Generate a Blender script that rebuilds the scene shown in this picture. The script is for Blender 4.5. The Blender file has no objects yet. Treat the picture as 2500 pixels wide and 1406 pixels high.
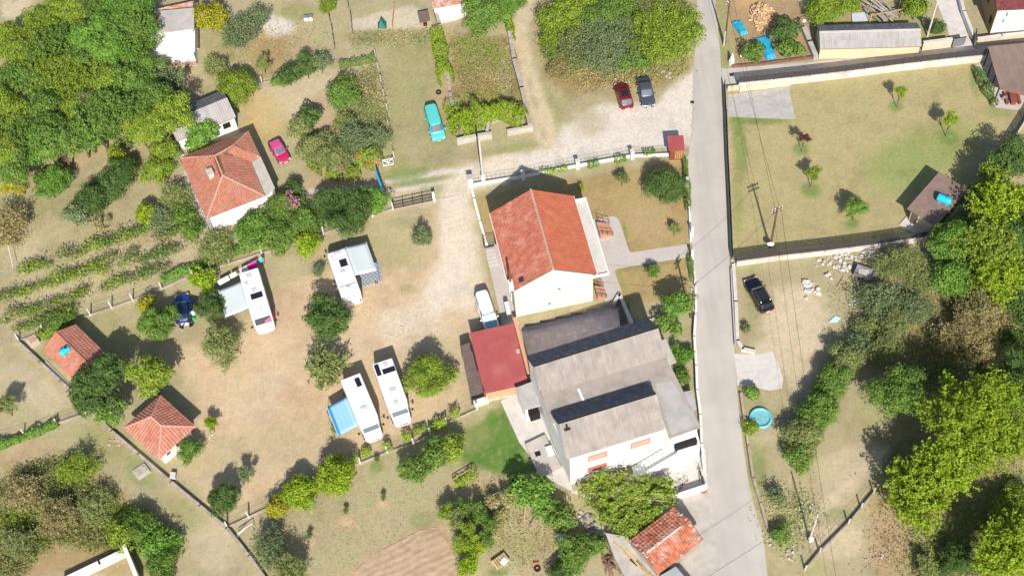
import bpy, math, random
import numpy as np
from mathutils import Vector
R = math.radians
random.seed(7); RNG = np.random.default_rng(11)
SC = bpy.context.scene
COL = SC.collection
# ------------------------------------------------------------------ camera
FOC, CAMH, ROLL_X, ROLL_Y = 3400.0, 135.0, 200.0, 2187.0      # focal length in photo pixels, flying height
_n = math.hypot(ROLL_X, ROLL_Y); _al = math.atan2(_n, FOC); _s, _c = ROLL_X/_n, ROLL_Y/_n
FWD = np.array([0, math.sin(_al), -math.cos(_al)])
_d0 = -np.array([0, math.cos(_al), math.sin(_al)])
RGT = _c*np.array([1., 0, 0]) + _s*_d0
DWN = -_s*np.array([1., 0, 0]) + _c*_d0
CAM = np.array([0, -CAMH*math.tan(_al), CAMH])
cam_d = bpy.data.cameras.new('camera'); cam = bpy.data.objects.new('camera', cam_d); COL.objects.link(cam)
cam_d.sensor_fit = 'HORIZONTAL'; cam_d.sensor_width = 36.0; cam_d.lens = 36.0*FOC/2500.0
cam_d.clip_start = 1.0; cam_d.clip_end = 3000.0
from mathutils import Matrix
U_ = -DWN; B_ = -FWD
cam.matrix_world = Matrix(((RGT[0], U_[0], B_[0], CAM[0]), (RGT[1], U_[1], B_[1], CAM[1]), (RGT[2], U_[2], B_[2], CAM[2]), (0, 0, 0, 1)))
SC.camera = cam
# ------------------------------------------------------------------ sky, sun, exposure
SUN_EL, SHADOW_AZ = 40.0, 93.0          # shadows run towards +y
w = bpy.data.worlds.new('World'); SC.world = w; w.use_nodes = True
nt = w.node_tree; bg = nt.nodes['Background']; sky = nt.nodes.new('ShaderNodeTexSky')
sky.sky_type = 'NISHITA'; sky.sun_disc = False; sky.sun_elevation = R(SUN_EL); sky.sun_rotation = R(90-(SHADOW_AZ+180))
sky.air_density = 1.0; sky.dust_density = 1.5
nt.links.new(sky.outputs[0], bg.inputs[0]); bg.inputs[1].default_value = 0.095
sd = bpy.data.lights.new('sun', 'SUN'); sd.energy = 4.7; sd.angle = R(0.6); sd.color = (1.0, 0.94, 0.85)
sun = bpy.data.objects.new('sun', sd); COL.objects.link(sun)
_dir = Vector((math.cos(R(SHADOW_AZ))*math.cos(R(SUN_EL)), math.sin(R(SHADOW_AZ))*math.cos(R(SUN_EL)), -math.sin(R(SUN_EL))))
sun.rotation_euler = _dir.to_track_quat('-Z', 'Y').to_euler(); sun.location = (0, 0, 60)
vs = SC.view_settings; vs.view_transform = 'Standard'; vs.look = 'None'; vs.gamma = 1.0; vs.exposure = 0.38
SC.cycles.max_bounces = 6; SC.cycles.diffuse_bounces = 2; SC.cycles.glossy_bounces = 2; SC.cycles.transmission_bounces = 4

# ------------------------------------------------------------------ plan helpers
def P(x, y, z=0.0):
    """survey point (photo pixel) at height z -> metres"""
    d = FWD + (x-1250)/FOC*RGT + (y-703)/FOC*DWN
    t = (z-CAM[2])/d[2]
    p = CAM + d*t
    return Vector((p[0], p[1], z))
def Q(p):
    v = np.asarray(p, float)-CAM; Z = v@FWD
    return np.stack([1250+FOC*(v@RGT)/Z, 703+FOC*(v@DWN)/Z], -1)
def PXM(p):
    a = Q(p); b = Q((p[0]+1, p[1], p[2])); return float(np.hypot(*(b-a)))
def frame(px, z):
    """four corner pixels at height z -> rectangle: centre, heading of first edge, length, width"""
    q = [P(a, b, z) for a, b in px]
    c = sum(q, Vector())/4
    e = (q[1]-q[0]) + (q[2]-q[3]); g = (q[3]-q[0]) + (q[2]-q[1])
    ang = math.atan2(e.y, e.x); g2 = math.atan2(g.y, g.x)-math.pi/2*(1 if (e.x*g.y-e.y*g.x) > 0 else -1)
    da = (g2-ang+math.pi) % (2*math.pi)-math.pi
    return Vector((c.x, c.y, 0)), ang+da/2, e.length/2, g.length/2

# ------------------------------------------------------------------ materials
MATS = {}
def mat(name, c1, c2=None, scale=2.0, rough=0.85, bump=0.0, bscale=None, metal=0.0, spec=0.3, tint=0.0, island=0.0, objvar=0.0,
        transl=0.0, detail=4, c3=None, s3=0.4, a3=0.6, streak=None, coat=0.0):
    if name in MATS: return MATS[name]
    m = bpy.data.materials.new(name); m.use_nodes = True; t = m.node_tree; N = t.nodes; Lk = t.links
    b = N['Principled BSDF']; out = N['Material Output']
    b.inputs['Roughness'].default_value = rough; b.inputs['Metallic'].default_value = metal
    b.inputs['Specular IOR Level'].default_value = spec
    if coat: b.inputs['Coat Weight'].default_value = coat
    geo = N.new('ShaderNodeNewGeometry')
    col = N.new('ShaderNodeRGB'); col.outputs[0].default_value = (*c1, 1); cur = col.outputs[0]
    def mixin(cur, fac_socket, colr, blend='MIX'):
        x = N.new('ShaderNodeMix'); x.data_type = 'RGBA'; x.blend_type = blend
        if isinstance(fac_socket, float): x.inputs[0].default_value = fac_socket
        else: Lk.new(fac_socket, x.inputs[0])
        Lk.new(cur, x.inputs[6])
        if isinstance(colr, tuple): x.inputs[7].default_value = (*colr, 1)
        else: Lk.new(colr, x.inputs[7])
        return x.outputs[2]
    def noise(sc, lo, hi, det=4, vec=None, mul=1.0):
        n = N.new('ShaderNodeTexNoise'); n.inputs['Scale'].default_value = sc; n.inputs['Detail'].default_value = min(det, 2.5); n.inputs['Roughness'].default_value = 0.62
        Lk.new(vec or geo.outputs['Position'], n.inputs['Vector'])
        r = N.new('ShaderNodeMapRange'); r.inputs[1].default_value = lo; r.inputs[2].default_value = hi; r.inputs[4].default_value = mul
        Lk.new(n.outputs[0], r.inputs[0]); return r.outputs[0]
    if c2: cur = mixin(cur, noise(scale, .35, .65, detail), c2)
    if streak:
        mp = N.new('ShaderNodeMapping'); mp.inputs['Scale'].default_value = streak[1]; Lk.new(geo.outputs['Position'], mp.inputs['Vector'])
        cur = mixin(cur, noise(1.0, .45, .7, 3, mp.outputs[0], streak[2]), streak[0])
    if c3: cur = mixin(cur, noise(s3, .48, .68, 5, None, a3), c3)
    def bright(cur, fac, amt):
        r = N.new('ShaderNodeMapRange'); r.inputs[3].default_value = 1-amt; r.inputs[4].default_value = 1+amt; Lk.new(fac, r.inputs[0])
        h = N.new('ShaderNodeHueSaturation'); Lk.new(cur, h.inputs['Color']); Lk.new(r.outputs[0], h.inputs['Value']); return h.outputs[0]
    if tint:
        a = N.new('ShaderNodeAttribute'); a.attribute_name = 'tint'; cur = bright(cur, a.outputs['Fac'], tint)
    if island: cur = bright(cur, geo.outputs['Random Per Island'], island)
    if objvar:
        oi = N.new('ShaderNodeObjectInfo'); cur = bright(cur, oi.outputs['Random'], objvar)
    Lk.new(cur, b.inputs['Base Color'])
    if bump:
        n = N.new('ShaderNodeTexNoise'); n.inputs['Scale'].default_value = bscale or scale*4; n.inputs['Detail'].default_value = 2
        Lk.new(geo.outputs['Position'], n.inputs['Vector'])
        bp = N.new('ShaderNodeBump'); bp.inputs['Strength'].default_value = min(1, bump*4); bp.inputs['Distance'].default_value = bump
        Lk.new(n.outputs[0], bp.inputs['Height']); Lk.new(bp.outputs[0], b.inputs['Normal'])
    if transl:
        tr = N.new('ShaderNodeBsdfTranslucent'); Lk.new(cur, tr.inputs[0]); ms = N.new('ShaderNodeMixShader'); ms.inputs[0].default_value = transl
        Lk.new(b.outputs[0], ms.inputs[1]); Lk.new(tr.outputs[0], ms.inputs[2]); Lk.new(ms.outputs[0], out.inputs[0])
    MATS[name] = m; return m

# ------------------------------------------------------------------ mesh helpers
def tag(o, label=None, cat=None, group=None, kind=None):
    if cat and not kind: kind = 'thing'
    for k, v in (('label', label), ('category', cat), ('group', group), ('kind', kind)):
        if v: o[k] = v
    return o
def thing(name, label, cat, loc=(0, 0, 0), rz=0.0, group=None):
    o = bpy.data.objects.new(name, None); o.empty_display_size = 0.3; COL.objects.link(o)
    o.location = loc; o.rotation_euler = (0, 0, rz); return tag(o, label, cat, group, 'thing')
def root_of(o):
    while o.parent: o = o.parent
    return o
class MB:
    def __init__(s): s.v = []; s.f = []; s.t = []
    def add(s, vs, fs, tint=None):
        o = len(s.v); s.v += [tuple(v) for v in vs]; s.f += [tuple(i+o for i in f) for f in fs]
        if tint is not None: s.t += [tint]*len(fs)
        return s
    def box(s, c, sz, rz=0.0, tilt=None):
        cx, cy, cz = c; a, b, h = sz[0]/2, sz[1]/2, sz[2]/2; co, si = math.cos(rz), math.sin(rz); vs = []
        for z in (-h, h):
            for x, y in ((-a, -b), (a, -b), (a, b), (-a, b)):
                q = Vector((x, y, z))
                if tilt: q = Matrix.Rotation(tilt[1], 3, tilt[0]) @ q
                vs.append((cx+q.x*co-q.y*si, cy+q.x*si+q.y*co, cz+q.z))
        return s.add(vs, [(3, 2, 1, 0), (4, 5, 6, 7), (0, 1, 5, 4), (1, 2, 6, 5), (2, 3, 7, 6), (3, 0, 4, 7)])
    def prism(s, poly, z0, z1):
        n = len(poly); ar = sum(poly[i][0]*poly[(i+1) % n][1]-poly[(i+1) % n][0]*poly[i][1] for i in range(n))
        if ar < 0: poly = poly[::-1]
        vs = [(p[0], p[1], z0) for p in poly]+[(p[0], p[1], z1) for p in poly]
        return s.add(vs, [tuple(range(n-1, -1, -1)), tuple(range(n, 2*n))]+[(i, (i+1) % n, n+(i+1) % n, n+i) for i in range(n)])
    def tube(s, pts, r, n=6, cap=True):
        pts = [Vector(p) for p in pts]; rs = r if isinstance(r, (list, tuple)) else [r]*len(pts); vs = []; fs = []
        for i, p in enumerate(pts):
            d = (pts[min(i+1, len(pts)-1)]-pts[max(i-1, 0)]); d = d.normalized() if d.length > 1e-6 else Vector((0, 0, 1))
            u = d.cross(Vector((0, 0, 1)) if abs(d.z) < .9 else Vector((1, 0, 0))).normalized(); v = d.cross(u)
            vs += [p+(u*math.cos(2*math.pi*k/n)+v*math.sin(2*math.pi*k/n))*rs[i] for k in range(n)]
        for i in range(len(pts)-1):
            fs += [(i*n+k, i*n+n+k, i*n+n+(k+1) % n, i*n+(k+1) % n) for k in range(n)]
        if cap: fs += [tuple(range(n)), tuple(range((len(pts)-1)*n+n-1, (len(pts)-1)*n-1, -1))]
        return s.add(vs, fs)
    def quad(s, a, b, c, d): return s.add([a, b, c, d], [(0, 1, 2, 3)])
    def slab(s, q, th):
        """quad/polygon of 3-d points, thickened downwards by th along its normal"""
        q = [Vector(p) for p in q]; n = (q[1]-q[0]).cross(q[-1]-q[0]).normalized()
        if n.z < 0: q = q[::-1]; n = -n
        k = len(q); lo = [p-n*th for p in q]
        return s.add(lo+q, [tuple(range(k-1, -1, -1)), tuple(range(k, 2*k))]+[(i, (i+1) % k, k+(i+1) % k, k+i) for i in range(k)])
    def loft(s, rings, cap=True):
        n = len(rings[0]); vs = [p for r in rings for p in r]
        fs = [(i*n+k, i*n+(k+1) % n, i*n+n+(k+1) % n, i*n+n+k) for i in range(len(rings)-1) for k in range(n)]
        if cap: fs += [tuple(range(n-1, -1, -1)), tuple(range((len(rings)-1)*n, len(rings)*n))]
        return s.add(vs, fs)
    def mesh(s, name, m=None, smooth=False):
        me = bpy.data.meshes.new(name); me.from_pydata(s.v, [], s.f)
        if s.t and len(s.t) == len(s.f):
            a = me.attributes.new('tint', 'FLOAT', 'FACE'); a.data.foreach_set('value', s.t)
        if m: me.materials.append(m)
        me.update()
        if smooth: me.polygons.foreach_set('use_smooth', [True]*len(me.polygons)); me.set_sharp_from_angle(angle=R(28))
        return me
def mk(name, mb, m, parent=None, local=False, smooth=False):
    if parent is not None and not local:
        r = root_of(parent); a = -r.rotation_euler.z; co, si = math.cos(a), math.sin(a); L = r.location
        mb.v = [((x-L.x)*co-(y-L.y)*si, (x-L.x)*si+(y-L.y)*co, z-L.z) for x, y, z in mb.v]
    o = bpy.data.objects.new(name, mb.mesh(name, m, smooth)); COL.objects.link(o)
    if parent is not None: o.parent = parent
    return o
def link(name, me, parent, loc=(0, 0, 0), rot=(0, 0, 0), sc=(1, 1, 1)):
    o = bpy.data.objects.new(name, me); COL.objects.link(o); o.parent = parent
    o.location = loc; o.rotation_euler = rot; o.scale = sc; return o
def bevel(o, wd=0.02, seg=1):
    b = o.modifiers.new('bevel', 'BEVEL'); b.width = wd; b.segments = seg; b.limit_method = 'ANGLE'; return o
def poly(px, z=0.0): return [tuple(P(a, b, z))[:2] for a, b in px]
def sheet(name, px, z, m, th=0.03, kind='structure'):
    o = mk(name, MB().prism(poly(px, z), z-th, z), m); o['kind'] = kind; return o
# ------------------------------------------------------------------ numpy noise and the ground sheet
def vnoise(x, y, seed=0):
    xi = np.floor(x).astype(np.int64); yi = np.floor(y).astype(np.int64); fx = x-xi; fy = y-yi
    fx = fx*fx*(3-2*fx); fy = fy*fy*(3-2*fy)
    def h(a, b):
        k = (a*374761393+b*668265263+seed*974711) & 0x7fffffff
        k = ((k ^ (k >> 13))*1274126177) & 0x7fffffff
        return ((k ^ (k >> 16)) & 0xffff)/65535.0
    return (h(xi, yi)*(1-fx)+h(xi+1, yi)*fx)*(1-fy)+(h(xi, yi+1)*(1-fx)+h(xi+1, yi+1)*fx)*fy
def fbm(x, y, seed=0, o=4):
    t = 0; a = .5; s = 0
    for i in range(o): t = t+a*vnoise(x*2**i, y*2**i, seed+i*17); s += a; a *= .55
    return t/s
def axis(lo, hi, st, far):
    a = list(np.arange(lo, hi+st, st)); s = st*2; L = [a[0]]; Rr = [a[-1]]
    while Rr[-1]-hi < far: Rr.append(Rr[-1]+s); L.append(L[-1]-s); s *= 1.5
    return np.array(L[:0:-1]+a+Rr[1:])
gx = axis(-74, 78, .3, 900); gy = axis(-47, 62, .3, 900)
GX, GY = np.meshgrid(gx, gy); nx_, ny_ = len(gx), len(gy)
_pts = np.stack([GX.ravel(), GY.ravel(), np.zeros(GX.size)], -1)
_v = _pts-CAM; _Z = np.maximum(_v@FWD, 5.0)
PX = 1250+FOC*(_v@RGT)/_Z; PY = 703+FOC*(_v@DWN)/_Z
wx, wy = _pts[:, 0], _pts[:, 1]
_wob = fbm(wx*.55, wy*.55, 3)-.5; _wob2 = fbm(wx*1.9, wy*1.9, 9)-.5
gcol = np.zeros((len(wx), 3))
def mixc(c, a):
    a = np.clip(a, 0, 1)[:, None]; gcol[:] = gcol*(1-a)+np.array(c)*a
def smooth(d, s): return 1/(1+np.exp(np.clip(d/s*4, -50, 50)))
def g_poly(px, c, al=1.0, soft=14, wob=40):
    n = len(px); d = np.full(len(wx), 1e9); ins = np.zeros(len(wx), bool)
    for i in range(n):
        x0, y0 = px[i]; x1, y1 = px[(i+1) % n]; ex, ey = x1-x0, y1-y0; L = ex*ex+ey*ey+1e-9
        t = np.clip(((PX-x0)*ex+(PY-y0)*ey)/L, 0, 1); d = np.minimum(d, np.hypot(PX-x0-t*ex, PY-y0-t*ey))
        cr = ((y0 > PY) != (y1 > PY)) & (PX < (x1-x0)*(PY-y0)/((y1-y0) if y1 != y0 else 1e-9)+x0); ins ^= cr
    sd = np.where(ins, -d, d)+(_wob+_wob2*.5)*wob
    mixc(c, smooth(sd, soft)*al)
def g_line(px, wd, c, al=1.0, soft=8, wob=20):
    d = np.full(len(wx), 1e9)
    for (x0, y0), (x1, y1) in zip(px, px[1:]):
        ex, ey = x1-x0, y1-y0; t = np.clip(((PX-x0)*ex+(PY-y0)*ey)/(ex*ex+ey*ey+1e-9), 0, 1)
        d = np.minimum(d, np.hypot(PX-x0-t*ex, PY-y0-t*ey))
    mixc(c, smooth(d-wd/2+(_wob+_wob2*.5)*wob, soft)*al)
def g_blob(cx, cy, rx, ry, c, al=1.0, ang=0, wob=.7):
    co, si = math.cos(R(ang)), math.sin(R(ang)); x = PX-cx; y = PY-cy
    q = np.hypot((x*co+y*si)/rx, (-x*si+y*co)/ry)+(_wob+_wob2*.6)*wob
    mixc(c, smooth(q-1, .5)*al)
DIRT = (.555, .41, .27); DRY = (.355, .31, .185); LAWN = (.40, .34, .205); GREEN = (.15, .215, .06); MID = (.27, .26, .11)
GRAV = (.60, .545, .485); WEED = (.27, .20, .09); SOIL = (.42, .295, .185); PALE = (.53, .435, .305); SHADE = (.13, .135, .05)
TRACK = (.62, .535, .435)
big = fbm(wx*.07, wy*.07, 1); med = fbm(wx*.3, wy*.3, 5)
gcol[:] = np.array(DRY)
mixc(LAWN, (big-.45)*4); mixc(MID, (med-.52)*4*.55)
# camp field
g_poly([(430, 850), (600, 800), (700, 680), (800, 640), (930, 600), (1060, 500), (1150, 510), (1185, 720), (1150, 800), (1130, 1000), (900, 1090), (660, 1215), (560, 1275), (430, 1120), (480, 1000)], DIRT, .85, 40, 60)
g_blob(690, 640, 130, 45, LAWN, .85, -10); g_blob(960, 570, 110, 90, LAWN, .75); g_blob(940, 620, 70, 40, MID, .35)
g_blob(980, 545, 40, 14, GREEN, .25); g_blob(1120, 700, 30, 12, GREEN, .2); g_blob(1000, 705, 30, 12, MID, .5); g_blob(1160, 620, 18, 90, MID, .5, -8)
g_blob(180, 640, 200, 60, MID, .45, -20); g_blob(150, 480, 150, 50, MID, .4); g_blob(240, 800, 90, 50, MID, .6, 20); g_blob(330, 850, 60, 60, MID, .5); g_blob(520, 1120, 90, 60, LAWN, .6); g_blob(700, 1080, 170, 60, LAWN, .55, -15)
g_blob(1080, 850, 90, 60, LAWN, .6); g_blob(740, 970, 60, 25, SOIL, .5); g_blob(1010, 800, 130, 50, PALE, .5)
g_blob(700, 760, 80, 60, SOIL, .35); g_blob(610, 1000, 70, 30, PALE, .45); g_blob(640, 930, 90, 20, PALE, .3, -10)
# gravel track, parking place, ruts
g_poly([(1180, 405), (1330, 360), (1400, 290), (1470, 255), (1600, 255), (1660, 190), (1712, 150), (1712, 340), (1640, 360), (1400, 395), (1290, 420), (1180, 440)], GRAV, .95, 16, 24)
g_line([(1240, 405), (1150, 430), (1110, 460), (1098, 520), (1105, 600), (1110, 660), (1075, 720)], 62, TRACK, .9, 18, 20)
g_poly([(1078, 475), (1148, 470), (1156, 520), (1172, 630), (1186, 715), (1150, 765), (1060, 745), (1035, 705), (1068, 640), (1086, 560)], TRACK, .85, 22, 20)
g_line([(1075, 720), (1040, 770), (960, 800)], 70, TRACK, .6, 34, 50); g_line([(960, 800), (860, 830), (700, 900), (600, 990)], 40, PALE, .4, 30, 60); g_line([(620, 1010), (760, 1020), (850, 960)], 24, SOIL, .3, 24, 50)
g_line([(1150, 415), (1080, 420), (1000, 436), (900, 452), (760, 470)], 12, GRAV, .85, 6, 14)
g_line([(1120, 440), (1050, 448), (970, 465), (900, 480)], 12, GRAV, .75, 6, 14)
g_blob(990, 425, 55, 18, GREEN, .75, -8); g_blob(1020, 445, 70, 8, GREEN, .65, -8); g_blob(1240, 365, 90, 8, MID, .8, -10)
g_line([(1279, 0), (1262, 70), (1285, 180), (1315, 270), (1340, 345)], 50, (.53, .44, .30), .9, 14, 22)
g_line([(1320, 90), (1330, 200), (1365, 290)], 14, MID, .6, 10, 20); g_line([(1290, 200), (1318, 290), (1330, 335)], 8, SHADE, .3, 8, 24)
g_blob(1440, 300, 45, 30, LAWN, .6); g_poly([(1330, 60), (1690, 130), (1690, 180), (1600, 215), (1480, 215), (1400, 240), (1330, 190)], WEED, .8, 14)
# garden of the main house
GARD = (.35, .255, .115)
g_poly([(1155, 480), (1640, 395), (1672, 390), (1680, 735), (1530, 740), (1180, 600)], GARD, .9, 6, 6)
g_blob(1590, 540, 60, 50, SOIL, .4); g_line([(1522, 545), (1535, 610)], 7, GREEN, .75, 4, 3); g_line([(1512, 660), (1660, 632)], 10, GREEN, .55, 5, 5); g_line([(1512, 665), (1530, 720)], 8, GREEN, .6, 5, 5)
g_line([(1195, 640), (1235, 770)], 16, GREEN, .5, 8, 10)
# big right lawn
g_poly([(1782, 225), (2395, 150), (2420, 250), (2475, 290), (2300, 480), (2250, 575), (1790, 620)], (.36, .31, .155), .95, 8, 8)
g_blob(2260, 375, 130, 60, (.20, .26, .075), .65, -20, .4); g_blob(2190, 420, 80, 60, (.22, .27, .09), .5, 0, .4); g_blob(1805, 340, 16, 90, GREEN, .7, -4, .5); g_blob(1800, 480, 14, 90, MID, .7); g_blob(1850, 296, 75, 9, GREEN, .8)
g_blob(2440, 270, 40, 18, GREEN, .45); g_blob(2378, 200, 10, 40, GREEN, .5, -10)
for a, b, r in ((2187, 260, 17), (1955, 365, 19), (1980, 465, 24), (2080, 545, 17), (2315, 335, 24)): g_blob(a, b, r, r*.75, GREEN, .8, 0, .3)
# land right of the road, below the wall
g_poly([(1800, 650), (2240, 590), (2300, 700), (2110, 960), (1960, 1190), (1900, 1290), (1830, 1100), (1810, 960)], DRY, .8, 20)
g_blob(1940, 790, 75, 95, PALE, .95, -10); g_blob(1890, 870, 50, 40, PALE, .8); g_blob(1965, 900, 40, 60, PALE, .7)
g_blob(1840, 720, 20, 70, GREEN, .35); g_blob(1840, 905+180, 40, 100, MID, .6); g_blob(1850, 1150, 22, 50, GREEN, .5); g_blob(1860, 950+110, 30, 30, PALE, .4)
g_poly([(2110, 820), (2300, 700), (2500, 600), (2500, 1406), (2130, 1406), (2130, 1190), (2200, 1000)], WEED, .75, 30)
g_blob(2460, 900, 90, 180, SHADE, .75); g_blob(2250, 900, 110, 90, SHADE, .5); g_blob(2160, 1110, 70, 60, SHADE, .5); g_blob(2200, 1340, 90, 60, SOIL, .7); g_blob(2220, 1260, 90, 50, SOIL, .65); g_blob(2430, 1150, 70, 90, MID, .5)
g_blob(2060, 1150, 90, 60, PALE, .55, -40); g_line([(1960, 1290), (2060, 1190), (2160, 1100)], 22, PALE, .8, 14, 20); g_blob(2050, 1320, 60, 50, PALE, .7); g_blob(2055, 1260, 40, 20, GREEN, .35)
# lower gardens
g_poly([(570, 1300), (880, 1140), (1230, 990), (1310, 1150), (1240, 1200), (1080, 1200), (1050, 1406), (640, 1406)], DRY, .7, 20)
g_poly([(1130, 1050), (1235, 985), (1310, 1150), (1250, 1180), (1130, 1120)], (.085, .18, .03), .95, 16); g_blob(1140, 1060, 60, 40, MID, .5)
g_poly([(830, 1406), (900, 1350), (1030, 1285), (1075, 1280), (1115, 1340), (1120, 1406)], SOIL, .95, 8, 10)
for k in range(7):
    g_line([(870+k*38, 1420), (1000+k*24, 1345+k*5), (1085+k*6, 1300+k*14)], 5, (.27, .19, .11), .45, 5, 10)
for a, b, r in ((755, 1320, 24), (845, 1275, 24), (935, 1230, 19)): g_blob(a, b, r, r*.85, SOIL, .95, 0, .25); g_blob(a, b, r*.5, r*.4, PALE, .6, 0, .3)
g_blob(920, 1140, 16, 12, GREEN, .8); g_blob(680, 1250, 26, 12, GREEN, .6, -30); g_blob(750, 1230, 18, 10, GREEN, .6)
g_blob(1200, 1200, 70, 40, SOIL, .6); g_blob(1330, 1290, 90, 80, SOIL, .55); g_blob(1280, 1330, 60, 40, MID, .5); g_blob(1190, 1230, 25, 40, GREEN, .6); g_blob(1030, 1270, 30, 20, GREEN, .45); g_blob(1215, 1395, 25, 12, GREEN, .8); g_blob(1310, 1385, 40, 25, SOIL, .5)
# left side
g_poly([(0, 860), (30, 830), (270, 1060), (560, 1300), (640, 1406), (500, 1406), (330, 1200), (120, 1090), (0, 1060)], DRY, .75, 16)
g_blob(250, 1090, 60, 60, MID, .7, 40); g_blob(345, 1150, 45, 30, GREEN, .5, 40); g_blob(450, 1250, 70, 26, MID, .6, 40); g_blob(520, 1330, 60, 60, PALE, .5); g_blob(80, 950, 90, 40, PALE, .5, 35); g_blob(60, 1100, 70, 25, SOIL, .6, -20)
g_poly([(40, 1406), (130, 1330), (300, 1350), (250, 1406)], SOIL, .95, 8); g_poly([(0, 0), (80, 0), (60, 40), (0, 50)], PALE, .9, 10)
g_poly([(0, 1120), (200, 1100), (300, 1200), (440, 1300), (400, 1406), (0, 1406)], WEED, .6, 20)
g_line([(60, 440), (180, 385), (290, 355), (340, 350)], 26, SOIL, .7, 14, 30); g_blob(180, 600, 160, 60, LAWN, .5); g_blob(60, 640, 50, 60, PALE, .4)
g_poly([(0, 720), (300, 590), (520, 560), (560, 620), (180, 770), (40, 830)], PALE, .35, 20); g_blob(400, 560, 60, 30, SOIL, .5)
# top middle plots
g_poly([(590, 200), (690, 195), (830, 160), (840, 230), (790, 300), (700, 290), (640, 330), (590, 270)], PALE, .6, 20); g_blob(640, 290, 50, 60, (.47, .34, .15), .8); g_blob(790, 300, 40, 60, SOIL, .6); g_blob(700, 110, 60, 50, SOIL, .4); g_blob(650, 120, 50, 60, (.33, .22, .09), .6); g_blob(620, 60, 20, 60, SOIL, .5)
g_blob(672, 62, 38, 26, GRAV, .95); g_poly([(858, 78), (858, 48), (1005, 14), (1052, 42), (1052, 66), (960, 72), (900, 74)], (.5, .44, .34), .95, 6, 10)
g_poly([(940, 160), (1050, 100), (1090, 220), (1100, 320), (1110, 400), (960, 420), (945, 250)], MID, .55, 20); g_blob(1010, 350, 40, 40, DRY, .6); g_blob(1075, 240, 22, 40, SOIL, .7); g_blob(1000, 130, 60, 30, MID, .6); g_blob(920, 90, 80, 18, WEED, .6); g_blob(730, 30, 60, 20, MID, .8)
g_poly([(1090, 80), (1240, 90), (1285, 270), (1130, 300)], WEED, .85, 10); g_blob(1160, 120, 50, 40, MID, .6); g_blob(1190, 230, 40, 40, (.33, .23, .08), .6); g_blob(1230, 180, 20, 60, DRY, .6)
g_blob(800, 440, 120, 20, SOIL, .6, 5); g_blob(930, 490, 40, 30, SOIL, .6); g_blob(700, 440, 40, 40, DRY, .5); g_blob(1000, 490, 60, 18, PALE, .5)
# top right yard with the firewood
g_poly([(1770, 0), (1960, 0), (1985, 130), (1800, 160)], (.33, .225, .13), .9, 8, 8); g_blob(1830, 15, 40, 20, (.50, .33, .15), .7); g_poly([(1750, 0), (1772, 0), (1790, 160), (1765, 160)], MID, .8, 6, 8)
g_poly([(1985, 0), (2250, 0), (2260, 110), (1990, 80)], MID, .7, 10)
# ragged mottling in all the planted earth
f1 = fbm(wx*1.3, wy*1.3, 21); f2 = fbm(wx*4.5, wy*4.5, 33, 3); f3 = fbm(wx*.35, wy*.35, 41)
gcol *= (1+(f1-.5)*.30+(f2-.5)*.18+(f3-.5)*.36)[:, None]
mixc(GREEN, np.clip((f1*f3-.34)*4, 0, .22)); mixc(SOIL, np.clip((f2-.66)*3, 0, .3))
me = bpy.data.meshes.new('ground')
idx = np.arange(nx_*ny_).reshape(ny_, nx_)
fc = np.stack([idx[:-1, :-1], idx[:-1, 1:], idx[1:, 1:], idx[1:, :-1]], -1).reshape(-1, 4)
# the sunken terrace beside the main house is cut out of the sheet
PIT = [(1262, 798), (1497, 742), (1512, 715), (1535, 770), (1560, 800), (1590, 812), (1600, 835), (1300, 925)]
_pp = [P(a, b) for a, b in PIT]; _pp = [(p.x, p.y) for p in _pp]
def in_poly(x, y, pl):
    ins = np.zeros(np.shape(x), bool)
    for (x0, y0), (x1, y1) in zip(pl, pl[1:]+pl[:1]):
        ins ^= ((y0 > y) != (y1 > y)) & (x < (x1-x0)*(y-y0)/((y1-y0) or 1e-9)+x0)
    return ins
cxy = _pts[fc].mean(1); keep = ~in_poly(cxy[:, 0], cxy[:, 1], _pp)
fc = fc[keep]
me.vertices.add(len(_pts)); me.vertices.foreach_set('co', _pts.ravel())
me.loops.add(fc.size); me.loops.foreach_set('vertex_index', fc.ravel().astype(np.int32))
me.polygons.add(len(fc)); me.polygons.foreach_set('loop_start', np.arange(0, fc.size, 4, dtype=np.int32))
at = me.attributes.new('earth', 'FLOAT_COLOR', 'POINT'); at.data.foreach_set('color', np.concatenate([np.clip(gcol, .02, .8), np.ones((len(gcol), 1))], 1).ravel().astype(np.float32))
me.update(); me.validate()
gm = bpy.data.materials.new('earth_and_grass'); gm.use_nodes = True; t = gm.node_tree; N = t.nodes; Lk = t.links
b = N['Principled BSDF']; b.inputs['Roughness'].default_value = .95; b.inputs['Specular IOR Level'].default_value = .1
a = N.new('ShaderNodeAttribute'); a.attribute_name = 'earth'; g = N.new('ShaderNodeNewGeometry'); cur = a.outputs['Color']
for sc_, amt in ((3.0, .13), (16.0, .15)):
    n = N.new('ShaderNodeTexNoise'); n.inputs['Scale'].default_value = sc_; n.inputs['Detail'].default_value = 2.5; n.inputs['Roughness'].default_value = .7; Lk.new(g.outputs['Position'], n.inputs['Vector'])
    r = N.new('ShaderNodeMapRange'); r.inputs[1].default_value = .28; r.inputs[2].default_value = .72; r.inputs[3].default_value = 1-amt; r.inputs[4].default_value = 1+amt; Lk.new(n.outputs[0], r.inputs[0])
    h = N.new('ShaderNodeHueSaturation'); Lk.new(cur, h.inputs['Color']); Lk.new(r.outputs[0], h.inputs['Value']); cur = h.outputs[0]
Lk.new(cur, b.inputs['Base Color'])
n = N.new('ShaderNodeTexNoise'); n.inputs['Scale'].default_value = 7; n.inputs['Detail'].default_value = 3; Lk.new(g.outputs['Position'], n.inputs['Vector'])
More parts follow.
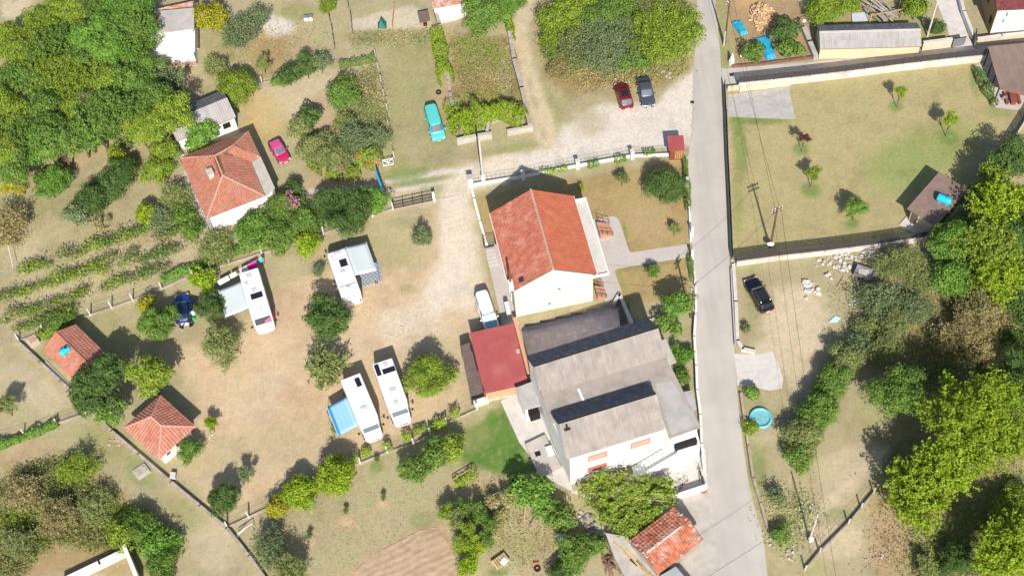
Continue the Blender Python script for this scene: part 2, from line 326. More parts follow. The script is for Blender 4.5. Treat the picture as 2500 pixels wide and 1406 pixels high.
bp = N.new('ShaderNodeBump'); bp.inputs['Strength'].default_value = .45; bp.inputs['Distance'].default_value = .08; Lk.new(n.outputs[0], bp.inputs['Height']); Lk.new(bp.outputs[0], b.inputs['Normal'])
me.materials.append(gm); ground = bpy.data.objects.new('ground', me); COL.objects.link(ground); ground['kind'] = 'structure'

# ------------------------------------------------------------------ roads and paved ground
ROADM = mat('road_concrete', (.475, .44, .40), (.44, .405, .37), .5, .9, .006, 30, c3=(.51, .475, .43), s3=.16, a3=.7, streak=((.38, .35, .315), (.5, .05, 1), .7))
CONC = mat('concrete', (.50, .46, .41), (.42, .39, .35), 1.2, .9, .006, 14, c3=(.35, .32, .29), s3=.7, a3=.6)
CONCG = mat('grey_concrete', (.44, .42, .40), (.37, .36, .34), 1.0, .9, .006, 14, c3=(.30, .29, .27), s3=.5, a3=.5)
CONCW = mat('pale_concrete', (.60, .57, .53), (.52, .49, .46), 1.4, .85, .005, 10, c3=(.45, .42, .39), s3=.5, a3=.4)
PINK = mat('pale_pink_paving', (.50, .45, .42), (.46, .41, .385), 3.0, .8, .004, 9, c3=(.42, .375, .35), s3=.5, a3=.5)
road = sheet('road', [(1702, 0), (1700, 60), (1697, 120), (1692, 180), (1690, 260), (1688, 330), (1678, 395), (1683, 500), (1690, 600), (1696, 700), (1696, 780), (1698, 900), (1703, 1000), (1713, 1090), (1720, 1180), (1738, 1260), (1742, 1330), (1748, 1406), (1752, 1440), (1885, 1440), (1874, 1406), (1862, 1300), (1845, 1250), (1828, 1180), (1815, 1090), (1804, 1000), (1796, 900), (1789, 800), (1784, 700), (1778, 600), (1774, 500), (1770, 400), (1767, 300), (1764, 200), (1760, 165), (1756, 100), (1748, 40), (1742, -40), (1702, -40)], .012, ROADM)
sheet('lane', [(1762, 168), (1800, 166), (2000, 150), (2160, 134), (2250, 124), (2375, 112), (2500, 108), (2540, 106), (2540, 135), (2405, 148), (2100, 180), (1900, 203), (1800, 212), (1764, 214)], .016, ROADM)
sheet('driveway', [(1790, 862), (1838, 866), (1884, 858), (1897, 880), (1912, 925), (1908, 948), (1880, 953), (1840, 944), (1800, 940), (1797, 900)], .02, CONCW)
sheet('driveway', [(2262, -60), (2330, -60), (2345, 30), (2362, 85), (2378, 116), (2330, 120), (2318, 88)], .02, CONCW)
sheet('parking_slab', [(1776, 232), (1850, 222), (1926, 212), (1941, 291), (1850, 288), (1776, 284)], .03, CONCG, .2)
sheet('garden_path', [(1448, 536), (1496, 528), (1505, 531), (1512, 540), (1536, 612), (1541, 616), (1677, 596), (1677, 628), (1505, 656), (1500, 662), (1518, 712), (1480, 742), (1470, 700)], .03, PINK)
sheet('side_walk', [(1184, 604), (1212, 596), (1268, 792), (1228, 800)], .03, PINK)
sheet('house_yard', [(1222, 978), (1262, 962), (1330, 1000), (1400, 1200), (1320, 1160), (1300, 1120), (1268, 1080)], .03, CONCW)
sheet('court', [(1390, 1200), (1520, 1170), (1700, 1090), (1722, 1095), (1728, 1190), (1640, 1215), (1500, 1240)], .024, CONCW)
sheet('court', [(1430, 1300), (1640, 1212), (1728, 1190), (1745, 1265), (1752, 1406), (1756, 1440), (1560, 1440), (1500, 1340)], .02, CONC)
sheet('veranda_floor', [(2382, 165), (2412, 140), (2540, 120), (2540, 255), (2478, 268), (2430, 262)], .03, PINK)

# cracks and patched joints of the road surface
ckm = MB(); rk = random.Random(4)
for x0, y0, x1, y1 in ((1694, 215, 1690, 300), (1690, 300, 1689, 345), (1727, 1090, 1729, 1400)):
    n = 14; pts = [P(x0+(x1-x0)*k/n+rk.uniform(-4, 4), y0+(y1-y0)*k/n+rk.uniform(-3, 3)) for k in range(n+1)]
    for a_, b_ in zip(pts, pts[1:]):
        d_ = (b_-a_).normalized()*.5; nn_ = Vector((-d_.y, d_.x, 0))*.045*rk.uniform(.5, 1.3); ckm.add([(q.x, q.y, .0165) for q in (a_-nn_, b_-nn_, b_+nn_, a_+nn_)], [(0, 1, 2, 3)])
ck_ = mk('cracks', ckm, mat('crack_shadow', (.27, .245, .215), None, 1, .95), road); ck_['kind'] = 'stuff'

# ploughed bed: real ridges and furrows
bedpx = [(836, 1420), (905, 1356), (1025, 1292), (1068, 1286), (1108, 1340), (1120, 1420)]; bp_ = [tuple(P(a, b))[:2] for a, b in bedpx]; xs_ = [q[0] for q in bp_]; ys_ = [q[1] for q in bp_]
X_ = np.arange(min(xs_), max(xs_), .14); Y_ = np.arange(min(ys_), max(ys_), .14); XX, YY = np.meshgrid(X_, Y_); du_ = P(1085, 1310)-P(930, 1385); du_.normalize()
dd = -XX*du_.y+YY*du_.x+(fbm(XX*.5, YY*.5, 91)-.5)*.9; ins_ = in_poly(XX, YY, bp_); ZZ = .045+.016*np.sin(dd*2*math.pi/.75)+(fbm(XX*3, YY*3, 15)-.5)*.10
vid = -np.ones(XX.shape, int); bm_ = MB(); kk_ = 0
for i_, j_ in zip(*np.nonzero(ins_)): vid[i_, j_] = kk_; kk_ += 1; bm_.v.append((float(XX[i_, j_]), float(YY[i_, j_]), float(max(.004, ZZ[i_, j_]))))
for i_ in range(XX.shape[0]-1):
    for j_ in range(XX.shape[1]-1):
        q = (vid[i_, j_], vid[i_, j_+1], vid[i_+1, j_+1], vid[i_+1, j_])
        if min(q) >= 0: bm_.f.append(tuple(int(k) for k in q))
bed = mk('soil', bm_, mat('ploughed_soil', (.45, .335, .22), (.39, .285, .185), 1.2, .98, .03, 6, c3=(.29, .20, .12), s3=.8, a3=.5), None, False, True); bed['kind'] = 'structure'
# ------------------------------------------------------------------ roof coverings
TILE = dict(w=.26, n=4, amp=.055, course=.38, step=.045, kind='round')
TILEBIG = dict(w=.36, n=4, amp=.06, course=.42, step=.06, kind='round')
CORR = dict(w=.30, n=4, amp=.05, course=1.3, step=.03, kind='sine')
RIB = dict(w=.5, n=6, amp=.05, course=9.0, step=0, kind='rib')
def roof_face(pts, prof, courses=False, jit=.0):
    """pts: eave start, eave end, then the rest of the (convex) face, in 3-d.  Returns MB (or list of MB, one for each course)"""
    pts = [Vector(p) for p in pts]; O = pts[0]; U = (pts[1]-O).normalized()
    c = sum(pts[2:], Vector())/len(pts[2:]); V = c-O; V = (V-U*V.dot(U)).normalized(); Nn = U.cross(V)
    if Nn.z < 0: Nn = -Nn
    pl = [((p-O).dot(U), (p-O).dot(V)) for p in pts]
    def span(v):
        xs = []
        for (a, b), (c_, d) in zip(pl, pl[1:]+pl[:1]):
            if (b-v)*(d-v) <= 0 and abs(d-b) > 1e-6: xs.append(a+(c_-a)*(v-b)/(d-b))
            elif abs(b-v) < 1e-6: xs.append(a)
        return (min(xs), max(xs)) if xs else (0, 0)
    vmax = max(b for a, b in pl); nc = max(1, round(vmax/prof['course'])); dv = vmax/nc
    umin = min(a for a, b in pl); umax = max(a for a, b in pl); ncol = max(1, round((umax-umin)/prof['w'])); du = (umax-umin)/ncol
    n = prof['n']; us = [umin+du*(k/n) for k in range(ncol*n+1)]
    def hgt(k):
        t_ = (k % n)/n
        if prof['kind'] == 'round': return prof['amp']*math.sin(math.pi*t_) if n else 0
        if prof['kind'] == 'sine': return prof['amp']*.5*(1+math.cos(2*math.pi*t_))
        return prof['amp'] if (k % n) in (0, 1) else 0.0
    out = [MB() for _ in range(nc)]
    for j in range(nc):
        v0, v1 = dv*j-.02*(j > 0), dv*(j+1); a0, a1 = span(min(max(v0, 1e-4), vmax-1e-4)); b0, b1 = span(min(v1, vmax-1e-4))
        vs = []
        rl = [random.uniform(-jit, jit) for _ in range(ncol+1)]
        for k, u in enumerate(us):
            h = hgt(k)+rl[k//n]
            p0 = O+U*min(max(u, a0), a1)+V*v0+Nn*(h+prof['step']+.05); p1 = O+U*min(max(u, b0), b1)+V*v1+Nn*(h+.05)
            vs += [p0, p1]
        mb = out[j]; o = len(mb.v); mb.v += [tuple(p) for p in vs]
        tt = [random.random() for _ in range(ncol+1)]
        for k in range(len(us)-1):
            p = vs[2*k], vs[2*k+2], vs[2*k+3], vs[2*k+1]
            if (p[0]-p[1]).length < 1e-4 and (p[2]-p[3]).length < 1e-4: continue
            mb.f.append((o+2*k, o+2*k+2, o+2*k+3, o+2*k+1)); mb.t.append(tt[k//n])
        # front lip of the course
        if prof['step'] > .02:
            for k in range(len(us)-1):
                a, b_ = vs[2*k], vs[2*k+2]
                if (a-b_).length < 1e-4: continue
                mb.add([a-Nn*(prof['step']+.03), b_-Nn*(prof['step']+.03), b_, a], [(0, 1, 2, 3)], tt[k//n]*.6)
    if courses: return out
    m = MB()
    for x in out: m.add(x.v, x.f); m.t += x.t
    return m
def caps(pts, m, parent, name='ridge_cap', r=.13):
    mb = MB()
    for a, b in zip(pts, pts[1:]):
        a, b = Vector(a), Vector(b); L = (b-a).length; n = max(1, int(L/.38))
        for i in range(n):
            p, q = a.lerp(b, i/n), a.lerp(b, (i+1.12)/n); j = random.uniform(-.012, .012)
            mb.tube([p+Vector((j, -j, .04)), q+Vector((j, j, .015))], [r*1.08, r*.92], 7)
    return mk(name, mb, m, parent, local=True)
def tiles(pts, prof, m, parent, name='roof_tiles', jit=.008):
    o = mk(name, roof_face(pts, prof, False, jit), m, parent, local=True); o['kind'] = 'stuff'
    mk('roof_deck', MB().slab([Vector(p)-Vector((0, 0, .02)) for p in pts], .12), m_wood, parent, local=True); return o
def sheets(pts, prof, m, parent, name='roof_course'):
    for mb in roof_face(pts, prof, True): mk(name, mb, m, parent, local=True)
    mk('roof_deck', MB().slab([Vector(p)-Vector((0, 0, .02)) for p in pts], .1), m_wood, parent, local=True)
m_wood = mat('weathered_timber', (.17, .12, .085), (.11, .08, .055), 4, .9)
ORANGE = mat('orange_clay_tiles', (.46, .135, .072), (.41, .112, .06), 1.2, .85, tint=.06, c3=(.52, .19, .12), s3=.9, a3=.45)
ORANGEW = mat('weathered_orange_tiles', (.42, .14, .088), (.37, .115, .074), 1.5, .85, tint=.16, c3=(.52, .27, .21), s3=1.0, a3=.55)
OLDRED = mat('old_red_tiles', (.40, .165, .11), (.35, .135, .088), 1.0, .9, tint=.12, c3=(.40, .24, .17), s3=.5, a3=.6)
HUTRED = mat('rust_red_tiles', (.45, .19, .13), (.40, .16, .108), 1.4, .85, tint=.12, c3=(.54, .27, .21), s3=.8, a3=.45)
BROKEN = mat('broken_red_tiles', (.50, .17, .095), (.40, .125, .075), 1.5, .9, tint=.25, c3=(.52, .40, .34), s3=.9, a3=.6)
BURG = mat('burgundy_tiles', (.20, .055, .06), (.17, .05, .05), 1.5, .7, tint=.15)
ASB = mat('grey_corrugated_sheets', (.335, .295, .27), (.285, .25, .23), 1.1, .95, tint=.08, c3=(.21, .19, .175), s3=.42, a3=.55, streak=((.30, .27, .25), (.35, 2.2, 1), .6))
ASBL = mat('light_corrugated_sheets', (.38, .355, .345), (.33, .31, .30), 1.0, .95, tint=.08, c3=(.33, .30, .29), s3=.6, a3=.5)
MOSS_SHADE = mat('mossy_shaded_sheets', (.19, .19, .20), (.13, .13, .14), 2.0, .95, tint=.15)  # for north slopes: mossy tone with the slope's shade put into the colour
REDM = mat('red_metal_sheet', (.36, .085, .085), (.33, .075, .075), .8, .45, spec=.5, c3=(.42, .15, .14), s3=.35, a3=.5)
BRNM = mat('brown_metal_sheet', (.15, .105, .095), (.12, .085, .075), 1.5, .55, spec=.4)
RUST = mat('rusty_sheet', (.42, .16, .08), (.55, .42, .38), 1.3, .8, c3=(.25, .09, .05), s3=1.5, a3=.6)
CREAM = mat('cream_render', (.79, .71, .61), (.77, .69, .59), .8, .9, .002, 30, c3=(.73, .65, .55), s3=.4, a3=.4)
WHITE = mat('white_render', (.78, .76, .73), (.73, .71, .68), .9, .9, .003, 25, c3=(.62, .59, .55), s3=.45, a3=.35)
WHITEP = mat('white_paint', (.80, .80, .80), (.77, .77, .77), 2, .5)
APRI = mat('apricot_render', (.64, .34, .19), (.60, .31, .17), 1.5, .9)
YELL = mat('pale_yellow_render', (.72, .58, .38), (.68, .55, .36), 1.0, .9, c3=(.58, .48, .36), s3=.6, a3=.4)
TAN = mat('tan_render', (.36, .25, .13), (.34, .235, .12), 1, .9)
STONE = mat('beige_stone', (.62, .52, .40), (.52, .42, .31), 2.2, .9, .02, 5, island=.12, objvar=.1)
GLASS = mat('window_glass', (.03, .04, .05), None, 1, .08, spec=.8)
DARK = mat('dark_opening', (.015, .014, .013))
SHUT = mat('pink_shutter', (.60, .36, .27), (.56, .33, .25), 3, .7); SHUTR = mat('brick_red_shutter', (.48, .17, .12), (.45, .16, .11), 3, .7)
IRON = mat('dark_iron', (.025, .025, .028), None, 1, .5, spec=.5); STEEL = mat('galvanised_steel', (.42, .43, .44), (.36, .37, .38), 3, .4, metal=.6)
BRICK = mat('terracotta_steps', (.50, .27, .18), (.45, .24, .16), 4, .85)
PLANK = mat('pale_planks', (.52, .38, .22), (.44, .31, .18), 2, .9, objvar=.25); WOODR = mat('red_brown_wood', (.25, .075, .05), (.21, .06, .04), 3, .7); WOODY = mat('ochre_wood', (.48, .29, .12), (.42, .25, .1), 3, .7)
CYAN = mat('cyan_plastic', (.02, .50, .66), (.02, .46, .62), 2, .35, spec=.5)
SLATF = mat('dark_grey_boards', (.075, .065, .065), (.055, .048, .048), 3, .75)
WALLC = mat('rendered_garden_wall', (.62, .58, .53), (.53, .49, .45), .9, .92, .006, 12, c3=(.40, .37, .33), s3=.6, a3=.55)
WALLO = mat('old_wall', (.43, .37, .31), (.34, .29, .24), 1.4, .95, .02, 6, c3=(.26, .22, .18), s3=.7, a3=.6)

def local_pt(r, p):
    a = -r.rotation_euler.z; d = Vector(p)-r.location; return Vector((d.x*math.cos(a)-d.y*math.sin(a), d.x*math.sin(a)+d.y*math.cos(a), p[2]))
def window(parent, c, wdt, h, nrm, m=GLASS, fm=WHITEP, name='window'):
    """flat window on a wall with outward normal angle nrm (local frame), pane set proud of the wall and framed"""
    co, si = math.cos(nrm), math.sin(nrm); o = mk(name, MB().box((c[0]+co*.02, c[1]+si*.02, c[2]), (wdt, .06, h), nrm+math.pi/2), m, parent, local=True)
    f = MB()
    for dx, dz, a, b in ((0, h/2+.04, wdt+.16, .08), (0, -h/2-.04, wdt+.24, .08), (-wdt/2-.04, 0, .08, h), (wdt/2+.04, 0, .08, h)):
        f.box((c[0]+co*.03-si*dx, c[1]+si*.03+co*dx, c[2]+dz), (a, .1, b), nrm+math.pi/2)
    mk('frame', f, fm, o, local=True); return o
def gable_walls(L, W, zE, zR, ov, end, z0=0.0):
    a, b = L/2-end, W/2-ov; d = (zR-zE)/(W/2)*ov; zt = zE+d-.1; zr = zR-.12
    mb = MB()
    vs = [(-a, -b, z0), (-a, b, z0), (-a, b, zt), (-a, 0, zr), (-a, -b, zt), (a, -b, z0), (a, b, z0), (a, b, zt), (a, 0, zr), (a, -b, zt)]
    return mb.add(vs, [(0, 4, 3, 2, 1), (5, 6, 7, 8, 9), (0, 5, 9, 4), (1, 2, 7, 6), (4, 9, 8, 3), (3, 8, 7, 2), (0, 1, 6, 5)])
def gable_pts(L, W, zE, zR):
    a, b = L/2, W/2
    return [(-a, -b, zE), (a, -b, zE), (a, 0, zR), (-a, 0, zR)], [(a, b, zE), (-a, b, zE), (-a, 0, zR), (a, 0, zR)]

# ------------------------------------------------------------------ main house with the orange roof
TERR = -1.0
c, ang, L, W = frame([(1458, 670), (1398, 480), (1196, 520), (1247, 713)], 5.5)
mh = thing('house', 'cream two storey house with bright orange tiled gable roof in the centre', 'house', c, ang)
mk('wall', gable_walls(L, W, 5.5, 8.35, .4, .12, -1.05), CREAM, mh, local=True)
f1_, f2_ = gable_pts(L, W, 5.5, 8.35)
tiles(f1_, TILE, ORANGE, mh); tiles(f2_, TILE, ORANGEW, mh)
caps([(-L/2, 0, 8.40), (L/2, 0, 8.40)], mat('mortar_ridge', (.52, .38, .30), (.42, .30, .24), 3), mh)
for y0, s in ((-W/2, -1), (W/2, 1)): mk('gutter', MB().box((0, y0+s*.06, 5.47), (L, .13, .12)), WHITEP, mh, local=True)
cn = local_pt(mh, P(1247, 697, 6.3)); ch = mk('chimney', MB().box((cn.x, cn.y, 6.35), (.75, .5, 1.3)), WHITEP, mh, local=True)
mk('flue_pipe', MB().tube([(cn.x+.1, cn.y, 7.0), (cn.x+.12, cn.y, 9.2)], .13, 8), mat('rust_pipe', (.17, .075, .045)), ch, local=True)
sk = local_pt(mh, P(1272, 677, 6.9)); s1 = Vector(f2_[2])-Vector(f2_[1]); tl = math.atan2(8.35-5.5, W/2)
k_ = mk('skylight', MB().box((sk.x, sk.y, 5.5+(W/2-sk.y)*math.tan(tl)+.16), (.55, .6, .12), 0, ('X', -tl)), GLASS, mh, local=True)
wx0 = -L/2+.12
for a, b, z in ((1367, 702, 4.6), (1345, 744, 2.0)):
    q = local_pt(mh, P(a, b, z)); ac = mk('air_conditioner', MB().box((wx0-.2, q.y, z), (.4, .85, .6)), WHITEP, mh, local=True)
    mk('fan_grille', MB().tube([(wx0-.41, q.y+.12, z), (wx0-.43, q.y+.12, z)], .2, 12), STEEL, ac, local=True)
q = local_pt(mh, P(1350, 720, 3.0)); mk('drain_pipe', MB().tube([(wx0-.06, q.y, 4.2), (wx0-.06, q.y, -.95)], .045, 6), WHITEP, mh, local=True)
mk('drain_pipe', MB().tube([(wx0-.07, W/2-.5, 5.3), (wx0-.07, W/2-.5, -.95)], .06, 6), WHITEP, mh, local=True)
# eave terrace along the east side, front steps with railings
ea = [local_pt(mh, P(a, b, 4.9)) for a, b in ((1462, 676), (1487, 668), (1430, 484), (1404, 490))]
ya = min(ea[1].y, ea[2].y); xa, xb = -L/2+.05, ea[2].x
te = mk('eave_terrace', MB().box(((xa+xb)/2, (ya-W/2+.4)/2, 4.75), (xb-xa, -W/2+.4-ya, .2)), CONCW, mh, local=True)
pm = MB().box(((xa+xb)/2, ya+.08, 4.98), (xb-xa, .16, .26)).box((xa+.08, (ya-W/2+.5)/2, 4.975), (.16, -W/2+.3-ya, .24)).box((xb-.08, (ya-W/2+.5)/2, 4.975), (.16, -W/2+.3-ya, .24)); mk('parapet', pm, WHITEP, te, local=True)
for i, (x, z) in enumerate(((L*.3, 1.8), (0, 1.8), (-L*.3, 1.8), (L*.3, 3.9), (-L*.3, 3.9))): window(mh, (x, -W/2+.4, z), 1.1, 1.2, -math.pi/2)
for x in (L*.3, -.5): window(mh, (x, W/2-.4, 2.0), 1.0, 1.2, math.pi/2)
mk('side_door', MB().box((-L*.25, W/2-.37, 1.1), (.9, .08, 2.1)), WHITEP, mh, local=True)
def stairs(name, label, p0, ang, n, tread, rise, wid, m, z0=0.0, rail=None, cat='steps', z_drop=None):
    """steps climbing along local +x from p0"""
    t_ = thing(name, label, cat, (p0.x, p0.y, z0), ang)
    for i in range(n):
        mk('step', MB().box((tread*(i+.5), 0, rise*(i+1)/2), (tread, wid, rise*(i+1))), m, t_, local=True)
    if rail:
        for s in rail:
            rb = MB(); y = s*(wid/2-.06)
            for i in range(0, n+1, 2): rb.tube([(tread*i+.05, y, rise*i), (tread*i+.05, y, rise*i+.95)], .025, 5)
            rb.tube([(.05, y, .95), (tread*n, y, rise*n+.95)], .03, 5); rb.tube([(.05, y, .5), (tread*n, y, rise*n+.5)], .02, 5)
            mk('railing', rb, IRON, t_, local=True)
    return t_
stairs('front_steps', 'terracotta front steps with black railings east of the cream house', P(1493, 562, 0), ang+math.pi/2, 5, .32, .17, 1.9, BRICK, .03, (-1, 1))
stairs('porch_steps', 'terracotta steps with black railing at the southeast corner of the cream house', P(1478, 715, 0), ang+math.pi/2, 4, .28, .17, 1.6, BRICK, .03, (-1, 1))
ws = thing('side_steps', 'broad pale steps on the walkway west of the cream house', 'steps', P(1200, 628), ang)
for i in range(5):
    mk('step', MB().box((-1.0+.42*i, 0, .03+.07*(i+1)), (.42, 1.15, .14*(i+1)+.04)), PINK, ws, local=True)
gt = thing('side_gate', 'small grey metal gate at the top of the west walkway', 'gate', P(1196, 598), ang+math.pi/2)
gb = MB()
for i in range(7): gb.tube([(-.55+.18*i, 0, .1), (-.55+.18*i, 0, 1.5)], .02, 5)
gb.tube([(-.6, 0, 1.45), (.6, 0, 1.45)], .03, 5).tube([(-.6, 0, .2), (.6, 0, .2)], .03, 5); mk('bars', gb, STEEL, gt, local=True)
mk('post', MB().box((-.68, 0, .85), (.14, .14, 1.7)), IRON, gt, local=True); mk('post', MB().box((.68, 0, .85), (.14, .14, 1.7)), IRON, gt, local=True)
lw = thing('utility_cabinet', 'white cabinet standing on the walkway against the cream house', 'cabinet', P(1240, 765), ang)
mk('box', MB().box((0, 0, .75), (1.3, .45, 1.5)), WHITEP, lw, local=True); mk('door', MB().box((.3, .24, .75), (.55, .04, 1.3)), STEEL, lw, local=True); mk('door', MB().box((-.3, .24, .75), (.55, .04, 1.3)), STEEL, lw, local=True)

# sunken terrace between the two houses
TERRM = mat('terrace_tiles', (.55, .44, .40), (.5, .40, .36), 3.5, .75, .004, 8, c3=(.26, .195, .175), s3=.5, a3=.6)
tf = sheet('terrace', [(1250, 795), (1500, 735), (1560, 760), (1625, 815), (1620, 850), (1290, 960)], TERR, TERRM, .1)
# paving joints are real gaps: slabs set on the terrace bed
c0 = P(1272, 800, TERR); ta = ang-math.pi/2; pm = bpy.data.meshes.new('paving_slab')
slab_me = MB().box((0, 0, .012), (.585, .585, .024)).mesh('paving_slab', mat('terrace_slab', (.85, .72, .66), (.78, .65, .59), 2.0, .7, objvar=.12))
np_ = 0; pitpoly = [tuple(P(a, b, TERR))[:2] for a, b in [(1268, 803), (1500, 742), (1535, 790), (1530, 810), (1300, 900)]]
for i in range(0, 24):
    for j in range(-14, 4):
        x, y = .6*i+.3, .6*j+.3; X = c0.x+x*math.cos(ta)-y*math.sin(ta); Y = c0.y+x*math.sin(ta)+y*math.cos(ta)
        if in_poly(np.array([X]), np.array([Y]), pitpoly)[0]:
            o = link('paving_slab', slab_me, tf, (X, Y, TERR), (0, 0, ta)); np_ += 1
def wall_line(name, label, px, h, th, m, z0=0.0, cap=None, cat='wall', kind_part='wall_section', zp=0.0):
    """free-standing wall along survey points, one section for each stretch"""
    pts = [P(a, b, zp) for a, b in px]; c_ = sum(pts, Vector())/len(pts); t_ = thing(name, label, cat, (c_.x, c_.y, 0))
    for a, b in zip(pts, pts[1:]):
        d = b-a; ln = math.hypot(d.x, d.y); m_ = (a+b)/2; rz = math.atan2(d.y, d.x)
        o = mk(kind_part, MB().box((m_.x, m_.y, z0+h/2), (ln+th*.4, th, h), rz), m, t_)
        if cap: mk('coping', MB().box((m_.x, m_.y, z0+h+.035), (ln+th*.4+.004, th+.1, .07), rz), cap, o)
    return t_
wall_line('retaining_wall', 'retaining wall along the east side of the sunken terrace', [(1500, 742), (1512, 722), (1545, 797), (1600, 822)], 1.35, .3, CONCG, TERR, CONCW)
wall_line('terrace_wall', 'apricot side wall between red roofed garage and terrace', [(1258, 793), (1292, 925)], 2.5, .3, CREAM, TERR, APRI)
st = stairs('stone_steps', 'dark stone steps going down from garden to sunken terrace', P(1527, 795, TERR), ang-.15, 7, .30, .15, 1.2, mat('dark_stone', (.22, .21, .20), (.16, .155, .15), 3), TERR, (1, -1))
wl = thing('planter_wall', 'white stone terrace bed wall below the small garden', 'wall', P(1580, 790), R(12))
for i in range(8):
    mk('stone', MB().box((-2.0+.55*i, random.uniform(-.1, .1), .25), (.5, .5+random.uniform(-.1, .1), .5+random.uniform(-.1, .12)), random.uniform(-.1, .1)), STONE, wl, local=True)

# ------------------------------------------------------------------ red roofed garage and its lean-to
c, ang, L, W = frame([(1185, 957), (1290, 930), (1255, 797), (1146, 815)], 2.5)
g_ = thing('garage', 'apricot garage with ribbed dark red metal roof beside the white van', 'garage', c, ang)
mk('wall', MB().add([(-L/2+.15, -W/2+.15, 0), (L/2-.15, -W/2+.15, 0), (L/2-.15, W/2-.3, 0), (-L/2+.15, W/2-.3, 0), (-L/2+.15, -W/2+.15, 1.95), (L/2-.15, -W/2+.15, 1.95), (L/2-.15, W/2-.3, 2.8), (-L/2+.15, W/2-.3, 2.8)], [(3, 2, 1, 0), (4, 5, 6, 7), (0, 1, 5, 4), (1, 2, 6, 5), (2, 3, 7, 6), (3, 0, 4, 7)]), APRI, g_, local=True)
mk('plinth', MB().box((0, -W/2+.1, .22), (L-.1, .22, .44)), CONC, g_, local=True)
n = 11; rx = L/n
for i in range(n):
    x0, x1 = -L/2+rx*i, -L/2+rx*(i+1)-.01; S = lambda x, y, dz=0: (x, y, 2.0+(y+W/2)*.13+dz)
    mb = MB().slab([S(x0, -W/2), S(x1, -W/2), S(x1, W/2), S(x0, W/2)], .05)
    mb.slab([S(x0, -W/2, .06), S(x0+.07, -W/2, .06), S(x0+.07, W/2, .06), S(x0, W/2, .06)], .07); mb.slab([S(x0+rx/2, -W/2, .03), S(x0+rx/2+.05, -W/2, .03), S(x0+rx/2+.05, W/2, .03), S(x0+rx/2, W/2, .03)], .04)
    mk('roof_panel', mb, REDM, g_, local=True)
mk('edge_trim', MB().slab([S(-L/2-.06, -W/2, .07), S(-L/2+.04, -W/2, .07), S(-L/2+.04, W/2, .07), S(-L/2-.06, W/2, .07)], .2), REDM, g_, local=True)
q = local_pt(g_, P(1264, 853, 3)); mk('roof_vent', MB().box((q.x, q.y, 2.0+(q.y+W/2)*.13+.14), (.35, .5, .16)), CONC, g_, local=True)
lt = [P(1149, 970, 2.0), P(1184, 959, 2.0), P(1147, 836, 2.35), P(1124, 845, 2.2)]
l_ = thing('lean_to', 'open lean-to shed with brown corrugated metal roof beside the red garage', 'shed', P(1150, 910))
lo = [local_pt(l_, p) for p in lt]
mk('roof_sheet', roof_face([lo[3], lo[0], lo[1], lo[2]], dict(w=.25, n=4, amp=.05, course=.2, step=0, kind='sine')), BRNM, l_, local=True)
for p in lo: mk('post', MB().tube([(p.x*.96, p.y*.96, 0), (p.x*.96, p.y*.96, p.z-.06)], .07, 6), m_wood, l_, local=True)
mk('back_wall', MB().box((lo[0].lerp(lo[1], .5).x, lo[0].lerp(lo[1], .5).y+.3, .5), (1.6, .12, 1.0), R(14)), IRON, l_, local=True)
wall_line('gate_pier_wall', 'short white wall block at the end of the lower vine fence', [(1160, 990), (1190, 980)], .8, .5, WHITE)

# ------------------------------------------------------------------ large house with grey corrugated roofs
base = P(1480, 1010)
bh = thing('large_house', 'large white house under two grey corrugated gables beside the road', 'house', base)
body = poly([(1292, 886), (1588, 792), (1634, 884), (1702, 1042), (1630, 1066), (1620, 1052), (1391, 1122), (1345, 1020)], 6.0)
mk('wall', MB().prism(body, 0, 6.0), WHITE, bh)
flat = poly([(1300, 905), (1600, 810), (1630, 880), (1712, 1043), (1634, 1071), (1600, 960), (1345, 1035)], 6.1)
fl = mk('flat_roof', MB().prism(flat, 6.01, 6.22), mat('roof_screed', (.385, .335, .295), (.335, .29, .255), 1.0, .9, c3=(.26, .235, .215), s3=.5, a3=.5), bh)
mk('roof_patch', MB().prism(poly([(1605, 965), (1600, 935), (1640, 930), (1660, 960), (1668, 985), (1690, 1000), (1705, 1038), (1640, 1060)], 6.24), 6.22, 6.235), CONCG, fl)
mk('joint_strip', MB().prism(poly([(1409, 949), (1414, 947), (1427, 976), (1422, 978)], 6.3), 6.2, 6.3), WHITEP, fl)
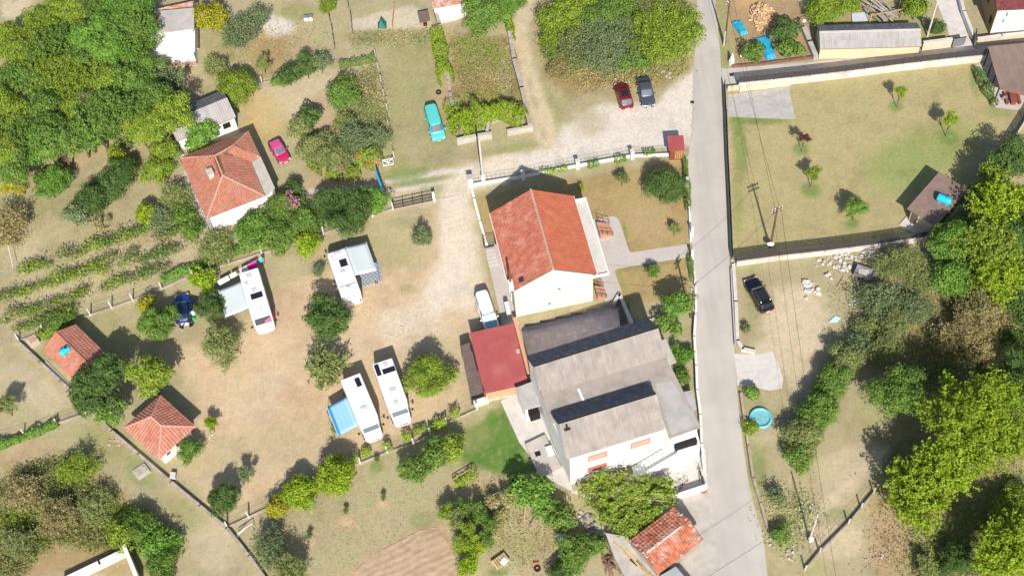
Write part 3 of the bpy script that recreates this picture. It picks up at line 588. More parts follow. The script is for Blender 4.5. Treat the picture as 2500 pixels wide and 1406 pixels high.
for (A, B, C_, D), zE, zR, nm in (([(1388, 1119), (1621, 1048), (1579, 931), (1343, 1010)], 6.15, 8.7, 'front'), ([(1324, 968), (1629, 877), (1582, 778), (1287, 871)], 6.0, 8.15, 'rear')):
    c2, a2, L2, W2 = frame([A, B, C_, D], zE); f = gable_pts(L2, W2, zE, zR)
    rr = thing('tmp', 'x', 'x', c2, a2)
    for k, fp in enumerate(f):
        wp = [Vector((c2.x+p[0]*math.cos(a2)-p[1]*math.sin(a2), c2.y+p[0]*math.sin(a2)+p[1]*math.cos(a2), p[2])) for p in fp]
        wl_ = [local_pt(bh, p) for p in wp]
        rf = mk('roof_slope', MB().slab([p-Vector((0, 0, .02)) for p in wl_], .1), m_wood, bh, local=True)
        for mb in roof_face(wl_, CORR, True): mk('roof_course', mb, ASB if k == 0 else MOSS_SHADE, rf, local=True)
    for sx in (-1, 1):
        e = sx*(L2/2-.12); tri = [(e, -W2/2+.25, zE-.3), (e, W2/2-.25, zE-.3), (e, 0, zR-.15)]
        wq = [local_pt(bh, (c2.x+p[0]*math.cos(a2)-p[1]*math.sin(a2), c2.y+p[0]*math.sin(a2)+p[1]*math.cos(a2), p[2])) for p in tri]
        off = Vector((math.cos(a2), math.sin(a2), 0))*.12; mk('gable_end', MB().add([p+off for p in wq]+[p-off for p in wq], [(0, 1, 2), (5, 4, 3), (0, 3, 4, 1), (1, 4, 5, 2), (2, 5, 3, 0)]), WHITE, bh, local=True)
    bpy.data.objects.remove(rr)
    if nm == 'front':
        fr_ang = a2; fc_ = c2; FL, FW = L2, W2
cq = P(1384, 1052, 7.6); ch = mk('chimney', MB().box((cq.x, cq.y, 7.6), (.5, .5, 1.3), fr_ang), WHITE, bh); mk('chimney_cap', MB().box((cq.x, cq.y, 8.33), (.6, .6, .12), fr_ang).tube([(cq.x, cq.y, 8.3), (cq.x, cq.y, 8.8)], .11, 8), IRON, ch)
sa, sb = P(1391, 1122, 6.0), P(1620, 1052, 6.0); dn = (sb-sa).normalized(); nn = Vector((dn.y, -dn.x, 0)); wa = math.atan2(nn.y, nn.x)
for px, z, m_, h, wd, nm in (((1560, 1073), 4.9, SHUT, .95, 1.9, 'window'), ((1457, 1107), 4.9, SHUT, .95, 1.9, 'window'), ((1457, 1138), 2.3, SHUTR, .8, 1.9, 'window')):
    q = P(px[0], px[1], z); tt = (q-sa).dot(dn); p = sa+dn*tt; o = window(bh, local_pt(bh, (p.x, p.y, z)), wd, h, wa, m_, SHUTR, nm)
    for s in (-.5, .5): pass
# outside staircase along the south wall
es = sa+dn*((P(1545, 1150, 0)-sa).dot(dn)); e0 = es+nn*.95
t_ = thing('outside_staircase', 'white outside staircase climbing along the front of the large white house', 'staircase', (e0.x, e0.y, 0), math.atan2(dn.y, dn.x))
for i in range(14): mk('step', MB().box((.32*(i+.5), 0, .2*(i+1)/2), (.32, 1.5, .2*(i+1))), WHITEP, t_, local=True)
mk('landing', MB().box((5.4, 0, 1.5), (1.9, 1.5, 3.0)), WHITE, t_, local=True)
mk('parapet', MB().add([(0, -.8, 0), (4.5, -.8, 0), (4.5, -.8, 3.5), (0, -.8, .7), (0, -.68, 0), (4.5, -.68, 0), (4.5, -.68, 3.5), (0, -.68, .7)], [(0, 1, 2, 3), (7, 6, 5, 4), (3, 2, 6, 7), (0, 3, 7, 4), (1, 5, 6, 2)]), WHITE, t_, local=True)
# annexes of the large house
an = thing('annex', 'small flat roofed concrete annex at the west corner of the large white house', 'shed', P(1290, 1000))
ap = poly([(1257, 948), (1299, 932), (1321, 990), (1280, 1001)], 2.9); mk('roof_slab', MB().prism(ap, 2.8, 2.98), CONCG, an)
ap2 = poly([(1263, 955), (1297, 940), (1314, 985), (1282, 995)], 2.8); mk('wall', MB().prism(ap2, 0, 2.79), WHITE, an); q = P(1303, 1012, 1.6); mk('doorway', MB().box((q.x, q.y+.3, 1.7), (1.1, 1.4, 1.3), .25), DARK, an)
sl = thing('cistern', 'low concrete cistern with square black hatch west of the large white house', 'cistern', P(1320, 1110))
mk('slab', MB().prism(poly([(1282, 1083), (1330, 1060), (1372, 1140), (1318, 1165)], .5), 0, .5), CONC, sl); q = P(1313, 1107, .5); mk('hatch', MB().box((q.x, q.y, .515), (.6, .55, .03), .25), DARK, sl); q = P(1342, 1100, .7); mk('hatch_cover', MB().box((q.x, q.y, .7), (.7, 1.0, .4), .25), WHITEP, sl)
sb_ = thing('side_canopy', 'narrow concrete canopy on the east wall of the large white house', 'canopy', P(1635, 870)); mk('slab', MB().prism(poly([(1612, 832), (1626, 828), (1651, 884), (1636, 890)], 4.6), 4.5, 4.68), CONC, sb_); mk('bracket', MB().prism(poly([(1620, 850), (1630, 848), (1640, 884), (1634, 886)], 4.4), 3.9, 4.49), WHITE, sb_)
hb = thing('roadside_hut', 'small grey flat hut between large white house and road', 'hut', P(1682, 985)); mk('wall', MB().prism(poly([(1672, 960), (1690, 956), (1697, 995), (1688, 1010)], 1.5), 0, 1.5), CONCG, hb); mk('roof', MB().prism(poly([(1670, 956), (1692, 952), (1700, 997), (1686, 1014)], 1.6), 1.51, 1.62), CONCG, hb)
pch = thing('porch', 'white roadside porch block under the southeast corner of the large house', 'porch', P(1670, 1110)); mk('wall', MB().prism(poly([(1645, 1075), (1702, 1054), (1710, 1085), (1655, 1110)], 2.8), 0, 2.8), WHITE, pch)
q = P(1675, 1070, 4.6); mk('dark_opening', MB().box((q.x, q.y-.05, 3.4), (2.4, .5, .9), fr_ang), DARK, pch)

# ------------------------------------------------------------------ old red hip roofed house, left
b4 = thing('old_house', 'white single storey house with faded red hipped tile roof', 'house', P(545, 450))
zE = 3.2; zR = 5.2
def lp(x, y, z): return local_pt(b4, P(x, y, z))
NW, SW, SE, NI, EC, NC = lp(441, 387, zE), lp(505, 534, zE), lp(646, 479, zE), lp(611, 396, zE), lp(635, 385, zE), lp(606, 322, zE)
RN, RS, W1, RV = lp(525, 381, zR), lp(544, 429, zR), lp(571, 355, zR-.55), lp(536, 372, zR-.12)
body = [lp(x, y, 3.0) for x, y in ((448, 393), (600, 332), (668, 458), (664, 470), (511, 529))]
mk('wall', MB().prism([(p.x, p.y) for p in body], 0, 2.95), WHITE, b4, local=True)
for pts in ([NW, SW, RS, RN], [SW, SE, RS], [SE, NI, RV, RN, RS], [NI, EC, W1, RV], [EC, NC, W1], [NC, NW, RN, W1]): tiles(pts, TILE, OLDRED, b4, jit=.012)
CAPM = mat('pinkish_ridge_tiles', (.50, .31, .24), (.44, .25, .19), 3)
for ln in ([NW, RN, RS, SW], [RS, SE], [RN, W1, NC], [W1, EC]): caps(ln, CAPM, b4)
mk('flat_terrace', MB().prism([(p.x, p.y) for p in [lp(x, y, 3.1) for x, y in ((609, 397), (637, 384), (671, 459), (646, 481))]], 2.96, 3.12), CONC, b4, local=True)
q = lp(514, 425, 5.0); cb = mk('chimney', MB().box((q.x, q.y, 4.9), (.65, .8, 1.1), .4), mat('pale_chimney', (.66, .55, .50), (.6, .48, .43), 4), b4, local=True); mk('chimney_cap', MB().box((q.x, q.y, 5.48), (.8, .95, .1), .4), CONC, cb, local=True)
a_, b_ = P(511, 531, 0), P(664, 470, 0); wa4 = math.atan2((b_-a_).y, (b_-a_).x)-math.pi/2
f0 = (body[4].lerp(body[3], .3), body[4].lerp(body[3], .7))
p = body[4].lerp(body[3], .85); ac = mk('air_conditioner', MB().box((p.x+math.cos(wa4)*.2, p.y+math.sin(wa4)*.2, 2.3), (.8, .35, .55), wa4+math.pi/2), WHITEP, b4, local=True)
wall_line('house_apron', 'pale paved strip along the west side of the old hip roofed house', [(452, 420), (512, 560)], .06, .9, CONC, .0, None, 'paving', 'paving')

# grey shed behind it
c, ang, L, W = frame([(434, 339), (582, 290), (541, 229), (394, 279)], 2.5)
s5 = thing('grey_shed', 'white shed with light grey corrugated gable behind the old red house', 'shed', c, ang)
mk('wall', gable_walls(L, W, 2.5, 3.75, .25, .2), WHITE, s5, local=True); f = gable_pts(L, W, 2.5, 3.75); sheets(f[0], CORR, ASBL, s5); sheets(f[1], CORR, MOSS_SHADE, s5)
q = local_pt(s5, P(553, 306, 1.5)); window(s5, (q.x, -W/2+.25, 1.5), .8, .8, -math.pi/2, DARK, m_wood)

# flat white house, top left
b6 = thing('flat_house', 'white flat roofed house at the edge of the dense wood', 'house', P(420, 110))
def pr(name, px, z0, z1, m_, par): return mk(name, MB().prism(poly(px, z1), z0, z1), m_, par)
pr('rear_wall', [(371, 34), (470, 26), (470, 78), (369, 88)], 0, 3.3, WHITE, b6); r6 = pr('rear_roof', [(367, 29), (474, 19), (474, 71), (363, 83)], 3.31, 3.5, mat('grey_roof_screed', (.44, .41, .39), (.38, .36, .34), 1.2, .9, c3=(.52, .46, .42), s3=.7, a3=.6), b6)
pr('front_wall', [(370, 88), (470, 80), (470, 124), (369, 134)], 0, 2.6, WHITE, b6); pr('front_roof', [(365, 84), (476, 75), (476, 126), (363, 137)], 2.61, 2.75, WHITEP, b6)
q = P(388, 42, 3.5); mk('chimney_stub', MB().tube([(q.x, q.y, 3.4), (q.x, q.y, 3.75)], .3, 10), mat('rusty_stub', (.40, .17, .09), (.5, .4, .35), 2), b6)
for x, y, z in ((394, 136, 2.1), (443, 131, 2.1), (391, 80, 3.0)):
    q = P(x, y, z); mk('window', MB().box((q.x, q.y-.02, z), (.6, .25, .35), .02), DARK, b6)
pr('front_step', [(368, 150), (480, 142), (482, 156), (365, 170)], 0, .35, CONC, b6); pr('handrail', [(372, 160), (478, 150), (478, 152), (372, 162)], .36, .9, RUST, b6)
rs = thing('rusty_canopy', 'rusty corrugated canopy behind the white flat roofed house', 'canopy', P(420, 20)); q = [local_pt(rs, P(x, y, 3.0)) for x, y in ((371, 27), (472, 18), (473, 4), (372, 14))]
mk('sheet', roof_face(q, CORR), RUST, rs, local=True)
for p in q: mk('post', MB().tube([(p.x, p.y, 0), (p.x, p.y, 3.0)], .06, 6), m_wood, rs, local=True)

# ------------------------------------------------------------------ two tiled huts on the camp's west edge
c, ang, L, W = frame([(104, 855), (189, 934), (268, 873), (183, 794)], 2.3)
h7 = thing('tiled_hut', 'small white hut with red tiled gable roof carrying a cyan tank', 'hut', c, ang)
mk('wall', gable_walls(L, W, 2.3, 3.5, .3, .3), WHITE, h7, local=True); f = gable_pts(L, W, 2.3, 3.5); tiles(f[0], TILE, HUTRED, h7); tiles(f[1], TILEBIG, HUTRED, h7); caps([(-L/2, 0, 3.54), (L/2, 0, 3.54)], HUTRED, h7, r=.12)
window(h7, (0, -W/2+.3, 1.4), .9, .7, -math.pi/2); pr('doorstep', [(112, 880), (178, 945), (170, 952), (104, 888)], 0, .12, CONC, h7)
def tank(label, p, rz, L=1.25, r=.42):
    t_ = thing('water_tank', label, 'tank', p, rz); mb = MB(); ring = []
    for x, s in ((-L/2, .55), (-L/2+.08, .9), (-L/2+.2, 1), (-.15, 1), (-.12, .94), (.12, .94), (.15, 1), (L/2-.2, 1), (L/2-.08, .9), (L/2, .55)):
        ring.append([(x, math.cos(2*math.pi*k/16)*r*s, .52+math.sin(2*math.pi*k/16)*r*s) for k in range(16)])
    mb.loft(ring); mk('drum', mb, CYAN, t_, local=True, smooth=True); mk('lid', MB().tube([(.25, 0, .88), (.25, 0, .99)], .17, 12), mat('navy_lid', (.01, .03, .09), None, 1, .4), t_, local=True)
    for x in (-.4, .4): mk('saddle', MB().box((x, 0, .1), (.16, .7, .2)), CONCW, t_, local=True)
    mk('outlet_pipe', MB().tube([(L/2-.1, 0, .25), (L/2+.25, 0, .2), (L/2+.3, 0, -.1)], .03, 6), WHITEP, t_, local=True)
    return t_
q = P(162, 862, 2.95); tank('cyan water tank lying on the red tiled gable hut', (q.x, q.y, 2.98), R(40))
c, ang, L, W = frame([(302, 1043), (389, 1123), (477, 1040), (393, 970)], 2.6)
h8 = thing('hipped_hut', 'small white hut with hipped red tile roof and pink ridges', 'hut', c, ang)
a, b = L/2, W/2; rd = abs(L-W)/2+.5; zR = 4.05
mk('wall', MB().prism([(-a+.55, -b+.55), (a-.55, -b+.55), (a-.55, b-.55), (-a+.55, b-.55)], 0, 2.75), WHITE, h8, local=True)
RA, RB = (-rd, 0, zR), (rd, 0, zR); cs = [(-a, -b, 2.6), (a, -b, 2.6), (a, b, 2.6), (-a, b, 2.6)]
for pts in ([cs[0], cs[1], RB, RA], [cs[1], cs[2], RB], [cs[2], cs[3], RA, RB], [cs[3], cs[0], RA]): tiles(pts, TILEBIG, HUTRED, h8)
for ln in ([RA, RB], [cs[0], RA], [cs[3], RA], [cs[1], RB], [cs[2], RB]): caps(ln, mat('pink_ridge', (.58, .34, .27), (.52, .28, .22), 3), h8)
window(h8, (a-.55, .3, 1.6), .8, .9, 0); window(h8, (a-.55, -1.2, 1.4), .5, .5, 0); mk('door', MB().box((a-.53, 1.5, 1.0), (.08, .85, 1.95)), STEEL, h8, local=True)
# ------------------------------------------------------------------ right-hand buildings
c, ang, L, W = frame([(2004, 123), (2246, 113), (2241, 57), (1992, 65)], 2.0)
s9 = thing('long_shed', 'long pale yellow shed with grey corrugated roof along the lane', 'shed', c, ang)
mk('wall', gable_walls(L, W, 2.0, 2.95, .2, .1), YELL, s9, local=True); f = gable_pts(L, W, 2.0, 2.95); sheets(f[0], CORR, ASBL, s9); sheets(f[1], CORR, MOSS_SHADE, s9)
mk('ridge_flashing', MB().box((0, -.05, 3.06), (L, .3, .05)), CONCW, s9, local=True)
hr = thing('villa', 'tall house with burgundy tile roof, tan side and white front', 'house', P(2416, 86))
wd_ = P(2390, -10)-P(2416, 86); va = math.atan2(wd_.y, wd_.x)-math.pi/2; hr.rotation_euler.z = va
mk('wall', MB().prism([(0, 0), (12, 0), (12, 11), (0, 11)], 0, 4.9), WHITE, hr, local=True); mk('side_facing', MB().box((-.03, 5.5, 2.45), (.06, 11, 4.9)), TAN, hr, local=True)
tiles([(-.35, -.4, 4.85), (12.4, -.4, 4.85), (12.4, 5.5, 6.6), (-.35, 5.5, 6.6)], TILE, BURG, hr); tiles([(12.4, 11.4, 4.85), (-.35, 11.4, 4.85), (-.35, 5.5, 6.6), (12.4, 5.5, 6.6)], TILE, BURG, hr)
for y, z in ((1.0, 1.7), (3.6, 2.9)): window(hr, (-.06, y, z), .5, 1.0, math.pi, DARK, m_wood)
for x, z in ((1.3, 3.7), (1.1, 2.6)): mk('vent', MB().box((x, -.06, z), (.18, .1, .7)), STEEL, hr, local=True); mk('vent_cover', MB().box((x+.55, -.05, z), (.45, .08, .35)), CONCW, hr, local=True)
vr = thing('veranda', 'brown sheet roofed veranda on dark posts at the right edge', 'veranda', P(2460, 190))
q = [local_pt(vr, P(x, y, z)) for x, y, z in ((2441, 216, 2.5), (2570, 248, 2.5), (2555, 100, 3.2), (2412, 114, 3.2))]
VER = mat('brown_bitumen_sheet', (.215, .155, .13), (.19, .135, .115), 1.0, .9, streak=((.245, .18, .15), (1.2, .2, 1), .8))
mk('roof_sheet', MB().slab(q, .08), VER, vr, local=True); mk('fascia', MB().tube([q[0]-Vector((0, .02, .12)), q[1]-Vector((0, .02, .12))], .09, 4), WOODR, vr, local=True)
for t1 in (0.06, .36, .66, .95):
    p = q[0].lerp(q[3], t1); mk('post', MB().box((p.x+.12, p.y, p.z/2-.05), (.14, .14, p.z-.1)), IRON, vr, local=True)
def table_set(label, p, rz, m_=WOODR):
    t_ = thing('table', label+' table', 'table', p, rz); mk('top', MB().box((0, 0, .74), (1.8, .8, .06)), m_, t_, local=True)
    for x in (-.75, .75): mk('leg', MB().box((x, 0, .36), (.1, .6, .71)), m_, t_, local=True)
    for s, w_ in ((-1, 'left'), (1, 'right')):
        co, si = math.cos(rz), math.sin(rz); y = s*.75
        b_ = thing('bench', f'{label} bench on the {w_} of the table', 'bench', (p[0]-y*si, p[1]+y*co, p[2]), rz); mk('seat', MB().box((0, 0, .44), (1.8, .32, .05)), m_, b_, local=True)
        for x in (-.7, .7): mk('leg', MB().box((x, 0, .21), (.08, .28, .41)), m_, b_, local=True)
q = P(2470, 245, 0); table_set('red brown wooden picnic', (q.x, q.y, .03), R(85))
bc = thing('garden_chair', 'slatted metal garden chair at the veranda edge', 'chair', P(2450, 243), R(80)); mk('seat', MB().box((0, 0, .43), (.5, .5, .05)), STEEL, bc, local=True); mk('backrest', MB().box((-.25, 0, .7), (.05, .5, .5)), STEEL, bc, local=True)
for x in (-.2, .2):
    for y in (-.2, .2): mk('leg', MB().box((x, y, .21), (.04, .04, .42)), STEEL, bc, local=True)
c, ang, L, W = frame([(2213, 507), (2285, 552), (2363, 464), (2292, 425)], 2.6)
h12 = thing('brown_roofed_hut', 'cream hut with flat brown roof in the corner of the walled lawn', 'hut', c, ang)
mk('roof_sheet', MB().slab([(-L/2, -W/2, 2.5), (L/2, -W/2, 2.5), (L/2, W/2, 2.8), (-L/2, W/2, 2.8)], .1), mat('brown_roof_sheet', (.25, .17, .145), (.21, .145, .12), 1.2, .9, c3=(.17, .12, .10), s3=.6, a3=.5), h12, local=True)
mk('wall', MB().prism([(-L/2+.5, -W/2+.35), (L/2-.3, -W/2+.35), (L/2-.3, W/2-.3), (-L/2+.5, W/2-.3)], 0, 2.42), mat('cream_yellow_render', (.68, .58, .40), (.62, .52, .36), 1.5), h12, local=True)
mk('porch_slab', MB().box((-.2, -W/2+.1, .08), (L*.9, 1.6, .16)), CONCW, h12, local=True); mk('door', MB().box((-.9, -W/2+.33, 1.0), (.8, .08, 1.9)), m_wood, h12, local=True)
q = P(2303, 494, 2.7); tank('cyan water tank on the flat brown roof in the lawn corner', (q.x, q.y, 2.72), R(-35), 1.7, .5)

# old shed with broken tiles, bottom
c, ang, L, W = frame([(1602, 1397), (1725, 1318), (1644, 1242), (1535, 1322)], 2.4)
s13 = thing('old_shed', 'old roadside shed with broken orange tiles weighted by white stones', 'shed', c, ang)
mk('wall', gable_walls(L, W, 2.4, 3.3, .2, .2), WALLO, s13, local=True); f = gable_pts(L, W, 2.4, 3.3); tiles(f[0], TILE, BROKEN, s13, jit=.03); tiles(f[1], TILEBIG, BROKEN, s13, jit=.035)
mk('ridge_mortar', MB().box((-.4, -.06, 3.4), (L*.75, .2, .06)), CONCW, s13, local=True)
stone_me = []
for k in range(4):
    mb = MB(); r_ = random.Random(k); ring = [[(math.cos(i*1.05)*w_*(1+r_.uniform(-.25, .25)), math.sin(i*1.05)*w_*(1+r_.uniform(-.25, .25)), z+r_.uniform(-.06, .06)) for i in range(6)] for z, w_ in ((-.3, .35), (0, .5), (.25, .32))]
    mb.loft(ring); stone_me.append(mb.mesh('stone', mat('pale_stone', (.46, .41, .36), (.36, .31, .27), 3, .95, objvar=.2)))
for i in range(34):
    if i < 12: x, y = L/2-random.uniform(.1, .5), random.uniform(-W/2, W/2)
    elif i < 20: x, y = -L/2+random.uniform(.1, .4), random.uniform(-W/2, W/2)
    elif i < 26: x, y = random.uniform(-L*.4, L*.3), random.uniform(-.1, .25)
    else: x, y = random.uniform(-L/2, L/2), random.uniform(-W/2, W/2)
    s = random.uniform(.14, .38); link('stone', random.choice(stone_me), s13, (x, y, 2.4+(W/2-abs(y))*.9/(W/2)+.16), (0, 0, random.uniform(0, 6)), (s*1.3, s, s*.6))
an = thing('plank_floor', 'pale concrete platform with loose yellow planks beside the old shed', 'platform', P(1540, 1370)); pr('slab', [(1478, 1300), (1535, 1310), (1612, 1410), (1545, 1440), (1500, 1360)], 0, 1.2, CONC, an)
for i in range(6):
    q = P(1520+i*14, 1345+i*12+random.uniform(-6, 6), 1.25); mk('plank', MB().box((q.x, q.y, 1.24+.012*(i % 2)), (.22, 2.6, .05), R(38+random.uniform(-6, 6))), PLANK, an)
sd_ = thing('flat_roof_shed', 'blue grey flat roof below the old tiled shed', 'shed', P(1670, 1420)); pr('roof', [(1612, 1404), (1650, 1382), (1700, 1440), (1640, 1470)], 0, 2.0, mat('blue_grey_slab', (.38, .40, .42), (.33, .35, .37), 1), sd_)
# kiosk
c, ang, L, W = frame([(1632, 368), (1673, 365), (1668, 331), (1630, 333)], 2.2)
kk = thing('kiosk', 'small wooden kiosk with ribbed red metal roof at the track corner', 'kiosk', c, ang)
mk('wall', MB().prism([(-L/2+.2, -W/2+.2), (L/2-.2, -W/2+.2), (L/2-.2, W/2-.2), (-L/2+.2, W/2-.2)], 0, 2.0), WOODR, kk, local=True)
n = 6; rx = L/n
for i in range(n):
    x0 = -L/2+rx*i; S = lambda x, y, dz=0: (x, y, 2.15+(y)*.08+dz); mk('roof_panel', MB().slab([S(x0, -W/2), S(x0+rx-.01, -W/2), S(x0+rx-.01, W/2), S(x0, W/2)], .06).slab([S(x0, -W/2, .05), S(x0+.06, -W/2, .05), S(x0+.06, W/2, .05), S(x0, W/2, .05)], .06), REDM, kk, local=True)
for i in range(4): mk('shutter_slat', MB().box((-L*.05+.24*i, -W/2+.16, 1.05), (.16, .08, 1.5)), WOODY, kk, local=True)
# top middle building
b15 = thing('rusty_roof_shed', 'white walled shed with rusty red sheet roof at the top edge', 'shed', P(1110, 20)); q = [local_pt(b15, P(x, y, z)) for x, y, z in ((1056, 22, 2.3), (1165, 3, 2.3), (1160, -40, 2.9), (1050, -20, 2.9))]
mk('roof_sheet', roof_face(q, CORR), RUST, b15, local=True); mk('fascia', MB().tube([q[0], q[1]], .1, 4), mat('pink_fascia', (.5, .22, .18)), b15, local=True); mk('roof_deck', MB().slab([p-Vector((0, 0, .03)) for p in q], .08), m_wood, b15, local=True)
pr('wall', [(1060, 21), (1162, 3), (1158, -35), (1056, -18)], 0, 2.2, WHITE, b15); pr('apron', [(1062, 42), (1165, 24), (1150, 34), (1112, 50), (1066, 60)], 0, .1, CONCW, b15)
# ------------------------------------------------------------------ vehicles
TYRE = mat('tyre_rubber', (.02, .02, .02), None, 1, .9); RIM = mat('alloy_rim', (.45, .45, .46), None, 1, .35, metal=.7); CGLASS = mat('car_glass', (.025, .035, .045), None, 1, .05, spec=.9)
LGLASS = mat('sky_lit_windscreen', (.10, .14, .17), None, 1, .04, spec=1.0); LAMP = mat('headlight_glass', (.72, .74, .75), None, 1, .1, spec=.8); TAIL = mat('tail_light', (.35, .01, .012), None, 1, .2); PLATE = mat('number_plate', (.75, .75, .72)); BLKP = mat('black_plastic', (.02, .02, .022), None, 1, .5)
def paint(name, c, r=.28): return mat(name, c, tuple(min(1, x*1.06) for x in c), .8, r, spec=.5, coat=.5)
def rrect(hw, z0, z1, r, n=4):
    r = min(r, hw*.9, (z1-z0)*.48); pts = []
    for cx, cz, a0 in ((hw-r, z1-r, 0), (-hw+r, z1-r, 90), (-hw+r, z0+r, 180), (hw-r, z0+r, 270)):
        for k in range(n+1): a = R(a0+90*k/n); pts.append((cx+r*math.cos(a), cz+r*math.sin(a)))
    return pts
def wheels(t_, xs, hw, r=.32, wd=.22):
    tm = MB().tube([(0, -wd/2, 0), (0, wd/2, 0)], r, 18).mesh('tyre', TYRE); rm = MB().tube([(0, -wd/2-.012, 0), (0, wd/2+.012, 0)], r*.62, 12).mesh('rim', RIM)
    for x in xs:
        for s in (-1, 1):
            w_ = link('wheel', tm, t_, (x, s*(hw-wd/2+.01), r)); link('rim', rm, w_)
def sup(hx, hy, cx, p=4.5, n=40):
    out = []
    for k in range(n):
        a = 2*math.pi*k/n; c_, s_ = math.cos(a), math.sin(a)
        out.append((cx+math.copysign(abs(c_)**(2/p), c_)*hx, math.copysign(abs(s_)**(2/p), s_)*hy))
    return out
def car(name, label, cat, px, head, L, W, H, pm, belt=.92, body=None, cab=None, hood=None, zc=.7, rear_plate=False, glass=CGLASS, sunroof=False, rails=False, roof_m=None, bars=False, group=None, rear_h=None):
    """cab = (rear bottom x, front bottom x, rear top x, front top x); body stations run rear to front as (x, half width factor, z0, z1)"""
    p = P(px[0], px[1], zc); t_ = thing(name, label, cat, (p.x, p.y, 0), R(head), group); hw = W/2
    hb = hood or belt*.93; rh = rear_h or belt
    body = body or [(-L/2, .72, .42, rh*.72), (-L/2+.07, .86, .32, rh*.9), (-L/2+.3, .96, .24, rh), (-L*.2, 1, .2, belt), (L*.1, 1, .2, belt), (L*.27, .99, .2, hb), (L/2-.45, .95, .22, hb*.93), (L/2-.15, .86, .28, hb*.82), (L/2-.03, .72, .36, hb*.68), (L/2, .6, .42, hb*.6)]
    b = mk('body', MB().loft([[(x, y, z) for y, z in rrect(hw*f, z0, z1, .16)] for x, f, z0, z1 in body]), pm, t_, True, True)
    rb, fb, rt, ft = cab; lv = [(0, rb, fb, .93, belt-.06), (.5, (rb+rt)/2, (fb+ft)/2, .885, (belt+H)/2), (.86, rb*.14+rt*.86, fb*.14+ft*.86, .80, H-.07), (.97, rt+.06, ft-.06, .74, H-.012), (1, rt+.25, ft-.25, .6, H)]
    def ring(tt, off=0.0):
        for (t0, a0, b0, w0, z0), (t1, a1, b1, w1, z1) in zip(lv, lv[1:]):
            if t0 <= tt <= t1:
                k = (tt-t0)/(t1-t0); a, c2, w_, z = (a0+(a1-a0)*k, b0+(b1-b0)*k, w0+(w1-w0)*k, z0+(z1-z0)*k); break
        return [(x, y, z) for x, y in sup((c2-a)/2+off, hw*w_+off, (a+c2)/2, 6)]
    mk('cabin', MB().loft([ring(l[0]) for l in lv]), roof_m or pm, t_, True, True)
    def patch(nm, k0, k1, t0, t1, m_):
        rows = [ring(t0+(t1-t0)*i/3, .014) for i in range(4)]; ks = list(range(k0, k1+1)); mb = MB(); vs_ = [r_[k % 40] for r_ in rows for k in ks]; n = len(ks)
        return mk(nm, mb.add(vs_, [(i*n+j, i*n+j+1, i*n+n+j+1, i*n+n+j) for i in range(3) for j in range(n-1)]), m_, t_, True, True)
    patch('windscreen', -4, 4, .16, .84, LGLASS); patch('rear_window', 16, 24, .2, .82, glass)
    for a, b2 in ((6, 9), (10, 14)): patch('side_window', a, b2, .2, .82, CGLASS); patch('side_window', 40-b2, 40-a, .2, .82, CGLASS)
    wheels(t_, (-L*.29, L*.305), hw, .33 if H < 1.8 else .35)
    for s in (-1, 1):
        mk('headlight', MB().box((L/2-.2, s*hw*.68, hb*.72), (.26, .34, .14), s*-.25), LAMP, t_, True); mk('tail_light', MB().box((-L/2+.07, s*hw*.72, rh*.76), (.12, .26, .2)), TAIL, t_, True)
        m2 = mk('mirror', MB().box((fb-.35, s*(hw+.09), belt+.05), (.13, .2, .13)), pm if not bars else BLKP, t_, True)
    mk('grille', MB().box((L/2-.02, 0, hb*.52), (.06, W*.42, .14)), BLKP, t_, True)
    mk('number_plate', MB().box((L/2+.015, 0, .45), (.02, .5, .11)), PLATE, t_, True); mk('number_plate', MB().box((-L/2-.012, 0, .5), (.02, .5, .11)), PLATE, t_, True)
    if sunroof: mk('sunroof', MB().box(((rt+ft)/2+.1, 0, H+.008), ((ft-rt)*.66, W*.5, .015)), BLKP, t_, True)
    if rails:
        for s in (-1, 1): mk('roof_rail', MB().tube([(rt+.2, s*hw*.62, H-.02), (rt+.3, s*hw*.62, H+.06), (ft-.3, s*hw*.62, H+.06), (ft-.2, s*hw*.62, H-.02)], .025, 5), RIM, t_, True)
    return t_
car('red_car', 'dark red hatchback with black panoramic roof parked beside the grey car', 'car', (1523, 232), 96, 4.2, 1.8, 1.55, paint('dark_red_paint', (.15, .01, .016)), .95, cab=(-1.95, 1.05, -1.35, .25), sunroof=True, glass=LGLASS)
car('grey_car', 'dark grey saloon car parked nose to the track beside the red car', 'car', (1577, 224), -88, 4.7, 1.82, 1.46, paint('graphite_paint', (.055, .065, .085)), .88, cab=(-1.7, .95, -.95, .15), rear_h=.95)
car('black_estate_car', 'black estate car with roof rails parked below the walled lawn', 'car', (1853, 718), 106, 4.75, 1.85, 1.5, paint('black_paint', (.008, .009, .011), .2), .92, cab=(-2.25, 1.0, -1.8, .25), rails=True, sunroof=True)
car('pink_car', 'raspberry pink hatchback parked beside the old red roofed house', 'car', (681, 368), -64, 3.85, 1.65, 1.42, paint('raspberry_paint', (.40, .02, .075)), .88, cab=(-1.75, .8, -1.25, .05), roof_m=paint('pink_roof_paint', (.50, .07, .22)))
car('turquoise_van', 'turquoise panel van parked on the grass plot', 'van', (1061, 300), -80, 5.0, 1.85, 1.95, paint('turquoise_paint', (.09, .50, .47)), 1.08, cab=(-2.42, 1.75, -2.32, .95), hood=1.02, zc=1.0)
wv = car('white_van', 'white van with pale blue bonnet parked beside the red roofed garage', 'van', (1188, 758), -78, 4.9, 1.8, 1.85, paint('white_car_paint', (.80, .80, .80)), 1.05, cab=(-2.4, 1.55, -2.25, .75), hood=.98, zc=.95)
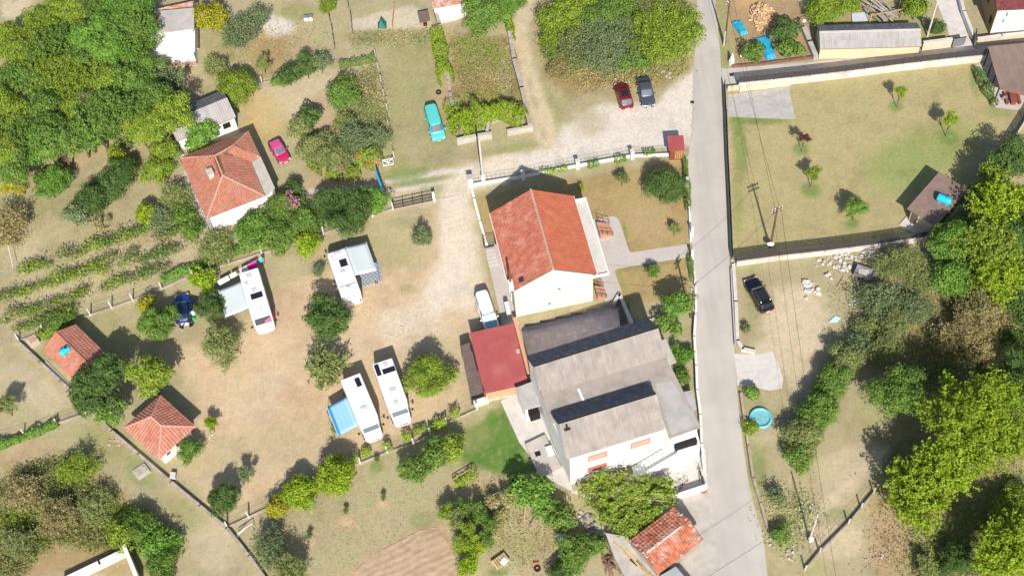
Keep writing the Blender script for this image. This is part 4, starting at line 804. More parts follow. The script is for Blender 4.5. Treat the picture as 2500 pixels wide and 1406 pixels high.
mk('windscreen_cover', MB().slab([(1.0, -.72, 1.74), (1.62, -.78, 1.24), (1.62, .78, 1.24), (1.0, .72, 1.74)], .03), mat('pale_turquoise_cover', (.50, .70, .72), (.45, .66, .68), 4), wv, True)
mk('bonnet_panel', MB().slab([(1.7, -.7, 1.07), (2.28, -.62, .97), (2.28, .62, .97), (1.7, .7, 1.07)], .03), paint('pale_blue_paint', (.16, .46, .62)), wv, True)
bc_ = car('blue_car', 'dark blue car with open doors and luggage under the trees', 'car', (446, 752), 96, 4.1, 1.72, 1.45, paint('royal_blue_paint', (.012, .045, .22)), .9, cab=(-1.9, .9, -1.3, .2), roof_m=paint('navy_roof', (.008, .02, .07)))
for x, s, a in ((.65, 1, 62), (.65, -1, -62), (-.35, 1, 55), (-.35, -1, -55)):
    mk('open_door', MB().box((x-.32*abs(math.cos(R(a))), s*(.86+.42), .78), (.95, .07, .85), R(180-a)), paint('navy_roof', (.008, .02, .07)), bc_, True)
mk('raised_tailgate', MB().slab([(-1.4, -.65, 1.5), (-2.1, -.65, 1.75), (-2.1, .65, 1.75), (-1.4, .65, 1.5)], .06), paint('royal_blue_paint', (.012, .045, .22)), bc_, True)
mk('sun_shade', MB().slab([(.35, -.6, 1.42), (.62, -.64, 1.2), (.62, .64, 1.2), (.35, .6, 1.42)], .02), mat('mint_sunshade', (.12, .42, .40), None), bc_, True)
def blob(name, label, cat, px, sz, m_, z=0.0, rz=0, n=10):
    p = P(px[0], px[1], z); t_ = MB(); a, b, h = sz; r_ = random.Random(str(label))
    t_.loft([[(math.cos(2*math.pi*k/n)*a/2*s*(1+r_.uniform(-.14, .14)), math.sin(2*math.pi*k/n)*b/2*s*(1+r_.uniform(-.14, .14)), zz*h) for k in range(n)] for zz, s in ((0, .8), (.3, 1), (.75, .85), (1, .45))])
    o = mk(name, t_, m_); o.location = (p.x, p.y, z); o.rotation_euler.z = R(rz); return tag(o, label, cat)
WCL = mat('white_cloth', (.78, .76, .74), (.7, .68, .66), 4)
blob('luggage_bag', 'white bag behind the open boot of the blue car', 'bag', (455, 790), (.7, .5, .45), WCL, 0, 20); blob('luggage_bag', 'pale bag on the ground beside the blue car', 'bag', (472, 766), (.5, .6, .5), WCL, 0, 70)
blob('green_bag', 'bright green bag beside the blue car', 'bag', (474, 780), (.5, .45, .4), mat('green_plastic', (.02, .42, .10), None, 1, .4)); blob('dark_bag', 'black bag beside the open door of the blue car', 'bag', (433, 784), (.55, .45, .4), BLKP)
ct = thing('camping_table', 'white folding camping table behind the blue car', 'table', P(455, 797), R(15)); mk('top', MB().box((0, 0, .66), (.9, .6, .04)), WHITEP, ct, True)
for x in (-.38, .38):
    for y in (-.24, .24): mk('leg', MB().tube([(x, y, 0), (x, y, .64)], .02, 5), STEEL, ct, True)
def folding_chair(label, px, rz, m_):
    t_ = thing('folding_chair', label, 'chair', P(*px), R(rz)); mk('seat', MB().box((0, 0, .42), (.5, .5, .04)), m_, t_, True); mk('backrest', MB().box((-.27, 0, .72), (.05, .5, .55), 0, ('Y', -.25)), m_, t_, True)
    for s in (-1, 1): mk('leg', MB().tube([(-.25, s*.25, 0), (.22, s*.25, .42)], .02, 5).tube([(.25, s*.25, 0), (-.25, s*.25, .6)], .02, 5), STEEL, t_, True)
folding_chair('dark folding chair behind the blue car, nearest the camper', (468, 797), -60, BLKP); folding_chair('dark folding chair behind the blue car, far side', (446, 802), 140, BLKP)

# ------------------------------------------------------------------ motorhomes
GRP = mat('camper_white', (.80, .80, .80), (.78, .78, .78), .7, .35, spec=.5, c3=(.70, .70, .70), s3=.5, a3=.25); SOLAR = mat('solar_cells', (.012, .013, .02), (.02, .022, .03), 9, .2, spec=.6); HATCH = mat('roof_hatch_acrylic', (.55, .55, .56), (.48, .48, .49), 3, .3); HFR = mat('hatch_frame', (.66, .66, .66))
def motorhome(label, px, head, L, W, H, kind, z=None, hatches=(), solars=(), extras=None):
    p = P(px[0], px[1], z or H); t_ = thing('motorhome', label, 'motorhome', (p.x, p.y, 0), R(head), 'motorhomes on the camp field'); hw = W/2
    xr, xf = -L/2, L/2
    if kind == 'coach':            # box body with over-cab nose and a van cab in front
        bx = xf-1.35
        st = [(xr, .95, .45, H-.12), (xr+.08, 1, .4, H), (bx-.7, 1, .4, H), (bx-.25, .99, .9, H-.03), (bx+.12, .9, 1.75, H-.2), (bx+.25, .7, 1.95, H-.42)]
        mk('body', MB().loft([[(x, y, zz) for y, zz in rrect(hw*f, z0, z1, .14)] for x, f, z0, z1 in st]), GRP, t_, True, True)
        cb = [(bx-.9, .88, .35, 1.95), (bx-.1, .88, .35, 1.95), (bx+.45, .87, .35, 1.35), (bx+1.05, .84, .38, 1.1), (bx+1.28, .72, .42, .85), (bx+1.35, .6, .48, .7)]
        mk('cab', MB().loft([[(x, y, zz) for y, zz in rrect(hw*f, z0, z1, .18)] for x, f, z0, z1 in cb]), GRP, t_, True, True)
        mk('windscreen', MB().slab([(bx+.05, -hw*.74, 1.86), (bx+.52, -hw*.78, 1.38), (bx+.52, hw*.78, 1.38), (bx+.05, hw*.74, 1.86)], .02), LGLASS, t_, True)
        mx, gx_ = bx+.3, bx+1.34
    else:                          # integrated body, sloping nose
        st = [(xr, .95, .45, H-.1), (xr+.1, 1, .4, H), (xf-2.0, 1, .38, H), (xf-1.35, .99, .38, H-.12), (xf-1.0, .97, .38, H-.4), (xf-.45, .94, .4, 1.75), (xf-.3, .92, .4, 1.25), (xf-.08, .8, .45, 1.0), (xf, .66, .5, .85)]
        mk('body', MB().loft([[(x, y, zz) for y, zz in rrect(hw*f, z0, z1, .16)] for x, f, z0, z1 in st]), GRP, t_, True, True)
        mk('windscreen', MB().slab([(xf-.93, -hw*.8, H-.42), (xf-.43, -hw*.82, 1.80), (xf-.43, hw*.82, 1.80), (xf-.93, hw*.8, H-.42)], .015), CGLASS, t_, True)
        mx, gx_ = xf-.7, xf-.02
    wheels(t_, (xr+L*.27, xf-1.05), hw*.93, .35)
    for s in (-1, 1):
        mk('mirror', MB().tube([(mx, s*hw*.9, 1.5), (mx+.05, s*(hw+.22), 1.55)], .025, 5).box((mx+.05, s*(hw+.26), 1.5), (.12, .2, .36)), BLKP, t_, True)
        mk('headlight', MB().box((gx_-.12, s*hw*.56, .82), (.2, .3, .16), -s*.3), LAMP, t_, True); mk('tail_light', MB().box((xr-.01, s*hw*.8, .85), (.05, .16, .5)), TAIL, t_, True)
        for x0, w_ in ((xr+1.4, 1.0), (xr+3.4, .9)): mk('side_window', MB().box((x0, s*(hw+.004), 1.75), (w_, .03, .55)), CGLASS, t_, True)
    mk('grille', MB().box((gx_-.02, 0, .68), (.06, W*.4, .16)), BLKP, t_, True); mk('number_plate', MB().box((gx_+.02, 0, .5), (.03, .5, .11)), PLATE, t_, True); mk('bumper', MB().box((xr-.05, 0, .5), (.12, W*.92, .2)), GRP, t_, True)
    for x, y, a, b in hatches:
        h_ = mk('roof_hatch', MB().box((x, y, H+.05), (a, b, .1)), HFR, t_, True); mk('dome', MB().box((x, y, H+.115), (a*.8, b*.8, .03)), HATCH, h_, True)
    for x, y, a, b in solars:
        s_ = mk('solar_panel', MB().box((x, y, H+.06), (a, b, .04)), IRON, t_, True); nx = max(1, round(a/.32)); ny = max(1, round(b/.32))
        cm = MB()
        for i in range(nx):
            for j in range(ny): cm.box((x-a/2+a*(i+.5)/nx, y-b/2+b*(j+.5)/ny, H+.087), (a/nx-.025, b/ny-.025, .012))
        mk('cells', cm, SOLAR, s_, True)
    return t_
def awning(t_, x0, x1, side, hw, drop, ext, zt, m_, name='awning'):
    y0, y1 = side*hw, side*(hw+ext); mb = MB(); n = 9
    rows = [[(x0+(x1-x0)*i/n, y0+(y1-y0)*k/6, zt-(drop)*k/6-.07*math.sin(math.pi*k/6)) for i in range(n+1)] for k in range(7)]
    vs_ = [p for r_ in rows for p in r_]; m = n+1
    o = mk(name, mb.add(vs_, [(k*m+i, k*m+i+1, k*m+m+i+1, k*m+m+i) for k in range(6) for i in range(n)]), m_, t_, True, True); so = o.modifiers.new('s', 'SOLIDIFY'); so.thickness = .02
    mk('awning_bar', MB().tube([(x0-.03, y1, zt-drop), (x1+.03, y1, zt-drop)], .04, 6), HFR, o, True)
    for x in (x0+.05, x1-.05): mk('awning_leg', MB().tube([(x, y1, zt-drop), (x, y1+.1*side, 0)], .025, 5), STEEL, o, True)
AWN = mat('pale_grey_awning', (.55, .62, .62), (.52, .59, .59), .6, .8)
# lower right pair
motorhome('white motorhome without awning, nearest the lower vine fence', (956, 946), -74.5, 7.2, 2.3, 2.85, 'coach', hatches=((-2.95, .2, .55, .55), (.35, .05, .5, .8), (2.0, -.1, .6, .5)), solars=((-2.6, .72-1.5, 1.45, .5), (-2.15, .35, .62, 1.4)))
m2_ = motorhome('white motorhome with blue and pale blue striped awning', (882, 984), -71.5, 7.3, 2.3, 2.85, 'coach', hatches=((.7, .05, .5, .8),), solars=((-2.55, .55, 1.1, .55),))
def striped(name, cols, wds, axis_=1, sc=1.0):
    m = bpy.data.materials.new(name); m.use_nodes = True; t = m.node_tree; N = t.nodes; Lk = t.links; b = N['Principled BSDF']; b.inputs['Roughness'].default_value = .85
    tc = N.new('ShaderNodeTexCoord'); sp = N.new('ShaderNodeSeparateXYZ'); Lk.new(tc.outputs['Object'], sp.inputs[0]); r = N.new('ShaderNodeMapRange'); r.inputs[1].default_value, r.inputs[2].default_value = wds; Lk.new(sp.outputs[axis_], r.inputs[0])
    cr = N.new('ShaderNodeValToRGB'); cr.color_ramp.interpolation = 'CONSTANT'; e = cr.color_ramp.elements
    while len(e) < len(cols): e.new(.5)
    for i, (pos, c_) in enumerate(cols): e[i].position = pos; e[i].color = (*c_, 1)
    Lk.new(r.outputs[0], cr.inputs[0]); Lk.new(cr.outputs[0], b.inputs['Base Color']); return m
PB, DB = (.27, .50, .70), (.03, .26, .56)
BLUAW = striped('blue_striped_canvas', [(0, DB), (.16, PB), (.34, (.22, .44, .66)), (.37, PB), (.55, (.22, .44, .66)), (.58, PB), (.76, (.22, .44, .66)), (.79, (.33, .56, .74)), (.93, (.24, .46, .67)), (.955, PB)], (-3.6, -1.1))
awning(m2_, -1.6, 2.2, -1, 1.15, .55, 2.4, 2.55, BLUAW)
folding_chair('dark chair under the edge of the blue striped awning', (806, 1008), 150, BLKP)
tt = thing('camp_table', 'small orange table beside the blue striped awning', 'table', P(812, 1022), R(20)); mk('top', MB().box((0, 0, .6), (.9, .5, .05)), WOODY, tt, True)
for x in (-.38, .38): mk('leg', MB().box((x, 0, .29), (.05, .45, .57)), STEEL, tt, True)
# upper camper with rug
m3_ = motorhome('white motorhome with grey awning over a patterned rug', (834, 652), 105, 7.6, 2.3, 2.85, 'integrated', hatches=((2.0, 0, .5, .9), (-.7, .05, .5, .65), (-3.0, .0, .35, .5)), solars=((.45, -.35, 1.0, .85),))
mk('ladder', MB().tube([(-3.85, .25, .7), (-3.85, .25, 2.9), (-3.4, .25, 2.95)], .03, 5).tube([(-3.85, -.25, .7), (-3.85, -.25, 2.9), (-3.4, -.25, 2.95)], .03, 5).tube([(-3.85, -.25, 1.5), (-3.85, .25, 1.5)], .025, 5).tube([(-3.85, -.25, 2.1), (-3.85, .25, 2.1)], .025, 5), STEEL, m3_, True)
mk('roof_bars', MB().tube([(-2.7, -.95, 2.95), (-2.7, .95, 2.95)], .03, 5).tube([(1.2, .2, 2.9), (1.2, .6, 2.9), (1.9, .7, 2.9)], .025, 5), STEEL, m3_, True)
awning(m3_, -1.5, 2.75, -1, 1.15, .35, 2.5, 2.6, AWN)
rg = bpy.data.materials.new('patterned_rug'); rg.use_nodes = True; N = rg.node_tree.nodes; Lk = rg.node_tree.links; tc = N.new('ShaderNodeTexCoord'); mp = N.new('ShaderNodeMapping'); mp.inputs['Rotation'].default_value = (0, 0, R(45)); mp.inputs['Scale'].default_value = (2.6, 2.6, 2.6); ckk = N.new('ShaderNodeTexBrick'); ckk.offset = 0; ckk.inputs['Scale'].default_value = 1; ckk.inputs['Mortar Size'].default_value = .09; ckk.inputs['Brick Width'].default_value = 1.; ckk.inputs['Row Height'].default_value = 1.
ckk.inputs['Color1'].default_value = (.18, .21, .26, 1); ckk.inputs['Color2'].default_value = (.20, .23, .28, 1); ckk.inputs['Mortar'].default_value = (.42, .45, .50, 1)
Lk.new(tc.outputs['Object'], mp.inputs[0]); Lk.new(mp.outputs[0], ckk.inputs[0]); Lk.new(ckk.outputs[0], N['Principled BSDF'].inputs['Base Color']); N['Principled BSDF'].inputs['Roughness'].default_value = .95
q = [P(a, b, 0) for a, b in ((880, 640), (922, 628), (934, 683), (880, 702))]
cc = sum(q, Vector())/4; rug = mk('rug', MB().prism([(p.x-cc.x, p.y-cc.y) for p in q], .004, .02), rg); rug.location = cc; tag(rug, 'blue grey lattice patterned rug beside the upper motorhome', 'rug')
for i, (a, b) in enumerate(((917, 690), (921, 690))): pass
sh = thing('shoes', 'pair of dark shoes on the edge of the patterned rug', 'shoes', P(919, 690)); mk('shoe', MB().box((-.08, 0, .05), (.1, .28, .1), .1), BLKP, sh, True); mk('shoe', MB().box((.1, .02, .05), (.1, .28, .1), -.1), BLKP, sh, True)
# camper with pink curtains, left
m4_ = motorhome('white motorhome with grey awning and pink front blind', (624, 722), -75.5, 7.5, 2.3, 2.8, 'integrated', hatches=((-2.9, -.1, .6, .65), (-1.95, -.62, .5, .45), (-.75, .0, .6, .6)), solars=((.05, .12, .75, 1.35),))
mk('pink_blind', MB().slab([(3.0, .85, 2.3), (3.3, .88, 1.9), (3.3, .15, 1.9), (3.18, .2, 2.12)], .012), mat('pink_cloth', (.75, .12, .22)), m4_, True); mk('awning_bracket', MB().box((1.7, 0, 2.83), (.04, .9, .03)).box((2.0, .1, 2.83), (.04, .5, .03)), STEEL, m4_, True)
mk('side_cloth', MB().slab([(1.7, 1.17, 2.3), (2.9, 1.17, 2.3), (2.9, 1.3, 1.5), (1.7, 1.3, 1.5)], .02), mat('red_pink_cloth', (.75, .06, .12)), m4_, True)
awning(m4_, -2.7, 1.15, -1, 1.15, .4, 2.75, 2.55, AWN)
# washing line
wl_ = thing('washing_line', 'clothes line with white and magenta laundry above the motorhome', 'washing line', P(590, 660))
pa, pb = P(528, 688, 1.5), P(640, 628, 1.5)
for p in (pa, pa.lerp(pb, .5), pb): mk('post', MB().tube([(p.x, p.y, 0), (p.x, p.y, 1.55)], .03, 5), STEEL, wl_)
mk('line', MB().tube([pa, pb], .012, 4), WHITEP, wl_)
for t0, t1, m_, dz in ((.02, .25, WCL, .55), (.28, .42, mat('pale_pink_cloth', (.70, .52, .52)), .5), (.50, .66, WCL, .6), (.67, .86, mat('magenta_cloth', (.70, .02, .36)), .75), (.92, .99, CYAN, .4)):
    a, b = pa.lerp(pb, t0), pa.lerp(pb, t1); d = Vector(((pb-pa).y, -(pb-pa).x, 0)).normalized()*.28
    mk('laundry', MB().slab([a-d*.1, b-d*.1, b+d-Vector((0, 0, dz)), a+d-Vector((0, 0, dz))], .02), m_, wl_)
# trailer by the rubble
tr = thing('trailer', 'small grey two wheeled box trailer beside the white rubble', 'trailer', P(2108, 674), R(-30))
mk('bed', MB().box((0, 0, .5), (2.1, 1.35, .08)), STEEL, tr, True)
for x, y, a, b in ((0, .66, 2.1, .05), (0, -.66, 2.1, .05), (1.03, 0, .05, 1.27), (-1.03, 0, .05, 1.27)): mk('side_board', MB().box((x, y, .75), (a, b, .42)), STEEL, tr, True)
mk('drawbar', MB().tube([(1.05, 0, .45), (2.1, 0, .42)], .05, 5), IRON, tr, True); wheels(tr, (-.1,), .85, .28); mk('load', MB().box((-.1, .1, .62), (1.2, .7, .16), .3), CONC, tr, True)
# ------------------------------------------------------------------ fences, garden walls
POSTW = mat('white_concrete_post', (.68, .65, .60), (.6, .57, .52), 3); WIRE = mat('fence_wire', (.10, .10, .09), None, 1, .6)
def along(px, step, z=0.0):
    pts = [P(a, b, z) for a, b in px]; out = []; acc = 0.0
    for a, b in zip(pts, pts[1:]):
        L = (b-a).length; n = max(1, round(L/step)); out += [(a.lerp(b, i/n), math.atan2(b.y-a.y, b.x-a.x)) for i in range(n)]
    out.append((pts[-1], out[-1][1])); return out
def post_fence(name, label, px, step=2.6, h=1.5, m_=POSTW, kerb=.25, r=.07, wires=3, kerb_m=WALLO):
    pts = [P(a, b) for a, b in px]; c_ = sum(pts, Vector())/len(pts); t_ = thing(name, label, 'fence', (c_.x, c_.y, 0)); al = along(px, step)
    pme = MB().box((0, 0, h/2), (r*2, r*2, h)).mesh('post', m_)
    for p, a in al: link('post', pme, t_, (p.x-c_.x, p.y-c_.y, 0), (random.uniform(-.03, .03), random.uniform(-.03, .03), a))
    if kerb:
        for a, b in zip(pts, pts[1:]):
            m = (a+b)/2; mk('kerb', MB().box((m.x, m.y, kerb/2), ((b-a).length, .13, kerb), math.atan2(b.y-a.y, b.x-a.x)), kerb_m, t_)
    if wires:
        mb = MB()
        for k in range(wires):
            z = kerb+.15+(h-kerb-.2)*k/max(1, wires-1)
            for (p, _), (q, _) in zip(al, al[1:]): mb.tube([(p.x, p.y, z), ((p.x+q.x)/2, (p.y+q.y)/2, z-.02), (q.x, q.y, z)], .011, 3, False)
        mk('wire', mb, WIRE, t_)
    return t_
post_fence('camp_fence', 'white post and wire fence between vineyard and camp field', [(48, 833), (170, 788), (325, 735), (395, 707), (470, 672), (560, 645), (640, 620), (700, 602), (790, 572), (860, 545), (960, 512)], 2.9)
post_fence('vine_fence', 'white post and wire fence with vines below the motorhomes', [(556, 1288), (660, 1238), (770, 1178), (880, 1132), (945, 1105), (1010, 1085), (1090, 1035), (1165, 1000)], 2.6)
post_fence('old_fence', 'thin wire fence on posts between the turquoise van plot and the brush', [(918, 140), (930, 200), (945, 270), (955, 350), (962, 385)], 2.4, 1.3, POSTW, 0, .05)
post_fence('garden_wire_fence', 'low wire fence west of the pale fowl yard', [(852, 20), (858, 45), (862, 82)], 1.3, 1.5, IRON, 0, .03)
post_fence('rough_fence', 'leaning post fence crossing the dry plot behind the old house', [(595, 210), (640, 203), (690, 192), (730, 185)], 2.2, 1.2, POSTW, .12, .05)
post_fence('thin_fence', 'old dark wire fence down the brown plot at the top', [(800, 30), (812, 75), (818, 120)], 1.5, 1.2, m_wood, 0, .05)
post_fence('field_fence', 'wire fence with posts on a narrow wall at the lower right', [(1965, 1392), (2000, 1350), (2070, 1280), (2132, 1205)], 3.0, 1.4, POSTW, .45, .06, 3, WALLO)
post_fence('west_fence', 'low fence kerb with climbing vine at the left edge', [(-20, 1082), (60, 1060), (140, 1035), (210, 1010)], 3.2, 1.2)
wall_line('boundary_wall', 'narrow old wall along the southwest edge of the camp field', [(38, 830), (100, 888), (150, 935), (195, 975), (275, 1056), (340, 1112), (420, 1180), (490, 1238), (556, 1292), (610, 1360), (660, 1430)], .55, .3, WALLO)
wall_line('side_wall', 'low white wall between gravel track and cream house', [(1146, 440), (1158, 490), (1172, 545), (1188, 600)], .55, .28, WHITE)
# front fence of the main garden
ff = thing('front_fence', 'low white wall with posts and wire mesh in front of the cream house', 'fence', P(1400, 410))
fpx = [(1150, 455), (1180, 449), (1278, 433), (1410, 407), (1543, 383), (1632, 380)]
for (a, b), (c_, d) in zip(fpx, fpx[1:]):
    p, q = P(a, b), P(c_, d); m = (p+q)/2; mk('wall_section', MB().box((m.x, m.y, .2), ((q-p).length, .24, .4), math.atan2(q.y-p.y, q.x-p.x)), WHITE, ff)
    mb = MB(); n = max(3, int((q-p).length/.5))
    for k in range(n+1): r_ = p.lerp(q, k/n); mb.tube([(r_.x, r_.y, .4), (r_.x, r_.y, 1.35)], .014, 3)
    for z in (.5, .9, 1.33): mb.tube([(p.x, p.y, z), (q.x, q.y, z)], .014, 3)
    mk('mesh_panel', mb, mat('green_grey_wire', (.16, .2, .17)), ff)
for a, b in ((1278, 438), (1410, 411), (1543, 387)): p = P(a, b); mk('post', MB().box((p.x, p.y, .75), (.42, .42, 1.5), .2), WHITE, ff); mk('post_cap', MB().box((p.x, p.y, 1.53), (.52, .52, .07), .2), CONCW, ff)
gp = thing('gate_pier', 'grey square gate pier at the camp entrance', 'gate pier', P(1149, 452), .1); mk('pier', MB().box((0, 0, .8), (.6, .6, 1.6)), WHITE, gp, True); mk('cap', MB().box((0, 0, 1.64), (.7, .7, .1)), CONCG, gp, True)
# the open sliding gate of the camp
ga, gb_ = P(962, 511), P(1056, 491); gd = gb_-ga; gl = gd.length
gg = thing('sliding_gate', 'brown iron bar gate closing the camp drive', 'gate', ga, math.atan2(gd.y, gd.x))
for z in (.15, .55, .95, 1.4): mk('rail', MB().box((gl/2, 0, z), (gl, .06, .07)), IRON, gg, True)
for i in range(int(gl/.16)): mk('bar', MB().box((.1+i*.16, .0, .75), (.03, .03, 1.3)), mat('brown_iron', (.13, .085, .07)), gg, True)
for x in (0, gl*.25, gl*.5, gl*.75, gl): mk('upright', MB().box((x, 0, .8), (.08, .08, 1.6)), IRON, gg, True)
mk('end_post', MB().box((gl+.2, 0, .8), (.3, .3, 1.6)), WHITE, gg, True); mk('track', MB().box((gl*.75, 0, .03), (gl*1.9, .12, .06)), CONC, gg, True)
# white gate frame
wg = thing('white_gate', 'white metal gate frame with crossed bars at the plot entrance', 'gate', P(937, 408), R(8))
for a, b in (((0, 0, .2), (1.25, 0, .2)), ((0, 0, 1.3), (1.25, 0, 1.3)), ((0, 0, .1), (0, 0, 1.4)), ((1.25, 0, .1), (1.25, 0, 1.4)), ((0, 0, .2), (1.25, 0, 1.3)), ((0, 0, 1.3), (1.25, 0, .2)), ((.62, 0, .2), (.62, 0, 1.3))): mk('bar', MB().tube([a, b], .045, 5), WHITEP, wg, True)
# sign board
sg = thing('sign_board', 'long blue and white sign board edge-on at the camp entrance', 'sign', P(938, 488), R(104))
mk('panel', MB().box((1.4, 0, 1.5), (3.4, .08, 1.3), 0, ('X', .0)), mat('sign_blue', (.03, .35, .62), None, 1, .4), sg, True); mk('white_band', MB().box((1.4, -.02, 2.0), (3.1, .10, .36)), WHITEP, sg, True); mk('back_band', MB().box((1.4, .02, 1.9), (3.1, .12, .5)), WHITEP, sg, True)
mk('cap_strip', MB().box((1.4, 0, 2.17), (3.4, .2, .05)), mat('sign_blue', (.03, .35, .62)), sg, True)
for x in (.2, 2.6): mk('post', MB().tube([(x, .06, 0), (x, .06, 2.1)], .05, 6), STEEL, sg, True)
# slatted walls round the big lawn
def slat_wall(name, label, px, wall_h, fence_h, th=.28, pan=2.6, wm=WALLC):
    pts = [P(a, b) for a, b in px]; c_ = sum(pts, Vector())/len(pts); t_ = thing(name, label, 'wall', (c_.x, c_.y, 0))
    for a, b in zip(pts, pts[1:]):
        d = b-a; L = d.length; rz = math.atan2(d.y, d.x); n = max(1, round(L/pan))
        for i in range(n):
            p, q = a.lerp(b, i/n), a.lerp(b, (i+1)/n); m = (p+q)/2; ln = (q-p).length
            if wall_h: mk('wall_section', MB().box((m.x, m.y, wall_h/2), (ln-.008, th, wall_h), rz), wm, t_)
            mb = MB(); nb = max(2, round(fence_h/.17))
            for k in range(nb): mb.box((m.x, m.y, wall_h+.05+fence_h*(k+.5)/nb), (ln-.05, .035, fence_h/nb-.03), rz, ('X', .25))
            mk('board_panel', mb, SLATF, t_); mk('post', MB().box((p.x, p.y, wall_h+fence_h/2), (.09, .09, fence_h+.06), rz), SLATF, t_)
    return t_
slat_wall('north_lawn_wall', 'pale wall topped by dark board fence along the lane', [(1802, 218), (1930, 205), (2060, 190), (2200, 172), (2330, 157), (2402, 150)], 1.15, 1.15)
slat_wall('south_lawn_wall', 'white wall with dark board fence below the big lawn', [(1797, 648), (1900, 634), (2010, 622), (2130, 607), (2252, 588)], .8, 1.15)
slat_wall('road_board_fence', 'long dark board fence between road and big lawn', [(1772, 288), (1776, 400), (1781, 500), (1787, 640)], .25, 1.35, .25)
slat_wall('corner_board_fence', 'dark board fence running diagonally behind the brown roofed hut', [(2252, 588), (2300, 548), (2372, 478), (2440, 395), (2500, 300), (2530, 250)], .5, 1.1)
slat_wall('upper_road_fence', 'short dark board fence between road and grey concrete slab', [(1768, 214), (1771, 284)], .25, 1.2, .25)
wall_line('stone_lane_wall', 'cream stone wall below the short board fence at the lane corner', [(1806, 222), (1926, 208)], .9, .34, STONE)
wall_line('lane_corner_box', 'small grey gated enclosure at the lane corner', [(1776, 222), (1802, 219)], .8, .2, STONE)
wall_line('roadside_wall', 'low pale wall along the road below the big lawn', [(1790, 650), (1796, 740), (1800, 835), (1812, 855), (1842, 862)], .45, .4, WALLC)
wall_line('grey_kerb_wall', 'thin grey kerb wall between road and black car plot', [(1784, 660), (1789, 760), (1794, 845)], .5, .14, CONCG)
wall_line('lower_road_wall', 'low stone wall on the right side of the lower road', [(1808, 965), (1816, 1020), (1826, 1090), (1838, 1170), (1856, 1230), (1872, 1290)], .5, .25, WALLO)
wall_line('east_garden_wall', 'low white wall with posts between cream house garden and road', [(1676, 390), (1681, 480), (1686, 590)], .45, .2, WHITE); wall_line('east_garden_wall', 'low white wall on the road side below the garden path', [(1690, 632), (1697, 700), (1699, 760)], .45, .2, WHITE)
wall_line('yard_wall', 'uneven white wall between large white house and road', [(1697, 780), (1694, 830), (1699, 900), (1701, 960), (1709, 1020), (1712, 1090), (1718, 1150)], .9, .25, WHITE)
for i, (a, b) in enumerate(((1676, 455), (1689, 575), (1689, 632))): p = P(a, b); o = thing('fence_post', ['white post on the garden wall by the dark green tree', 'white gate post north of the garden path', 'white gate post south of the garden path'][i], 'post', p); mk('shaft', MB().box((0, 0, .8), (.3, .3, 1.6)), WHITE, o, True); mk('cap', MB().box((0, 0, 1.63), (.38, .38, .06)), CONCW, o, True)
wall_line('stone_wall', 'beige stone wall along the lane beside the long shed', [(2250, 124), (2318, 115)], 1.5, .3, STONE, 0, CONCW); wall_line('stone_wall', 'beige stone wall along the lane below the burgundy roofed house', [(2382, 112), (2440, 104), (2530, 95)], 1.3, .3, STONE, 0, CONCW)
dg = thing('driveway_gate', 'grey sliding gate panel across the white driveway', 'gate', P(2338, 114), R(5)); mk('panel', MB().box((0, 0, .8), (1.6, .07, 1.5)), STEEL, dg, True); mk('frame', MB().box((0, .02, 1.58), (1.7, .1, .06)), IRON, dg, True)
dg = thing('driveway_gate', 'grey gate leaf standing open beside the burgundy roofed house', 'gate', P(2378, 105), R(75)); mk('panel', MB().box((0, 0, .8), (1.9, .07, 1.5)), STEEL, dg, True); mk('frame', MB().box((0, .02, 1.58), (2.0, .1, .06)), IRON, dg, True)
wall_line('drive_wall', 'white wall on the right side of the driveway at the top right', [(2372, 95), (2350, 40), (2330, -40)], .9, .3, WHITE, 0, CONCW)
wall_line('yard_edge', 'rusty brown edging wall of the firewood yard along the lane', [(1788, 165), (1850, 160), (1930, 150), (1985, 143)], .4, .2, mat('rusty_edging', (.22, .12, .09), (.16, .09, .07), 2)); wall_line('yard_side_wall', 'grey concrete strip between firewood yard and long shed', [(1962, 78), (1975, 110), (1990, 145)], .8, .6, CONCG)
# ruined house overgrown with ivy
wall_line('ruin_wall', 'long narrow ruined wall west of the overgrown plot', [(1062, 30), (1075, 75), (1090, 160), (1100, 240), (1108, 275)], 1.3, .42, WALLO); wall_line('ruin_wall', 'ruined stone wall east of the overgrown plot', [(1245, 95), (1256, 160), (1275, 230), (1294, 318)], 1.4, .5, WALLO)
wall_line('ruined_house_wall', 'pale broken front wall of the ivy covered ruin', [(1118, 352), (1165, 342), (1200, 337)], 1.0, .4, CONC); wall_line('ruined_house_wall', 'pale broken wall stub at the east end of the ivy ruin', [(1240, 330), (1300, 318)], .9, .4, CONC); wall_line('ruin_pier', 'square pale wall opening in the ivy covered ruin', [(1190, 328), (1196, 300), (1225, 292)], .8, .35, CONC)
wall_line('white_ruin_wall', 'bright white wall standing upright at the bottom left', [(312, 1345), (345, 1425)], 1.6, .4, WHITEP); wall_line('white_rubble_wall', 'ragged white rubble wall running left at the bottom', [(312, 1352), (250, 1382), (160, 1425)], 1.1, .5, WHITE)

